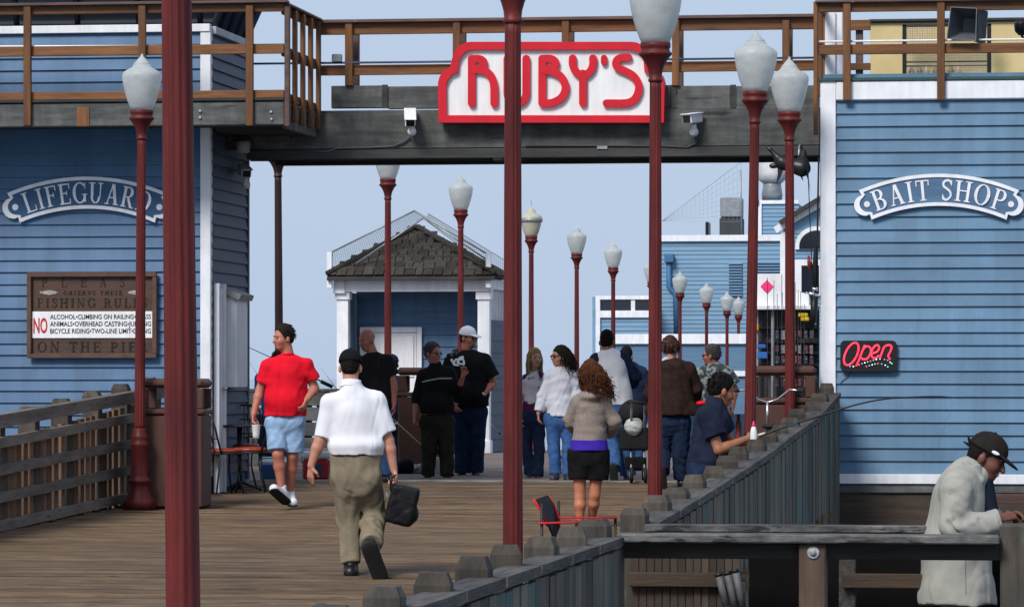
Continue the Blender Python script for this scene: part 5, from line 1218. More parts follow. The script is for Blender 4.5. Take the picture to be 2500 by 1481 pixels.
    def decal(s, o, polys, mat, name='print', d=.004):      # flat print laid onto the cloth from the front
        me = o.data; bv = BVHTree.FromPolygons([v.co[:] for v in me.vertices], [p.vertices[:] for p in me.polygons]); mb = MB()
        for poly in polys:
            P = [s.J(x, y) for x, y in poly]; vs = []
            for p in P:
                hit = bv.ray_cast(Vector((float(p[0]), -3, float(p[2]))), Vector((0, 1, 0)))
                yy = hit[0].y - d if hit[0] else None; vs.append((float(p[0]), yy, float(p[2])))
            ok = [v[1] for v in vs if v[1] is not None]
            if not ok: continue
            m_ = sum(ok) / len(ok); vs = [(a, (b if b is not None else m_), c) for a, b, c in vs]
            n = len(vs); mb.add(vs + [(a, b + .003, c) for a, b, c in vs], [tuple(range(n)), tuple(range(2 * n - 1, n - 1, -1))] + [(k, (k + 1) % n, n + (k + 1) % n, n + k) for k in range(n)])
        if mb.v: put(name, mb.mesh(name), mat, s.rt, local=True)
def strip(pts, w):     # a stripe as short quads so that it follows the cloth
    out = []
    for a, b in zip(pts[:-1], pts[1:]): out.append([(a[0], a[1] - w / 2), (b[0], b[1] - w / 2), (b[0], b[1] + w / 2), (a[0], a[1] + w / 2)])
    return out
TOW, AWAY = (0, -1, 0), (0, 1, 0)
den_l = cloth('light_denim', (.30, .42, .60), (.20, .31, .48), 18); den = cloth('blue_denim', (.05, .12, .28), (.03, .075, .19), 18); den_d = cloth('dark_denim', (.014, .026, .06), (.008, .015, .035), 18)
khaki = cloth('khaki_cotton', (.235, .195, .135), (.17, .14, .10), 10); c_white = cloth('white_cotton', (.70, .70, .74), (.66, .66, .70), 8); c_black = cloth('black_cotton', (.010, .010, .011), (.006, .006, .007), 12)
c_red = cloth('red_cotton', (.70, .010, .025), (.60, .007, .02), 8); c_navy = cloth('navy_cotton', (.018, .026, .06), (.012, .018, .042), 10); c_char = cloth('charcoal_cotton', (.02, .019, .018), (.013, .012, .012), 12); c_olive = cloth('dark_olive_cotton', (.030, .030, .020), (.018, .018, .013), 10)
def pants(p, HL, HR, KL, KR, AL, AR, top, mat, f, r=(.098, .074, .066), wr=.006, name='trousers', ends=(True, True), belly=1.0, seatr=.108):
    b = Blob(); b.cap(HL, HR, seatr, seatr, .03, sq=(f, 1.08)); c = (HL + HR) / 2; hw = float(np.linalg.norm(HR - HL)) / 2 + .09
    b.cap(c + vec(0, 0, .12), c, hw * .98 * belly, hw, .04, sq=(f, .72), flat=(0, 0))
    for H_, K_, A_ in ((HL, KL, AL), (HR, KR, AR)):
        b.cap(H_, K_, r[0], r[1], .02, flat=(0, 0 if A_ is not None else 1))
        if A_ is not None: b.cap(K_, A_, r[1], r[2], .02, flat=(0, 1))
    b.cut((0, 0, 1), (0, 0, top)); return p.add(name, b, mat, wrinkle=wr, wl=.10)

# ---- the man in the white shirt, walking away with a briefcase
p = Person('man in white short-sleeved shirt, black cap and khaki trousers walking away with a briefcase', 868, 30.4); J = p.J
L, R, HL, HR = J(808, 972, .0), J(915, 968, .0), J(844, 1165), J(896, 1165)
nk = J(857, 935); p.head(J(855, 893, .03), (.05, 1, -.12), nk, h_black, 'crop', 1.0); p.cap_hat(c_black)
eL, wL, eR, wR = J(781, 1075, -.02), J(760, 1135, -.03), J(948, 1075, .0), J(962, 1148, .0)
p.torso(L, R, HL, HR, AWAY); p.arm(L, eL, wL, 1.08); p.arm(R, eR, wR, 1.08)
p.hand(wL, J(757, 1180) - wL, vec(.6, .6, 0), 1, .22); p.hand(wR, J(967, 1180) - wR, vec(-.9, -.3, 0), -1, .95)
KL, AL, KR, AR = J(850, 1275, .08), J(857, 1378, .0), J(912, 1262, .14), J(908, 1335, -.26)
p.leg(HL, KL, AL); p.leg(HR, KR, AR)
b = p.shirt(L, R, HL, HR, AWAY, J(0, 1108)[2], 1.0, ((L, J(789, 1068, -.015), .078, .078), (R, J(945, 1054, 0), .076, .076)), rc=.190, rw=.182, rh=.192, depth=.66, collar=J(857, 934))
b.ell(J(870, 1086, -.02), np.eye(3), (.200, .135, .06), .04); b.cut((0, 0, -1), J(0, 1106)); p.add('shirt', b, c_white, wrinkle=.014, wl=.22, wdir=(1.2, 1, .3))
p.add('collar', Blob().cap(J(856, 945, .0), J(856, 927, .01), .086, .070, .01, flat=(1, 1)), c_white, .007)
b = Blob(); c0 = (HL + HR) / 2
b.cap(J(870, 1098), J(870, 1165), .190, .184, .04, sq=(AWAY, .64)); b.cap(HL, HR, .108, .108, .03)
b.cap(HL, KL, .104, .084, .03); b.cap(KL, J(857, 1372, .0), .084, .070, .03, flat=(0, 1)); b.cap(HR, KR, .104, .084, .03); b.cap(KR, J(909, 1325, -.22), .090, .080, .03, flat=(0, 1))
for q in (((822, 1258), (868, 1276), -.05), ((826, 1282), (866, 1272), -.05), ((830, 1240), (870, 1228), -.06), ((836, 1340), (880, 1352), -.075), ((838, 1362), (876, 1350), -.075), ((834, 1318), (878, 1330), -.07), ((885, 1250), (930, 1262), -.02), ((888, 1280), (926, 1268), -.08), ((872, 1130), (872, 1185), -.145), ((835, 1190), (862, 1205), -.09)):
    b.cap(J(*q[0], q[2]), J(*q[1], q[2]), .011, .007, .025, sub=True)
b.cut((0, 0, 1), J(0, 1104)); p.add('trousers', b, khaki, wrinkle=.010, wl=.14, wdir=(1, .9, .7))
p.add('belt', Blob().cap(J(870, 1101), J(870, 1112), .197, .197, .005, sq=(AWAY, .66), flat=(1, 1)), m_black, .007)
p.shoe(AL, (0, 1, .02), mat=m_black, z=1.15, w=.048); p.shoe(AR, nrm(J(921, 1392, -.20) - J(895, 1318, -.32)), up=(-.1, .96, .3), mat=m_black, z=1.2, w=.05)
p.done(sk_fair)
# briefcase in his hand
X_, Y_ = atD(984, 30.35); bz = zat(1285, 30.35); ks = 30.35 / FPX
bc = thing('briefcase', 'bulging black leather briefcase carried by the man in white', 'briefcase', (X_, Y_, bz), YAW)
def BJ(px, py, y=0): return vec((px - 984) * ks, y, (1285 - py) * ks)
bl = Blob(); tl = math.radians(-14); Rb = np.array([[math.cos(tl), 0, math.sin(tl)], [0, 1, 0], [-math.sin(tl), 0, math.cos(tl)]], np.float32)
bl.rbox(BJ(982, 1232), Rb, (.075, .13, .115), .03, .02); bl.cap(BJ(1000, 1255, -.10), BJ(1000, 1255, .10), .065, .065, .03); bl.cap(BJ(962, 1190, -.06), BJ(966, 1190, .06), .03, .03, .03)
put('body', bl.mesh('body', .007, .003, .09, 3), cloth('black_leather', (.014, .014, .016), (.009, .009, .011), 20, rough=.45), bc, local=True)
fl = Blob().rbox(BJ(995, 1208), Rb, (.055, .135, .045), .028, .02); put('flap', fl.mesh('flap', .007), cloth('black_leather2', (.018, .018, .021), None, 20, rough=.45), bc, local=True)
mb = MB(); mb.tube([BJ(955, 1185, -.05), BJ(955, 1166, -.05), BJ(966, 1160, 0), BJ(966, 1166, .05), BJ(964, 1186, .05)], .011, 8); put('handle', mb.mesh('handle'), m_black, bc, local=True)
mb = MB(); mb.box(*(sorted((BJ(944, 0)[0], BJ(948, 0)[0]))), -.168, -.16, BJ(0, 1210)[2], BJ(0, 1200)[2]); put('buckle', mb.mesh('buckle'), m_chrome, bc, local=True)

# ---- the man in red
p = Person('man in red T-shirt and light denim shorts walking towards the viewer with a paper cup', 697, 40.6); J = p.J
L, R, HL, HR = J(655, 886), J(748, 884), J(674, 1030), J(718, 1030)
nk = J(702, 862); p.head(J(692, 823, -.02), (-.86, -.5, -.1), nk, h_dark, 'short', 1.03)
eL, wL, eR, wR = J(634, 952, .02), J(620, 1010, -.05), J(768, 948, .05), J(750, 975, -.10)
p.torso(L, R, HL, HR, TOW); p.arm(L, eL, wL, 1.12); p.arm(R, eR, wR, 1.12); p.hand(wL, J(620, 1040, -.09) - wL, vec(.8, -.3, 0), -1, .6); p.hand(wR, J(741, 998, -.14) - wR, vec(-.7, .3, 0), 1, .5)
KL, AL, KR, AR = J(680, 1108, -.10), J(689, 1198, -.05), J(714, 1112, .0), J(706, 1206, .14)
p.leg(HL, KL, AL, 1.05, (0, -1, 0)); p.leg(HR, KR, AR, 1.05, (0, -1, 0))
b = p.shirt(L, R, HL, HR, TOW, J(0, 1013)[2], 1.0, ((L, J(641, 932, .01), .086, .086), (R, J(763, 926, .02), .084, .084)), rc=.205, rw=.200, rh=.208, depth=.70, belly=(J(697, 975, -.06), np.eye(3), (.185, .13, .16), .04))
p.add('t_shirt', b, c_red, wrinkle=.010, wl=.2, wdir=(1, 1, .5)); p.add('neckband', Blob().cap(nk + vec(0, 0, -.018), nk + vec(0, 0, .004), .073, .068, .01, flat=(1, 1)), c_red, .007)
pants(p, HL, HR, J(678, 1099, -.09), J(717, 1104, .0), None, None, J(0, 1008)[2], den_l, TOW, (.104, .096, .06), .005, 'shorts', seatr=.112)
m_snk = M('white_sneaker', (.72, .72, .74), (.55, .55, .58), 20, rough=.5)
p.add('sock', Blob().cap(J(690, 1188, -.05), AL, .042, .045, .01), c_white, .008); p.add('sock', Blob().cap(J(707, 1190, .14), AR, .042, .045, .01), c_white, .008)
p.shoe(AL, nrm((-.42, -.70, .42)), up=(-.2, .5, .9), mat=m_snk, z=1.12, w=.046); p.shoe(AR, nrm((.25, -1, -.12)), mat=m_snk, z=1.1, w=.045)
p.done(sk_red)
X_, Y_ = atD(625, 40.45); cu = thing('paper_cup', 'white paper cup held by the man in red', 'cup', (X_, Y_, zat(1070, 40.45)), YAW)
put('cup', MB().lathe([(.030, 0), (.033, .03), (.043, .135), (.045, .14), (.041, .138), (.03, .03)], 20).mesh('cup'), M('paper_white', (.72, .71, .68), (.6, .59, .56), 20), cu, local=True)

# ---- bald man in dark tee, behind
p = Person('bald man in charcoal T-shirt behind the man in white', 915, 46.0); J = p.J
L, R, HL, HR = J(878, 878), J(945, 873), J(895, 1015), J(932, 1015)
nk = J(908, 858); p.head(J(896, 828, -.01), (-.72, -.62, -.25), nk, None, None, 1.02, brow=h_grey)
eR, wR = J(960, 935), J(962, 985, -.03); eL, wL = J(866, 940), J(862, 985)
p.torso(L, R, HL, HR, TOW); p.arm(L, eL, wL, 1.05); p.arm(R, eR, wR, 1.1); p.hand(wL, vec(0, 0, -1), vec(.8, 0, 0), 1, .4); p.hand(wR, vec(0, 0, -1), vec(-.8, 0, 0), -1, .4)
KL, AL, KR, AR = J(897, 1095), J(900, 1158), J(938, 1095), J(942, 1158); p.leg(HL, KL, AL); p.leg(HR, KR, AR)
o = p.add('t_shirt', p.shirt(L, R, HL, HR, TOW, J(0, 1000)[2], 1.0, ((L, J(866, 920), .085, .086), (R, J(958, 916), .085, .086)), rc=.195, rw=.195, rh=.2), c_char, wrinkle=.005, wl=.15)
p.decal(o, [[(893, 876), (926, 875), (926, 890), (893, 891)]], cloth('faded_print', (.035, .036, .038), (.015, .015, .016), 40))
pants(p, HL, HR, KL, KR, AL, AR, J(0, 998)[2], den, TOW); p.shoe(AL, (-.2, -1, 0), mat=m_black); p.shoe(AR, (.2, -1, 0), mat=m_black); p.done(sk_red)

# ---- grey-haired man, sweater with a stripe
p = Person('grey-haired man in sunglasses and dark sweater with a pale chest stripe', 1065, 47.5); J = p.J
L, R, HL, HR = J(1033, 910), J(1098, 903), J(1048, 1030), J(1086, 1030)
nk = J(1063, 890); p.head(J(1057, 861, -.01), (.78, -.6, -.05), nk, h_grey, 'short', 1.0, m_lens)
eL, wL, eR, wR = J(1018, 968, .02), J(1013, 1012, -.03), J(1118, 955, -.03), J(1131, 918, -.2)
p.torso(L, R, HL, HR, TOW); p.arm(L, eL, wL, 1.0); p.arm(R, eR, wR, .95); p.hand(wL, vec(-.05, -.1, -1), vec(.8, .2, 0), -1, .5); p.hand(wR, vec(.15, -.1, 1), vec(-.3, -.9, 0), 1, .7)
KL, AL, KR, AR = J(1049, 1098), J(1044, 1160), J(1090, 1098), J(1092, 1160, -.05); p.leg(HL, KL, AL); p.leg(HR, KR, AR)
b = p.shirt(L, R, HL, HR, TOW, J(0, 1008)[2], 1.0, ((L, eL, .082, .066), (eL, J(1016, 985, .0), .066, .058), (R, eR, .08, .066), (eR, J(1124, 938, -.1), .066, .056)), rc=.19, rw=.195, rh=.2, belly=(J(1067, 985, -.05), np.eye(3), (.18, .13, .13), .04)); b.cap(nk + vec(0, 0, -.03), nk, .08, .07, .02)
o = p.add('sweater', b, cloth('dark_knit', (.014, .0135, .0135), (.009, .009, .009), 60), wrinkle=.005, wl=.14)
p.decal(o, strip([(1031 + k * 7.3, 932 - 9 * min(1, k / 6) ** .8) for k in range(11)], 3.2), cloth('pale_stripe', (.42, .42, .42)), 'chest_stripe')
pants(p, HL, HR, KL, KR, AL, AR, J(0, 1012)[2], c_olive, TOW, (.108, .088, .078)); m_brs = M('brown_shoe', (.045, .024, .018), None, 20, rough=.4)
p.shoe(AL, (-.25, -1, 0), mat=m_brs); p.shoe(AR, (.2, -1, 0), mat=m_brs); p.done(sk_red)

# ---- white cap, black tee with print
p = Person('big man in white cap, sunglasses and black T-shirt with white print', 1146, 48.6); J = p.J
L, R, HL, HR = J(1102, 872), J(1183, 872), J(1126, 1005), J(1166, 1005)
nk = J(1140, 850); p.head(J(1143, 823, -.01), (.80, -.58, -.05), nk, h_dark, 'crop', 1.05, m_lens, beard=M('short_beard', (.16, .09, .07), (.1, .06, .05), 60)); p.cap_hat(c_white, mat2=c_white)
eL, wL, eR, wR = J(1092, 945, -.02), J(1106, 985, -.12), J(1204, 935, .02), J(1180, 962, -.14)
p.torso(L, R, HL, HR, TOW); p.arm(L, eL, wL, 1.15); p.arm(R, eR, wR, 1.15); p.hand(wL, vec(.5, -.3, -.7), vec(.5, .6, 0), 1, .5); p.hand(wR, vec(-.75, .25, -.55), vec(.2, .9, 0), 1, .4)
KL, AL, KR, AR = J(1128, 1085), J(1128, 1152), J(1164, 1085), J(1162, 1152); p.leg(HL, KL, AL, 1.1); p.leg(HR, KR, AR, 1.1)
o = p.add('t_shirt', p.shirt(L, R, HL, HR, TOW, J(0, 990)[2], 1.0, ((L, J(1090, 922), .10, .102), (R, J(1202, 920), .10, .104)), rc=.235, rw=.235, rh=.24, depth=.74, belly=(J(1145, 960, -.06), np.eye(3), (.21, .16, .16), .05)), c_black, wrinkle=.005, wl=.16)
m_pr = cloth('white_print', (.70, .70, .70)); m_pg = cloth('grey_print', (.16, .16, .16), (.03, .03, .03), 60)
pr = []
for cx_, cy_, r_, a0, a1 in ((1117, 884, 10, 60, 300), (1127, 881, 10, 40, 300), (1112, 886, 7, -60, 200)):
    pts = arc(cx_, cy_, r_, r_ * .95, a0, a1, 12); pts2 = arc(cx_, cy_, r_ * .55, r_ * .55, a0, a1, 12)
    for k in range(12): pr.append([pts[k], pts[k + 1], pts2[k + 1], pts2[k]])
pr += [[(1120, 871), (1132, 868), (1133, 877), (1124, 880)], [(1099, 878), (1104, 874), (1109, 884), (1106, 889)], [(1130, 878), (1134, 878), (1136, 888), (1131, 893)], [(1086, 865), (1089, 864), (1090, 872), (1087, 872)]]
p.decal(o, pr, m_pr, 'white_print'); p.decal(o, [[(1103, 856), (1110, 851), (1115, 858), (1108, 864)], [(1109, 853), (1119, 850), (1121, 860), (1113, 866)], [(1098, 862), (1103, 860), (1107, 868), (1101, 870)]], m_pg, 'grey_print')
p.add('watch', Blob().cap(wR + vec(.008, 0, .015), wR + vec(-.006, -.0, -.004), .036, .036, .004, flat=(1, 1)), m_chrome, .006)
pants(p, HL, HR, KL, KR, AL, AR, J(0, 985)[2], den_d, TOW, (.118, .096, .088)); p.shoe(AL, (-.25, -1, 0), mat=m_black, z=1.1); p.shoe(AR, (.1, -1, .1), mat=m_black, z=1.1); p.done(sk_red)

# ---- person in a navy cap mostly hidden, and one at the rail on the far left
p = Person('person in navy cap almost hidden behind the bald man', 955, 51.0); J = p.J
L, R, HL, HR = J(930, 930), J(985, 930), J(942, 1040), J(972, 1040); nk = J(957, 910); p.head(J(957, 888), (-.3, 1, 0), nk, h_dark, 'crop', .95); p.cap_hat(c_navy)
p.torso(L, R, HL, HR, AWAY); p.arm(L, J(925, 985), J(930, 1030, .1)); p.arm(R, J(985, 985), J(975, 1025, .15)); p.hand(J(930, 1030, .1), vec(0, .3, -1), vec(.8, 0, 0), 1, .4); p.hand(J(975, 1025, .15), vec(0, .3, -1), vec(-.8, 0, 0), -1, .4)
KL, AL, KR, AR = J(942, 1105), J(942, 1152), J(972, 1105), J(972, 1152); p.leg(HL, KL, AL); p.leg(HR, KR, AR)
p.add('jacket', p.shirt(L, R, HL, HR, AWAY, J(0, 1040)[2], .9, ((L, J(927, 1010, .05), .07, .06), (R, J(982, 1010, .08), .07, .06))), c_navy, wrinkle=.004); pants(p, HL, HR, KL, KR, AL, AR, J(0, 1035)[2], den_d, AWAY); p.shoe(AL, AWAY, mat=m_black); p.shoe(AR, AWAY, mat=m_black); p.done(sk_fair)
p = Person('person in blue top leaning at the far rail behind the man in red', 645, 50.0); J = p.J
L, R, HL, HR = J(634, 918, .1), J(688, 916, .1), J(645, 1030), J(678, 1030); nk = J(668, 900, .15); p.head(J(676, 880, .22), (.3, 1, -.5), nk, h_dark, 'short', .95)
p.torso(L, R, HL, HR, AWAY); p.arm(L, J(628, 970, .2), J(650, 985, .4)); p.arm(R, J(695, 965, .2), J(690, 985, .4)); p.hand(J(650, 985, .4), vec(.2, 1, 0), vec(0, 0, -1), 1, .6); p.hand(J(690, 985, .4), vec(-.2, 1, 0), vec(0, 0, -1), -1, .6)
KL, AL, KR, AR = J(645, 1100), J(645, 1150), J(678, 1100), J(678, 1150); p.leg(HL, KL, AL); p.leg(HR, KR, AR)
p.add('jacket', p.shirt(L, R, HL, HR, AWAY, J(0, 1015)[2], .95, ((L, J(628, 970, .2), .075, .07), (R, J(695, 965, .2), .075, .07))), cloth('royal_blue_cotton', (.025, .07, .22), None, 10), wrinkle=.004); pants(p, HL, HR, KL, KR, AL, AR, J(0, 1012)[2], den_d, AWAY); p.shoe(AL, AWAY, mat=m_black); p.shoe(AR, AWAY, mat=m_black); p.done(sk_tan)

# ---- blonde woman
p = Person('smiling blonde woman in pale printed top with plum hem and dark jeans', 1300, 47.4); J = p.J
L, R, HL, HR = J(1280, 922), J(1328, 918), J(1287, 1020), J(1315, 1020); nk = J(1303, 903); p.head(J(1306, 872, -.02), (.35, -.93, -.02), nk, h_blond, None, .93)
p.strands(h_blond, 260, .34, .0065, .010, seed=5, cutf=.55, vol=.55)
eL, wL, eR, wR = J(1270, 970), J(1272, 1015, -.05), J(1337, 965), J(1335, 1008, -.05)
p.torso(L, R, HL, HR, TOW, .9); p.arm(L, eL, wL, .85); p.arm(R, eR, wR, .85); p.hand(wL, vec(0, -.1, -1), vec(.8, 0, 0), 1, .4, .9); p.hand(wR, vec(0, -.1, -1), vec(-.8, 0, 0), -1, .4, .9)
KL, AL, KR, AR = J(1286, 1095), J(1294, 1157), J(1317, 1095, -.05), J(1313, 1160, -.1); p.leg(HL, KL, AL, .78); p.leg(HR, KR, AR, .78)
p.add('blouse', p.shirt(L, R, HL, HR, TOW, J(0, 985)[2], .92, ((L, J(1272, 960), .06, .055), (R, J(1335, 955), .06, .055)), rc=.125, rw=.115, rh=.135, depth=.85), cloth('printed_cotton', (.66, .60, .60), (.60, .55, .56), 6, spots=(16, .58, (.22, .12, .17))), wrinkle=.005, wl=.12)
p.add('plum_hem', p.shirt(L, R, HL, HR, TOW, J(0, 1006)[2], .92, (), rc=.10, rw=.113, rh=.138, depth=.86), cloth('plum_cotton', (.085, .018, .06)), wrinkle=.003)
pants(p, HL, HR, KL, KR, AL, AR, J(0, 1004)[2], den_d, TOW, (.080, .060, .066), seatr=.09); p.shoe(AL, (-.2, -1, 0), mat=m_brs, z=.9); p.shoe(AR, (.1, -1, 0), mat=m_brs, z=.9); p.done(sk_pale)

# ---- dark-haired woman in white blouse
p = Person('dark curly-haired woman in glasses, white blouse and blue jeans', 1368, 46.2); J = p.J
L, R, HL, HR = J(1344, 912), J(1396, 908), J(1350, 1020), J(1384, 1020); nk = J(1372, 895); p.head(J(1367, 868, -.02), (-.88, -.46, -.05), nk, h_dark, None, .97, M('thin_frame', (.05, .04, .04), None, 5))
p.strands(h_dark, 320, .25, .0075, .026, drift=(.06, 0, 0), seed=8, cutf=.30, vol=1.25)
eL, wL, eR, wR = J(1326, 968), J(1314, 1008, -.04), J(1408, 968), J(1405, 1010, -.05)
p.torso(L, R, HL, HR, TOW, .95); p.arm(L, eL, wL, .9); p.arm(R, eR, wR, .9); p.hand(wL, vec(.05, -.1, -1), vec(.8, 0, 0), -1, .4, .9); p.hand(wR, vec(0, -.1, -1), vec(-.8, 0, 0), 1, .4, .9)
KL, AL, KR, AR = J(1352, 1092), J(1356, 1155), J(1388, 1092), J(1386, 1157); p.leg(HL, KL, AL, .82); p.leg(HR, KR, AR, .82)
b = p.shirt(L, R, HL, HR, TOW, J(0, 1014)[2], 1.0, ((L, eL, .072, .074), (eL, J(1316, 1003, -.03), .074, .062), (R, eR, .072, .074), (eR, J(1405, 1003, -.04), .074, .06)), rc=.145, rw=.145, rh=.165, depth=.85); p.add('blouse', b, cloth('white_muslin', (.66, .67, .74), (.58, .59, .66), 8), wrinkle=.007, wl=.12)
pants(p, HL, HR, KL, KR, AL, AR, J(0, 1008)[2], cloth('mid_denim', (.06, .14, .34), (.035, .09, .24), 18), TOW, (.092, .068, .062), seatr=.10); m_gsh = M('grey_shoe', (.04, .042, .045), None, 20, rough=.5)
p.shoe(AL, (-.2, -1, 0), mat=m_gsh); p.shoe(AR, (.1, -1, 0), mat=m_gsh); p.done(sk_fair)

# ---- curly woman in taupe sweater, from behind
p = Person('woman with wind-blown auburn curls, taupe sweater and black shorts seen from behind', 1440, 37.0); J = p.J
L, R, HL, HR = J(1414, 972), J(1473, 968), J(1414, 1105), J(1460, 1105); nk = J(1440, 950); p.head(J(1442, 910, .02), (.1, 1, -.15), nk, h_brown, None, .98)
p.strands(h_brown, 620, .34, .0055, .034, drift=(.10, -.02, .05), seed=11, cutf=.6, vol=1.25, nseg=12)
eL, wL, eR, wR = J(1392, 1030, .08), J(1408, 1060, .26), J(1500, 1030, .03), J(1490, 1065, .18)
p.torso(L, R, HL, HR, AWAY, .95); p.arm(L, eL, wL, .9); p.arm(R, eR, wR, .9); p.hand(wL, vec(.6, .7, 0), vec(0, .3, -1), 1, .5, .9); p.hand(wR, vec(-.6, .7, -.1), vec(0, .3, -1), -1, .5, .9)
KL, AL, KR, AR = J(1416, 1212, .0), J(1416, 1277, .0), J(1452, 1208, .0), J(1445, 1272, .12); p.leg(HL, KL, AL, .93); p.leg(HR, KR, AR, .93)
b = p.shirt(L, R, HL, HR, AWAY, J(0, 1075)[2], 1.0, ((L, eL, .072, .066), (eL, J(1402, 1050, .18), .062, .05), (R, eR, .070, .066), (eR, J(1492, 1060, .14), .068, .050)), rc=.142, rw=.138, rh=.180, depth=.82); b.ell(J(1442, 968, -.05), np.eye(3), (.10, .09, .05), .04)
p.add('sweater', b, cloth('taupe_knit', (.255, .21, .18), (.19, .155, .13), 60), wrinkle=.006, wl=.11, wdir=(.5, .5, 1.3))
p.add('purple_top', Blob().cap(J(1438, 1073), J(1438, 1099), .166, .180, .01, sq=(AWAY, .84), flat=(1, 1)), cloth('purple_cotton', (.052, .024, .34), (.04, .018, .27), 10), wrinkle=.002)
b = Blob().cap(J(1437, 1085), J(1437, 1115), .164, .176, .03, sq=(AWAY, .76)); b.cap(HL, J(1415, 1168), .108, .104, .03, flat=(0, 1)); b.cap(HR, J(1458, 1170), .108, .104, .03, flat=(0, 1)); b.cut((0, 0, 1), J(0, 1095)); p.add('shorts', b, c_black, wrinkle=.004, wl=.12)
p.shoe(AL, AWAY, mat=m_black, z=.95); p.shoe(AR, AWAY, mat=m_black, z=.95); p.done(skin('sunlit_tan_skin', (.46, .18, .10)))

# ---- man in raglan top pushing a stroller
p = Person('man in white raglan top with navy sleeves pushing a stroller, seen from behind', 1498, 46.4); J = p.J
L, R, HL, HR = J(1456, 870), J(1518, 864), J(1490, 1000), J(1526, 1000); nk = J(1484, 855); p.head(J(1482, 832, .03), (.2, 1, -.1), nk, h_black, 'crop', 1.05)
eL, wL, eR, wR = J(1448, 940, .15), J(1490, 960, .4), J(1553, 918, .08), J(1540, 952, .36)
p.torso(L, R, HL, HR, AWAY); p.arm(L, eL, wL, 1.1); p.arm(R, eR, wR, 1.1); p.hand(wL, vec(.3, .9, 0), vec(0, .2, -1), 1, .9); p.hand(wR, vec(-.5, .7, -.1), vec(0, .2, -1), -1, .9)
KL, AL, KR, AR = J(1494, 1078, .06), J(1496, 1142, -.22), J(1530, 1082, .1), J(1534, 1160, .12); p.leg(HL, KL, AL); p.leg(HR, KR, AR)
p.add('shirt', p.shirt(L, R, HL, HR, AWAY, J(0, 987)[2], 1.0, (), rc=.185, rw=.18, rh=.185, depth=.7), c_white, wrinkle=.006, wl=.18)
for nm, a, e_, w_ in (('sleeve', L, eL, wL), ('sleeve', R, eR, wR)): p.add(nm, Blob().cap(a + vec(0, 0, -.035), e_, .080, .068, .03).cap(e_, e_ + (w_ - e_) * .6, .068, .058, .03, flat=(0, 1)), c_navy, wrinkle=.005)
pants(p, HL, HR, KL, KR, AL, AR, J(0, 984)[2], den, AWAY, (.112, .095, .09)); p.shoe(AL, nrm((.1, .35, -.9)), up=(0, .9, .4), mat=m_gsh, z=1.1); p.shoe(AR, AWAY, mat=m_gsh, z=1.1); p.done(sk_tan)

# ---- half-hidden man in navy
p = Person('dark-haired man in navy shirt half hidden beside the stroller', 1540, 50.5); J = p.J
L, R, HL, HR = J(1518, 900), J(1568, 902), J(1528, 1015), J(1560, 1015); nk = J(1535, 888); p.head(J(1530, 868), (.3, .95, -.1), nk, h_black, 'crop', .97)
eL, wL, eR, wR = J(1510, 955), J(1515, 1000, .1), J(1578, 955), J(1576, 1000, .1)
p.torso(L, R, HL, HR, AWAY); p.arm(L, eL, wL); p.arm(R, eR, wR); p.hand(wL, vec(0, .2, -1), vec(.8, 0, 0), 1, .4); p.hand(wR, vec(0, .2, -1), vec(-.8, 0, 0), -1, .4)
KL, AL, KR, AR = J(1530, 1090), J(1530, 1145), J(1560, 1090), J(1560, 1145); p.leg(HL, KL, AL); p.leg(HR, KR, AR)
p.add('shirt', p.shirt(L, R, HL, HR, AWAY, J(0, 1010)[2], 1.0, ((L, J(1512, 940), .08, .08), (R, J(1576, 940), .08, .08)), rc=.17, rw=.17, rh=.18), c_navy, wrinkle=.005); pants(p, HL, HR, KL, KR, AL, AR, J(0, 1005)[2], den, AWAY); p.shoe(AL, AWAY, mat=m_black); p.shoe(AR, AWAY, mat=m_black); p.done(sk_tan)

# ---- brown hoodie
p = Person('chestnut-haired person in dark brown hooded jacket and jeans, back turned', 1642, 44.6); J = p.J
L, R, HL, HR = J(1602, 895), J(1682, 893), J(1622, 1030), J(1662, 1030); nk = J(1638, 878); p.head(J(1637, 848, .02), (.35, .94, -.05), nk, h_cbrown, 'short', 1.03)
p.strands(h_cbrown, 90, .10, .010, .02, seed=21, cutf=.5, vol=.6, nseg=6)
eL, wL, eR, wR = J(1588, 962, .05), J(1592, 1005, .2), J(1700, 950, .05), J(1690, 1000, .22)
p.torso(L, R, HL, HR, AWAY); p.arm(L, eL, wL); p.arm(R, eR, wR); p.hand(wL, vec(.4, .8, -.2), vec(.5, 0, -.8), 1, .6); p.hand(wR, vec(-.4, .8, -.2), vec(-.5, 0, -.8), -1, .6)
KL, AL, KR, AR = J(1618, 1105, .04), J(1614, 1150, -.22), J(1662, 1105), J(1664, 1168, .05); p.leg(HL, KL, AL); p.leg(HR, KR, AR)
b = p.shirt(L, R, HL, HR, AWAY, J(0, 1012)[2], 1.0, ((L, eL, .092, .082), (eL, wL, .082, .066), (R, eR, .092, .082), (eR, wR, .082, .066)), rc=.225, rw=.225, rh=.235, depth=.72); b.ell(J(1638, 897, -.07), np.eye(3), (.125, .09, .075), .03); b.cap(J(1600, 1005), J(1684, 1005), .12, .12, .04)
p.add('hooded_jacket', b, cloth('dark_brown_fleece', (.036, .021, .016), (.022, .013, .011), 20), wrinkle=.007, wl=.15); p.add('pale_collar', Blob().cap(J(1618, 882, -.02), J(1632, 874, -.02), .03, .035, .01), cloth('pale_grey_lining', (.5, .53, .6)), .007)
pants(p, HL, HR, KL, KR, AL, AR, J(0, 1014)[2], den_d, AWAY, (.112, .09, .086)); p.shoe(AL, nrm((.1, .35, -.9)), up=(0, .9, .4), mat=m_brs, z=1.1); p.shoe(AR, AWAY, mat=m_black, z=1.05); p.done(sk_fair)

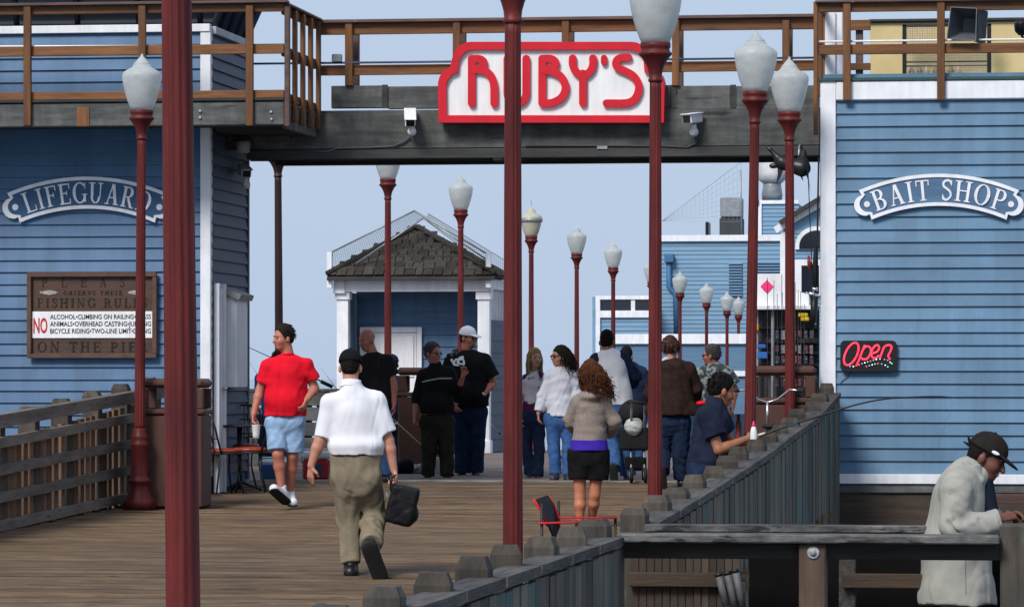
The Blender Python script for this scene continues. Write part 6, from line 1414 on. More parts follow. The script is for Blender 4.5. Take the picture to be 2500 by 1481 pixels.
# ---- patterned shirt
p = Person('man in sunglasses and grey leaf-print shirt looking aside', 1748, 48.4); J = p.J
L, R, HL, HR = J(1716, 902), J(1776, 902), J(1730, 1020), J(1766, 1020); nk = J(1743, 888); p.head(J(1737, 866, .0), (-.92, .38, -.05), nk, h_grey, 'short', 1.0, m_lens)
eL, wL, eR, wR = J(1704, 952), J(1706, 1000, -.02), J(1794, 948), J(1788, 995, -.05)
p.torso(L, R, HL, HR, AWAY); p.arm(L, eL, wL, 1.05); p.arm(R, eR, wR, 1.05); p.hand(wL, vec(0, .1, -1), vec(.8, 0, 0), 1, .4); p.hand(wR, vec(0, .1, -1), vec(-.8, 0, 0), -1, .4)
KL, AL, KR, AR = J(1730, 1095), J(1730, 1155), J(1768, 1095), J(1768, 1155); p.leg(HL, KL, AL); p.leg(HR, KR, AR)
p.add('print_shirt', p.shirt(L, R, HL, HR, AWAY, J(0, 1012)[2], 1.0, ((L, J(1703, 940), .088, .088), (R, J(1792, 938), .088, .09)), rc=.185, rw=.19, rh=.2, collar=J(1743, 886)), cloth('leaf_print', (.085, .095, .10), (.05, .058, .062), 12, spots=(17, .50, (.33, .36, .35))), wrinkle=.006, wl=.16)
pants(p, HL, HR, KL, KR, AL, AR, J(0, 1008)[2], den_d, AWAY); p.shoe(AL, AWAY, mat=m_black); p.shoe(AR, AWAY, mat=m_black); p.done(sk_red)

# ---- fisherman in navy at the rail
p = Person('young man in navy T-shirt with red collar lining holding a fishing rod at the fence', 1730, 34.2); J = p.J
f = nrm((.92, .3, 0)); L, R = J(1728, 1012, -.12), J(1752, 1004, .18); HL, HR = J(1712, 1160, -.09), J(1722, 1160, .10)
nk = J(1746, 982, .02); p.head(J(1762, 951, .03), (.88, .35, -.30), nk, h_black, 'short', 1.1)
eL, wL, eR, wR = J(1752, 1097, -.18), J(1822, 1070, -.10), J(1790, 1085, .24), J(1828, 1078, .10)
p.torso(L, R, HL, HR, f); p.arm(L, eL, wL, 1.1); p.arm(R, eR, wR, 1.05); p.hand(wL, J(1850, 1060, -.06) - wL, vec(.2, .7, -.5), 1, .85); p.hand(wR, J(1850, 1075, .04) - wR, vec(.2, -.7, -.4), -1, .85)
KL, AL, KR, AR = J(1722, 1255, -.1), J(1712, 1309, -.1), J(1735, 1255, .1), J(1728, 1309, .1); p.leg(HL, KL, AL); p.leg(HR, KR, AR)
b = Blob(); cs, ch = (L + R) / 2, (HL + HR) / 2
b.cap(L, R, .082, .082, .03); b.cap(cs + vec(-.01, 0, -.09), ch + vec(.02, 0, .12), .195, .19, .05, sq=(f, .72)); b.cap(ch + vec(.02, 0, .12), ch, .19, .185, .04, sq=(f, .72)); b.cap(L, J(1746, 1064, -.16), .088, .092, .03, flat=(0, 1)); b.cap(R, J(1776, 1055, .22), .088, .088, .03, flat=(0, 1)); b.cap(cs, nk, .10, .078, .03)
b.cut((0, 0, -1), J(0, 1172)); p.add('t_shirt', b, cloth('ink_navy_cotton', (.016, .021, .042), (.010, .014, .028), 10), wrinkle=.006, wl=.15)
p.add('red_lining', Blob().ell(J(1712, 984, -.03), np.eye(3), (.045, .07, .022), .02), c_red, .007)
pants(p, HL, HR, KL, KR, AL, AR, J(0, 1130)[2], den_d, f); p.shoe(AL, f, mat=m_black); p.shoe(AR, f, mat=m_black); p.done(sk_tan)
# his rod
def rodpts(pts, D): 
    out = []
    for px, py in pts:
        X, Y = atD(px, D); out.append((X, Y, zat(py, D)))
    return out
Dr = 34.15
rp_ = thing('fishing_rod', 'long dark fishing rod pointing out over the fence from the young man\'s hands', 'fishing rod', rodpts([(1845, 1068)], Dr)[0])
MB().tube(rodpts(smooth_path([(1832, 1072), (1900, 1047), (1990, 1018), (2080, 990), (2150, 975), (2220, 969), (2290, 967), (2326, 970)], 5), Dr), [.0115 - .0070 * k / 35 for k in range(36)], 6).build('blank', m_black, rp_)
MB().tube(rodpts([(1818, 1077), (1848, 1066)], Dr), .014, 8).build('grip', m_rubber, rp_)
MB().tube(rodpts([(1848, 1063), (1868, 1057)], Dr), .012, 8).build('foregrip', M('cork_grip', (.6, .5, .38), None, 20), rp_)
MB().tube(rodpts([(1925, 1040), (1947, 1032)], Dr), .0095, 8).build('ferrule', M('blue_ferrule', (.05, .12, .3), None, 5), rp_)
x_, y_, z_ = rodpts([(1846, 1084)], Dr)[0]; rel = MB(); rel.lathe([(.012, -.05), (.03, -.04), (.032, -.01), (.02, 0), (.034, .015), (.034, .03), (.014, .05)], 14); tl = math.radians(68); rel.v = [(x_ + v[0] * math.cos(tl) + v[2] * math.sin(tl), y_ - .02 + v[1], z_ - v[0] * math.sin(tl) + v[2] * math.cos(tl)) for v in rel.v]; ro = rel.build('reel', M('dark_reel', (.05, .05, .055), (.02, .02, .022), 20, rough=.3), rp_)
MB().tube([(x_ + .01, y_ - .05, z_ - .01), (x_ + .06, y_ - .07, z_ + .02), (x_ + .075, y_ - .05, z_ + .03)], .007, 6).build('crank', m_chrome, ro)
MB().tube(rodpts([(2326, 970), (2329, 974), (2290, 1090), (2255, 1240)], Dr)[:3], .0012, 3).build('line', m_steel, rp_)

# ---- man in pale jacket and cap on the lower landing
LAND = -1.0
p = Person('man in pale grey jacket and dark cap bent over at the near landing rail', 2330, 24.3, gz=LAND); J = p.J
f = nrm((.93, .0, 0)); L, R = J(2325, 1186, -.17), J(2372, 1178, .17); HL, HR = J(2330, 1405, -.11), J(2338, 1405, .11)
nk = J(2368, 1150); up_ = nrm((.36, 0, .93)); p.head(J(2410, 1114, .0), nrm((.88, -.26, -.42)), nk, h_black, 'crop', 1.14, up=up_)
p.cap_hat(cloth('dark_brown_canvas', (.022, .018, .017), (.014, .012, .012), 20))
p.add('cap_flash', Blob().ell(p.P(.086, .045, .035), np.stack(p.hb), (.006, .028, .012), .004), c_white, .005); p.add('cap_strap', Blob().cap(p.P(.0, -.115, .03), p.P(.02, -.135, .055), .012, .006, .004).cap(p.P(.0, -.115, .015), p.P(.02, -.145, .02), .010, .005, .004), m_black, .005)
eL, wL, eR, wR = J(2318, 1284, -.23), J(2430, 1264, -.20), J(2400, 1285, .22), J(2455, 1262, .12)
p.torso(L, R, HL, HR, f); p.arm(L, eL, wL, 1.05); p.arm(R, eR, wR, 1.05); p.hand(wL, J(2490, 1248, -.1) - wL, vec(0, .5, -.8), 1, .55, 1.15); p.hand(wR, J(2500, 1255, .06) - wR, vec(0, -.5, -.8), -1, .55, 1.15)
KL, AL, KR, AR = J(2330, 1580, -.11), J(2318, LAND * 0 + p.yg - .09 * p.s, -.11), J(2345, 1580, .11), J(2330, p.yg - .09 * p.s, .11); p.leg(HL, KL, AL); p.leg(HR, KR, AR)
m_jk = cloth('pale_grey_canvas', (.345, .335, .295), (.29, .28, .25), 9, bump=.5, bscale=220)
b = Blob(); cs, ch = (L + R) / 2, (HL + HR) / 2
b.cap(J(2366, 1160), L, .10, .090, .04); b.cap(J(2366, 1160), R, .10, .090, .04); b.cap(cs + vec(-.02, 0, -.10), ch + vec(.0, 0, .16), .205, .215, .05, sq=(f, .78)); b.cap(ch + vec(.0, 0, .16), ch + vec(.01, 0, -.14), .215, .245, .05, sq=(f, .92))
b.cap(R, eR, .10, .088, .03); b.cap(eR, J(2440, 1266, .14), .088, .066, .03, flat=(0, 1)); b.cap(cs, J(2372, 1158), .12, .09, .03)
b.cut((0, 0, -1), J(0, 1470)); jko = p.add('jacket', b, m_jk, wrinkle=.014, wl=.20, wdir=(1, 1, .22)); L2 = L + vec(.0, -.03, -.03)
sl_ = Blob().cap(L2, eL + vec(0, -.03, 0), .100, .080, .03).cap(eL + vec(0, -.03, 0), J(2420, 1270, -.22), .082, .062, .03, flat=(0, 1))
for q in (((2318, 1262), (2362, 1280), -.335), ((2312, 1246), (2352, 1262), -.335), ((2326, 1226), (2356, 1246), -.33), ((2340, 1262), (2372, 1252), -.325), ((2300, 1270), (2322, 1296), -.33), ((2380, 1262), (2396, 1284), -.30), ((2312, 1200), (2345, 1222), -.31)):
    sl_.cap(J(*q[0], q[2]), J(*q[1], q[2]), .014, .008, .03, sub=True)
slo = p.add('jacket_sleeve', sl_, m_jk, wrinkle=.008, wl=.19, wdir=(.7, .3, 1.1))
m_sm = cloth('jacket_seam', (.17, .165, .145))
p.decal(slo, strip([(2408, 1246 + k * 6) for k in range(1)], 1) + [[(2409, 1250), (2411, 1250), (2414, 1286), (2412, 1286)], [(2290, 1176), (2292, 1175), (2306, 1200), (2304, 1202)], [(2304, 1201), (2306, 1200), (2330, 1216), (2329, 1219)]], m_sm, 'seam', .001)
p.decal(jko, [[(2346 + a, 1300 + 12 * k), (2348 + a, 1300 + 12 * k), (2348 + a + .5, 1312 + 12 * k), (2346 + a + .5, 1312 + 12 * k)] for a in (0,) for k in range(12)], m_sm, 'seam', .001)
p.add('collar', Blob().cap(J(2368, 1160, -.03), J(2362, 1138, -.03), .088, .084, .01, flat=(1, 1)).cap(J(2352, 1130, -.09), J(2388, 1170, -.10), .022, .03, .01), m_jk, .007, wrinkle=.003)
p.add('cuff', Blob().cap(J(2408, 1275, -.2), J(2432, 1267, -.2), .078, .074, .008, flat=(1, 1)), m_jk, .007, wrinkle=.003)
p.add('undershirt', Blob().cap(J(2392, 1172, .0), J(2402, 1250, .0), .08, .09, .03), cloth('deep_navy_knit', (.014, .02, .035), None, 12), .009)
pants(p, HL, HR, KL, KR, AL, AR, J(0, 1400)[2], khaki, f); p.shoe(AL, f, mat=m_black); p.shoe(AR, f, mat=m_black); p.done(sk_dark)
# ---------------------------------------------------------------- the near landing and its rail
YF = 22.85
ld = MB()
struct(MB().box(-2.42, 3.6, YF + .1, 26.6, LAND - .12, LAND - .02).build('landing_deck', m_darkwood))
lr = thing('landing_rail', 'heavy weathered rail of the near landing with a big bolted post', 'railing', (at(1950, 1330, YF)[0], YF, LAND))
xl, xr_ = at(1511, 1310, YF)[0], at(2441, 1310, YF)[0]
def lz(py): return at(1975, py, YF)[1]
MB().cbox(xl, xr_, YF - .17, YF + .07, lz(1323), lz(1302), .008).build('cap', m_nearcap, lr)
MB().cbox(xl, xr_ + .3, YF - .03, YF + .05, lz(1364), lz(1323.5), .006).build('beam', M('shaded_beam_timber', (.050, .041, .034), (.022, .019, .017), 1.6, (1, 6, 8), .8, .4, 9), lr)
pst = MB(); px0, px1 = at(1954, 1400, YF)[0], at(2020, 1400, YF)[0]
pst.cbox(px0, px1, YF - .13, YF + .04, LAND, lz(1324), .01); po = pst.build('post', M('red_brown_post', (.125, .075, .05), (.06, .04, .03), 1.6, (9, 9, 1), .8, .4, 9), lr)
bx, bz_ = at(1989, 1346, YF)
def facing(mb, x, y, z): mb.v = [(x + v[0], y - v[2], z + v[1]) for v in mb.v]; return mb
facing(MB().lathe([(.035, 0), (.036, .006), (.03, .009), (.028, .008), (.016, .010), (.016, .02), (.004, .022)], 18), bx, YF - .13, bz_).build('washer_bolt', M('rust_pocked_zinc', (.42, .43, .43), (.2, .2, .2), 30, rough=.5, metal=.3), po)
MB().cbox(at(2442, 1400, YF)[0], at(2520, 1400, YF)[0], YF - .05, YF + .14, LAND, lz(1276), .015).build('end_post', m_fpost, lr)
MB().cbox(xr_ - .02, xr_ + .005, YF - .02, YF + .055, lz(1364), lz(1325)).build('cleat', m_frail, lr)
# second rail behind
YF2 = 24.45
l2 = thing('landing_back_rail', 'second weathered rail along the back of the near landing', 'railing', (at(1900, 1280, YF2)[0], YF2, LAND))
def l2z(py): return at(1900, py, YF2)[1]
MB().cbox(at(1576, 1290, YF2)[0], at(2262, 1290, YF2)[0], YF2 - .07, YF2 + .07, l2z(1298), l2z(1280), .006).build('cap', m_nearcap, l2)
for k, px in enumerate(range(1542, 1808, 19)):
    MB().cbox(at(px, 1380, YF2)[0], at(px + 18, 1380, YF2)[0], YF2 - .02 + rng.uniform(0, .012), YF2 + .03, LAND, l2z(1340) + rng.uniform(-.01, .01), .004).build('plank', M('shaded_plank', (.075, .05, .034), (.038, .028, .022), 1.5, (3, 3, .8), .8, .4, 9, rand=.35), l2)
MB().cbox(at(1538, 1400, YF2)[0], at(1808, 1400, YF2)[0], YF2 - .075, YF2 - .025, l2z(1432), l2z(1397), .005).build('low_board', M('ochre_board', (.062, .037, .02), (.032, .02, .013), 1.6, (1, 6, 8), .7, .35, 9, spots=(3, .66, (.06, .04, .03))), l2)
MB().cbox(at(2058, 1400, YF2)[0], at(2300, 1400, YF2)[0], YF2 - .06, YF2 - .01, l2z(1432), l2z(1397), .005).build('low_board', M('ochre_board', (.17, .095, .045)), l2)
for px in (1600, 2068, 2290): MB().cbox(at(px, 1400, YF2)[0] - .05, at(px, 1400, YF2)[0] + .05, YF2 - .0, YF2 + .1, LAND, l2z(1299), .006).build('post', m_frail, l2)
MB().box(at(1810, 1400, YF2)[0], 3.4, YF2 + .6, YF2 + .7, LAND - .02, l2z(1352)).build('shade_backing', M('void_shade', (.010, .009, .009), None, 5, rough=.95, spec=.0), l2)  # matt black sheet added to stand for deep shade under the rail
for k, (px, py) in enumerate(((1751, 1396), (1772, 1392), (1791, 1386))):
    x0, z0 = at(px + 3, py + 3, YF2 - .16); x1, z1 = at(px + 16, 1452, YF2 - .16)
    rt = thing('rod_holder', '%s grey pipe rod holder leaning on the low planks of the landing' % ('first', 'middle', 'last')[k], 'rod holder', (x1, YF2 - .16, LAND), 0, 'pipe rod holders on the landing')
    d = Vector((x1 - x0, 0, z1 - z0)); 
    MB().tube([(x0, YF2 - .16, z0), (x0 + d.x * 1.5, YF2 - .16, z0 + d.z * 1.5)], .023, 12).build('pipe', M('dull_pipe', (.13, .13, .13), (.07, .07, .07), 12, rough=.6), rt)
    MB().tube([(x0 - d.x * .02, YF2 - .161, z0 - d.z * .02), (x0 + d.x * .12, YF2 - .161, z0 + d.z * .12)], .0245, 12).build('mouth', m_black, rt)

# ---------------------------------------------------------------- bins
def make_bin():
    rt = thing('trash_bin', 'x', 'bin', group='brown bins with open hoods'); w, d, h = .33, .3, 1.0
    MB().cbox(-w, w, -d, d, 0, h - .06, .02).build('body', m_brownbin, rt, local=True); MB().cbox(-w - .015, w + .015, -d - .015, d + .015, h - .055, h, .015).build('rim', m_brownbin, rt, local=True)
    for sx_ in (-1, 1):
        for sy_ in (-1, 1): MB().cbox(sx_ * (w - .10), sx_ * w, sy_ * (d - .07), sy_ * d, h + .002, h + .21, .01).build('hood_post', m_brownbin, rt, local=True)
    MB().cbox(-w - .01, w + .01, -d - .01, d + .01, h + .212, h + .31, .035).build('hood', m_brownbin, rt, local=True)
    return rt
b0 = make_bin()
def bin_at(o, label, px, D, s_=1.0):
    X, Y = atD(px, D); o.location = (X, Y, ground(Y) + .0); o.rotation_euler = (0, 0, YAW * .5); o.scale = (s_,) * 3; o['label'] = label; return o
b1, b2 = copy_tree(b0), copy_tree(b0)
bin_at(b0, 'brown bin with open hood behind the lamp at the slatted fence', 428, 41.0)
bin_at(b1, 'brown bin with open hood before the tackle stand by the bait shop', 1908, 41.9, 1.07)
bin_at(b2, 'brown bin with open hood behind the grey-haired man', 1040, 50.5, 1.0)
for o in list(b2.children):
    pass

# ---------------------------------------------------------------- bistro chairs and table
def make_chair():
    rt = thing('bistro_chair', 'x', 'chair', group='wrought-iron bistro chairs')
    MB().lathe([(.02, .445), (.19, .445), (.20, .46), (.19, .485), (.02, .495)], 24).build('seat_cushion', M('orange_red_vinyl', (.30, .045, .018), (.22, .03, .014), 12, rough=.4, spots=(30, .66, (.6, .5, .35))), rt, local=True)
    MB().tube([(.195 * math.cos(a), .195 * math.sin(a), .435) for a in np.linspace(0, 2 * math.pi, 20, endpoint=False)], .012, 6, closed=True).build('seat_ring', m_iron, rt, local=True)
    for a in (45, 135, 225, 315):
        c, s_ = math.cos(math.radians(a)), math.sin(math.radians(a)); MB().tube([(c * .17, s_ * .17, .43), (c * .15, s_ * .15, .25), (c * .23, s_ * .23, .0)], .011, 6).build('leg', m_iron, rt, local=True)
    bk = MB().tube([(-.19, .12, .44), (-.22, .20, .70), (-.20, .24, .86), (-.1, .255, .92), (.1, .255, .92), (.20, .24, .86), (.22, .20, .70), (.19, .12, .44)], .012, 6).build('backrest', m_iron, rt, local=True)
    for k in range(6):
        x = -.15 + .06 * k; MB().tube([(x * .8, .17, .45), (x, .235, .70), (x * .9, .25, .91)], .006, 5).build('back_wire', m_iron, bk, local=True)
    for z in (.60, .76): MB().tube([(-.21, .175 + (z - .6) * .22, z), (0, .225 + (z - .6) * .1, z), (.21, .175 + (z - .6) * .22, z)], .008, 5).build('back_band', m_iron, bk, local=True)
    return rt
c0 = make_chair(); c1 = copy_tree(c0); c2 = copy_tree(c0)
def chair_at(o, px, D, rz, label, s_=1.0):
    X, Y = atD(px, D); o.location = (X, Y, ground(Y)); o.rotation_euler = (0, 0, rz); o['label'] = label; o.scale = (s_, s_, s_)
chair_at(c0, 547, 43.6, 2.2, 'black iron bistro chair with orange seat nearest the lifeguard corner')
chair_at(c1, 612, 43.9, -1.4, 'black iron bistro chair with orange seat beside the man in red')
chair_at(c2, 590, 44.9, .2, 'black iron bistro chair facing out behind the bistro table')
X, Y = atD(585, 44.2); tb = thing('bistro_table', 'small round black iron table between the bistro chairs', 'table', (X, Y, ground(Y)))
MB().lathe([(.02, .70), (.28, .70), (.29, .71), (.28, .725), (.02, .728)], 28, (X, Y, ground(Y))).build('top', m_iron, tb)
MB().lathe([(.03, .02), (.025, .4), (.03, .70)], 10, (X, Y, ground(Y))).build('stem', m_iron, tb)
for a in range(3):
    c, s_ = math.cos(a * 2.09), math.sin(a * 2.09); MB().tube([(X, Y, ground(Y) + .1), (X + c * .25, Y + s_ * .25, ground(Y) + .012)], .014, 6).build('foot', m_iron, tb)

# ---------------------------------------------------------------- coolers, bags and clutter on the plaza
def cooler(label, px, D, w, d, h, mb_, ml_, rz=.0):
    X, Y = atD(px, D); g = ground(Y) + .01; rt = thing('cooler', label, 'cooler', (X, Y, g), rz)
    MB().cbox(-w, w, -d, d, 0, h * .72, .02).build('tub', mb_, rt, local=True); MB().cbox(-w - .01, w + .01, -d - .01, d + .01, h * .725, h, .025).build('lid', ml_, rt, local=True)
    MB().tube([(-w - .012, -.0, h * .55), (-w - .03, 0, h * .75), (-w - .02, 0, h + .02), (w + .02, 0, h + .02), (w + .03, 0, h * .75), (w + .012, 0, h * .55)], .01, 6).build('handle', m_cleanwhite, rt, local=True)
    MB().cbox(-w * .5, w * .5, -d - .004, -d - .0005, h * .15, h * .55, .001).build('label_panel', M('cooler_label', (.04, .07, .14), None, 9), rt, local=True)
    return rt
m_cr = M('red_plastic', (.42, .015, .02), None, 5, rough=.35); m_cb = M('blue_plastic', (.02, .10, .34), None, 5, rough=.35)
cooler('red cooler with white lid beside the walking man in white', 772, 46.8, .15, .14, .33, m_cr, m_cleanwhite, .1)
cooler('blue cooler with white lid under the bistro table', 668, 46.5, .13, .13, .24, m_cb, m_cleanwhite, -.1)
def soft(name, label, cat, px, D, rad, mat, seed=2):
    X, Y = atD(px, D); g = ground(Y) + .01; b = Blob().ell((0, 0, rad[2] * .75), np.eye(3), rad, .03); b.ell((rad[0] * .35, 0, rad[2] * 1.2), np.eye(3), (rad[0] * .55, rad[1] * .7, rad[2] * .7), .04); b.cut((0, 0, -1), (0, 0, 0.001))
    o = put(name, b.mesh(name, .012, .012, .09, seed), mat, None, (X, Y, g)); return tag(o, label, cat)
soft('red_bag', 'crumpled red bag on the paving behind the grey-haired man', 'bag', 1085, 49.6, (.13, .1, .11), m_cr)
soft('plastic_bag', 'shiny clear plastic bag on the paving beside the red bag', 'bag', 1020, 49.3, (.14, .1, .06), M('clear_crinkle', (.42, .42, .42), (.1, .1, .1), 30, rough=.15, spots=(25, .55, (.05, .045, .045))), 5)
soft('dark_bag', 'dark bag on the paving beside the bin', 'bag', 985, 49.2, (.12, .1, .09), c_black, 6)
X, Y = atD(1068, 49.7); g = ground(Y) + .26; 
X, Y = atD(1066, 49.2); g = ground(Y) + .01
tp = thing('bucket', 'white bucket with an orange cup in it behind the grey-haired man', 'bucket', (X, Y, g)); MB().lathe([(.075, 0), (.085, .19), (.09, .2), (.08, .19), (.07, .02)], 20, (X, Y, g)).build('pail', m_cleanwhite, tp)
tag(MB().lathe([(.035, .202), (.045, .32), (.04, .318), (.03, .21)], 16, (X, Y, g)).build('orange_cup', M('orange_plastic', (.75, .09, .01), None, 5, rough=.4)), 'orange cup standing in the white bucket', 'cup')
def leaning_rod(label, pts, D, mat, r=.008):
    rt = thing('leaning_rod', label, 'fishing rod', rodpts([pts[0]], D)[0]); P_ = rodpts(pts, D); MB().tube(P_, [r, r * .45] if len(P_) == 2 else [r * (1 - .6 * k / (len(P_) - 1)) for k in range(len(P_))], 6).build('blank', mat, rt)
    a, b_ = Vector(P_[0]), Vector(P_[-1]); MB().tube([a, a.lerp(b_, .14)], r * 1.9, 8).build('grip', m_rubber, rt)
leaning_rod('black rod slanting up behind the man in red', [(812, 944), (740, 908), (608, 848)], 49.5, m_black, .012)
leaning_rod('thin rod slanting behind the bistro table at the rail', [(700, 1000), (640, 930), (606, 880)], 50.2, m_steel, .006)
leaning_rod('thin grey rod leaning at the kiosk behind the man in white', [(830, 960), (784, 898)], 51.0, m_steel, .006)
leaning_rod('yellow bamboo rod slanting behind the grey-haired man', [(1040, 1096), (955, 1018)], 49.0, M('bamboo', (.6, .5, .22), None, 20), .010)
leaning_rod('thin pale rod leaning at the kiosk column', [(1222, 1060), (1190, 1025)], 52.0, m_steel, .006)
# low wall of timbers at the back of the plaza
bw = thing('plaza_fence', 'dark timber rail fence at the far side of the plaza behind the people', 'fence', (atD(750, 53)[0], atD(750, 53)[1], 0))
Yf = 52.2
for px in range(610, 880, 45): 
    x_ = at(px, 1000, Yf)[0]; put('post', post_mesh(.16, 1.02, .05).mesh('post'), m_frail, bw, (x_, Yf, ground(Yf)))
x0, x1 = at(560, 1000, Yf)[0], at(880, 1000, Yf)[0]
for z in (.10, .30, .50, .70, .90): MB().cbox(x0, x1, Yf - .12, Yf - .085, ground(Yf) + z - .09, ground(Yf) + z + .085).build('rail', m_greywood, bw)
MB().cbox(x0, x1, Yf - .13, Yf + .1, ground(Yf) + .99, ground(Yf) + 1.03).build('cap', m_frail, bw)

# ---------------------------------------------------------------- stroller
X, Y = atD(1556, 45.7); g = ground(Y) + .0
st = thing('stroller', 'dark grey pram-style stroller with black hood pushed by the man in the raglan top', 'stroller', (X, Y, g), YAW)
def SJ(px, py, y=0): k = 45.7 / FPX; yg = HY + (CAMZ - g) * FPX / 45.7; return ((px - 1556) * k, y, max(.0, (yg - py) * k))
m_sfab = cloth('stroller_fabric', (.02, .02, .022))
put('hood', Blob().ell(SJ(1545, 1010, .1), np.eye(3), (.16, .22, .16), .02).mesh('hood', .011, .004, .1), m_sfab, st, local=True)
put('seat', Blob().rbox(SJ(1548, 1070, .1), np.eye(3), (.13, .16, .10), .03, .02).mesh('seat', .011, .004, .1), m_sfab, st, local=True)
put('blanket', Blob().ell(SJ(1546, 1040, -.09), np.eye(3), (.10, .06, .10), .02).mesh('blanket', .01, .008, .07), cloth('white_blanket', (.55, .56, .56), (.3, .32, .32), 14), st, local=True)
for sx_ in (1540, 1572):
    mb = MB(); mb.tube([SJ(sx_, 985, -.28), SJ(sx_, 1030, -.12), SJ(sx_, 1110, .1), SJ(sx_, 1160, .3)], .013, 6); put('frame', mb.mesh('frame'), m_steel, st, local=True)
    mb = MB(); mb.tube([SJ(sx_, 1070, .05), SJ(sx_, 1165, -.22)], .013, 6); put('frame', mb.mesh('frame'), m_steel, st, local=True)
mb = MB(); mb.tube([SJ(1528, 982, -.3), SJ(1545, 980, -.32), SJ(1572, 985, -.3)], .015, 8); put('push_bar', mb.mesh('push_bar'), m_rubber, st, local=True)
put('basket', Blob().rbox(SJ(1552, 1130, .05), np.eye(3), (.10, .17, .05), .02, .02).mesh('basket', .011), c_black, st, local=True)
for (px, y_) in ((1540, -.22), (1574, -.22), (1540, .32), (1574, .32)):
    mb = MB(); c = SJ(px, 0, y_); mb.lathe([(.02, -.02), (.082, -.02), (.09, 0), (.082, .02), (.02, .02)], 20); mb.v = [(c[0] + v[2], c[1] + v[0], .092 + v[1]) for v in mb.v]; w_ = put('wheel', mb.mesh('wheel'), m_rubber, st, local=True)
    mb = MB(); mb.lathe([(.01, -.024), (.04, -.024), (.04, .024), (.01, .024)], 12); mb.v = [(c[0] + v[2], c[1] + v[0], .092 + v[1]) for v in mb.v]; put('hub', mb.mesh('hub'), m_steel, w_, local=True)

# ---------------------------------------------------------------- folding camp chair
Dc = 26.2; X, Y = atD(1400, Dc); g = ground(Y)
cc = thing('camp_chair', 'black folding camp chair with red piping behind the near fence', 'chair', (X, Y, g), YAW)
def CJ(px, py, y=0): k = Dc / FPX; yg = HY + (CAMZ - g) * FPX / Dc; return Vector(((px - 1400) * k, y, (yg - py) * k))
m_cf = cloth('black_nylon', (.012, .012, .013), None, 20, rough=.6); m_rp = cloth('red_piping', (.65, .03, .04))
def panel(name, pts, th, mat):
    n = len(pts); q = [Vector(p) for p in pts]; nn = (q[1] - q[0]).cross(q[2] - q[0]).normalized() * th; mb = MB(); mb.add([v for v in q] + [v + nn for v in q], [tuple(range(n)), tuple(range(2 * n - 1, n - 1, -1))] + [(k, (k + 1) % n, n + (k + 1) % n, n + k) for k in range(n)]); return put(name, mb.mesh(name), mat, cc, local=True)
bkp = panel('backrest', [CJ(1303, 1218, -.2), CJ(1322, 1250, -.21), CJ(1345, 1300, -.2), CJ(1352, 1340, -.2), CJ(1368, 1335, .2), CJ(1362, 1270, .22), CJ(1350, 1232, .22), CJ(1336, 1211, .2)], .012, m_cf)
for pts in ([CJ(1302, 1214, -.205), CJ(1310, 1228, -.212), CJ(1322, 1248, -.215), CJ(1336, 1280, -.212)], [CJ(1337, 1210, .205), CJ(1352, 1232, .225), CJ(1363, 1262, .225), CJ(1366, 1290, .22)]):
    mb = MB(); mb.tube(pts, .009, 6); put('piping', mb.mesh('piping'), m_rp, bkp, local=True)
arml = panel('armrest', [CJ(1318, 1271, -.26), CJ(1450, 1266, -.26), CJ(1450, 1266, -.18), CJ(1318, 1271, -.18)], -.012, m_cf); mb = MB(); mb.tube([CJ(1314, 1273, -.262), CJ(1380, 1271, -.262), CJ(1452, 1268, -.262)], .0065, 6); put('piping', mb.mesh('piping'), m_rp, arml, local=True)
armr = panel('armrest', [CJ(1365, 1264, .2), CJ(1508, 1263, .2), CJ(1508, 1263, .28), CJ(1365, 1264, .28)], -.012, m_cf); mb = MB(); mb.tube([CJ(1365, 1266, .2), CJ(1430, 1266, .2), CJ(1510, 1266, .2)], .0065, 6); put('piping', mb.mesh('piping'), m_rp, armr, local=True)
panel('seat', [CJ(1345, 1400, -.22), CJ(1480, 1380, -.22), CJ(1480, 1380, .22), CJ(1345, 1400, .22)], .015, m_cf)
for a, b_ in ((CJ(1322, 1225, -.24), CJ(1322, 1530, -.24)), (CJ(1365, 1225, .24), CJ(1362, 1530, .24)), (CJ(1448, 1266, -.24), CJ(1448, 1530, -.24)), (CJ(1505, 1264, .24), CJ(1500, 1530, .24)), (CJ(1322, 1400, -.24), CJ(1500, 1535, .24)), (CJ(1448, 1400, -.24), CJ(1362, 1535, .24))):
    b_.z = .012; mb = MB(); mb.tube([a, b_], .011, 6); put('leg', mb.mesh('leg'), m_iron, cc, local=True)

# ---------------------------------------------------------------- bicycle leaning inside the fence, bottle on the rail
Yb_ = 40.6; X, Y = atD(1893, 41.0)
by = thing('bicycle', 'bicycle with swept chrome handlebar parked before the brown bin at the fence', 'bicycle', (X, Y - .9, ground(Y - .9)), .12)
def tub(name, pts, r, mat, par=by, n=8): mb = MB(); mb.tube(pts, r, n); return put(name, mb.mesh(name), mat, par, local=True)
m_bf = M('dark_frame_paint', (.02, .02, .025), None, 5, rough=.3)
for yy, nm in ((0.52, 'wheel'), (-.52, 'wheel')):
    w_ = tub(nm, [(.0, yy + .33 * math.cos(a), .345 + .33 * math.sin(a)) for a in np.linspace(0, 2 * math.pi, 28, endpoint=False)] , .018, m_rubber)
    mb = MB(); mb.tube([(0, yy + .30 * math.cos(a), .345 + .30 * math.sin(a)) for a in np.linspace(0, 2 * math.pi, 24, endpoint=False)], .010, 6, closed=True); put('rim', mb.mesh('rim'), m_chrome, w_, local=True)
    for k in range(10):
        a = k * math.pi / 5; tub('spoke', [(0, yy, .345), (0, yy + .3 * math.cos(a), .345 + .3 * math.sin(a))], .002, m_chrome, w_, 4)
fr = tub('frame', [(0, -.52, .345), (0, -.05, .30), (0, .32, .72), (0, .36, .80)], .017, m_bf)
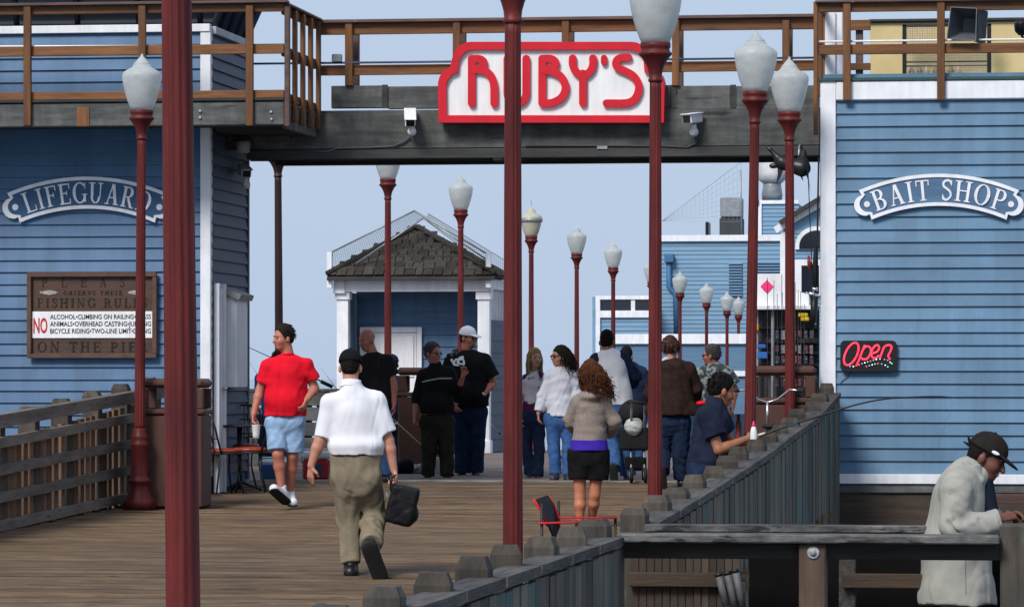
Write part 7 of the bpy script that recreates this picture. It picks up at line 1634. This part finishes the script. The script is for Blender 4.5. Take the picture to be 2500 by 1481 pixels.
tub('tube', [(0, -.05, .30), (0, -.2, .78)], .016, m_bf, fr); tub('tube', [(0, -.18, .72), (0, .33, .75)], .016, m_bf, fr); tub('tube', [(0, -.52, .345), (0, -.18, .70)], .010, m_bf, fr)
tub('fork', [(0, .36, .80), (0, .40, .60), (0, .52, .345)], .014, m_bf)
hbz = zat(958, 40.2) - ground(Y - .9)
tub('stem', [(0, .35, .80), (0, .33, hbz - .10)], .013, m_chrome)
tub('handlebar', [(-.30, .10, hbz + .02), (-.22, .16, hbz + .03), (-.10, .30, hbz - .07), (0, .33, hbz - .10), (.10, .30, hbz - .07), (.22, .16, hbz + .03), (.30, .10, hbz + .02)], .012, m_chrome)
for sx_ in (-1, 1): tub('grip', [(sx_ * .30, .10, hbz + .02), (sx_ * .34, .0, hbz + .02)], .018, m_rubber)
sd_ = Blob().ell((0, -.22, .84), np.eye(3), (.08, .12, .035), .02).ell((0, -.10, .845), np.eye(3), (.03, .10, .025), .03); put('saddle', sd_.mesh('saddle', .01), m_rubber, by, local=True)
Xb, Db = -2.60, 0; Yb2, Db = atX(1834, -2.60); zt_ = railtop(Yb2) - .033
bo = thing('squeeze_bottle', 'white squeeze bottle with pink cap standing on the fence rail', 'bottle', (-2.58, Yb2, zt_)); 
MB().lathe([(.026, 0), (.028, .01), (.028, .09), (.02, .125), (.014, .135)], 16, (-2.58, Yb2, zt_)).build('bottle_body', m_cleanwhite, bo); MB().lathe([(.015, .136), (.016, .15), (.008, .165), (.006, .18)], 12, (-2.58, Yb2, zt_)).build('bottle_cap', M('pink_plastic', (.8, .03, .2), None, 5, rough=.4), bo)

# ---------------------------------------------------------------- dark fish hung under the bridge
Yq = YBR - .3; Q = lambda px, py, y=0.0: vec(at(px, py, Yq + y)[0], Yq + y, at(px, py, Yq + y)[1])
fs = thing('hanging_fish', 'dark mounted swordfish hanging under the bridge beside the bait shop', 'fish mount', tuple(float(v) for v in Q(1925, 395)))
fb = Blob().cap(Q(1912, 398), Q(1958, 410), .075, .085, .05).cap(Q(1958, 410), Q(1962, 372, .05), .08, .03, .05).cap(Q(1905, 392), Q(1880, 365), .045, .018, .05).cap(Q(1880, 365), Q(1864, 352), .018, .006, .02)
fb.ell(Q(1888, 405), np.eye(3), (.045, .03, .03), .03)
put('body', fb.mesh('body', .009), M('dark_fish_skin', (.018, .02, .022), (.011, .012, .013), 20, rough=.35), fs); bpy.context.view_layer.update()
for c in fs.children: c.matrix_parent_inverse = Matrix.Translation(-Vector(fs.location))
m_fin = M('dark_fish_skin', (.018, .02, .022))
for nm, poly in (('pectoral_fin', [(1898, 400), (1899, 425), (1895, 449), (1906, 432), (1915, 408)]), ('pelvic_fin', [(1945, 425), (1953, 430), (1961, 442), (1959, 428), (1962, 415)]), ('tail_fin', [(1958, 412), (1968, 425), (1974, 445), (1978, 466), (1974, 432), (1967, 404)])):
    MB().prism(pp(poly, Yq), Yq - .015, Yq + .015).build(nm, m_fin, fs)
MB().tube([tuple(Q(1950, 380)), (float(Q(1950, 380)[0]), Yq + .1, at(1950, 355, Yq)[1]), (float(Q(1950, 370)[0]), YBR - .022, at(1950, 350, Yq)[1])], .012, 6).build('hanger', m_steel, fs)
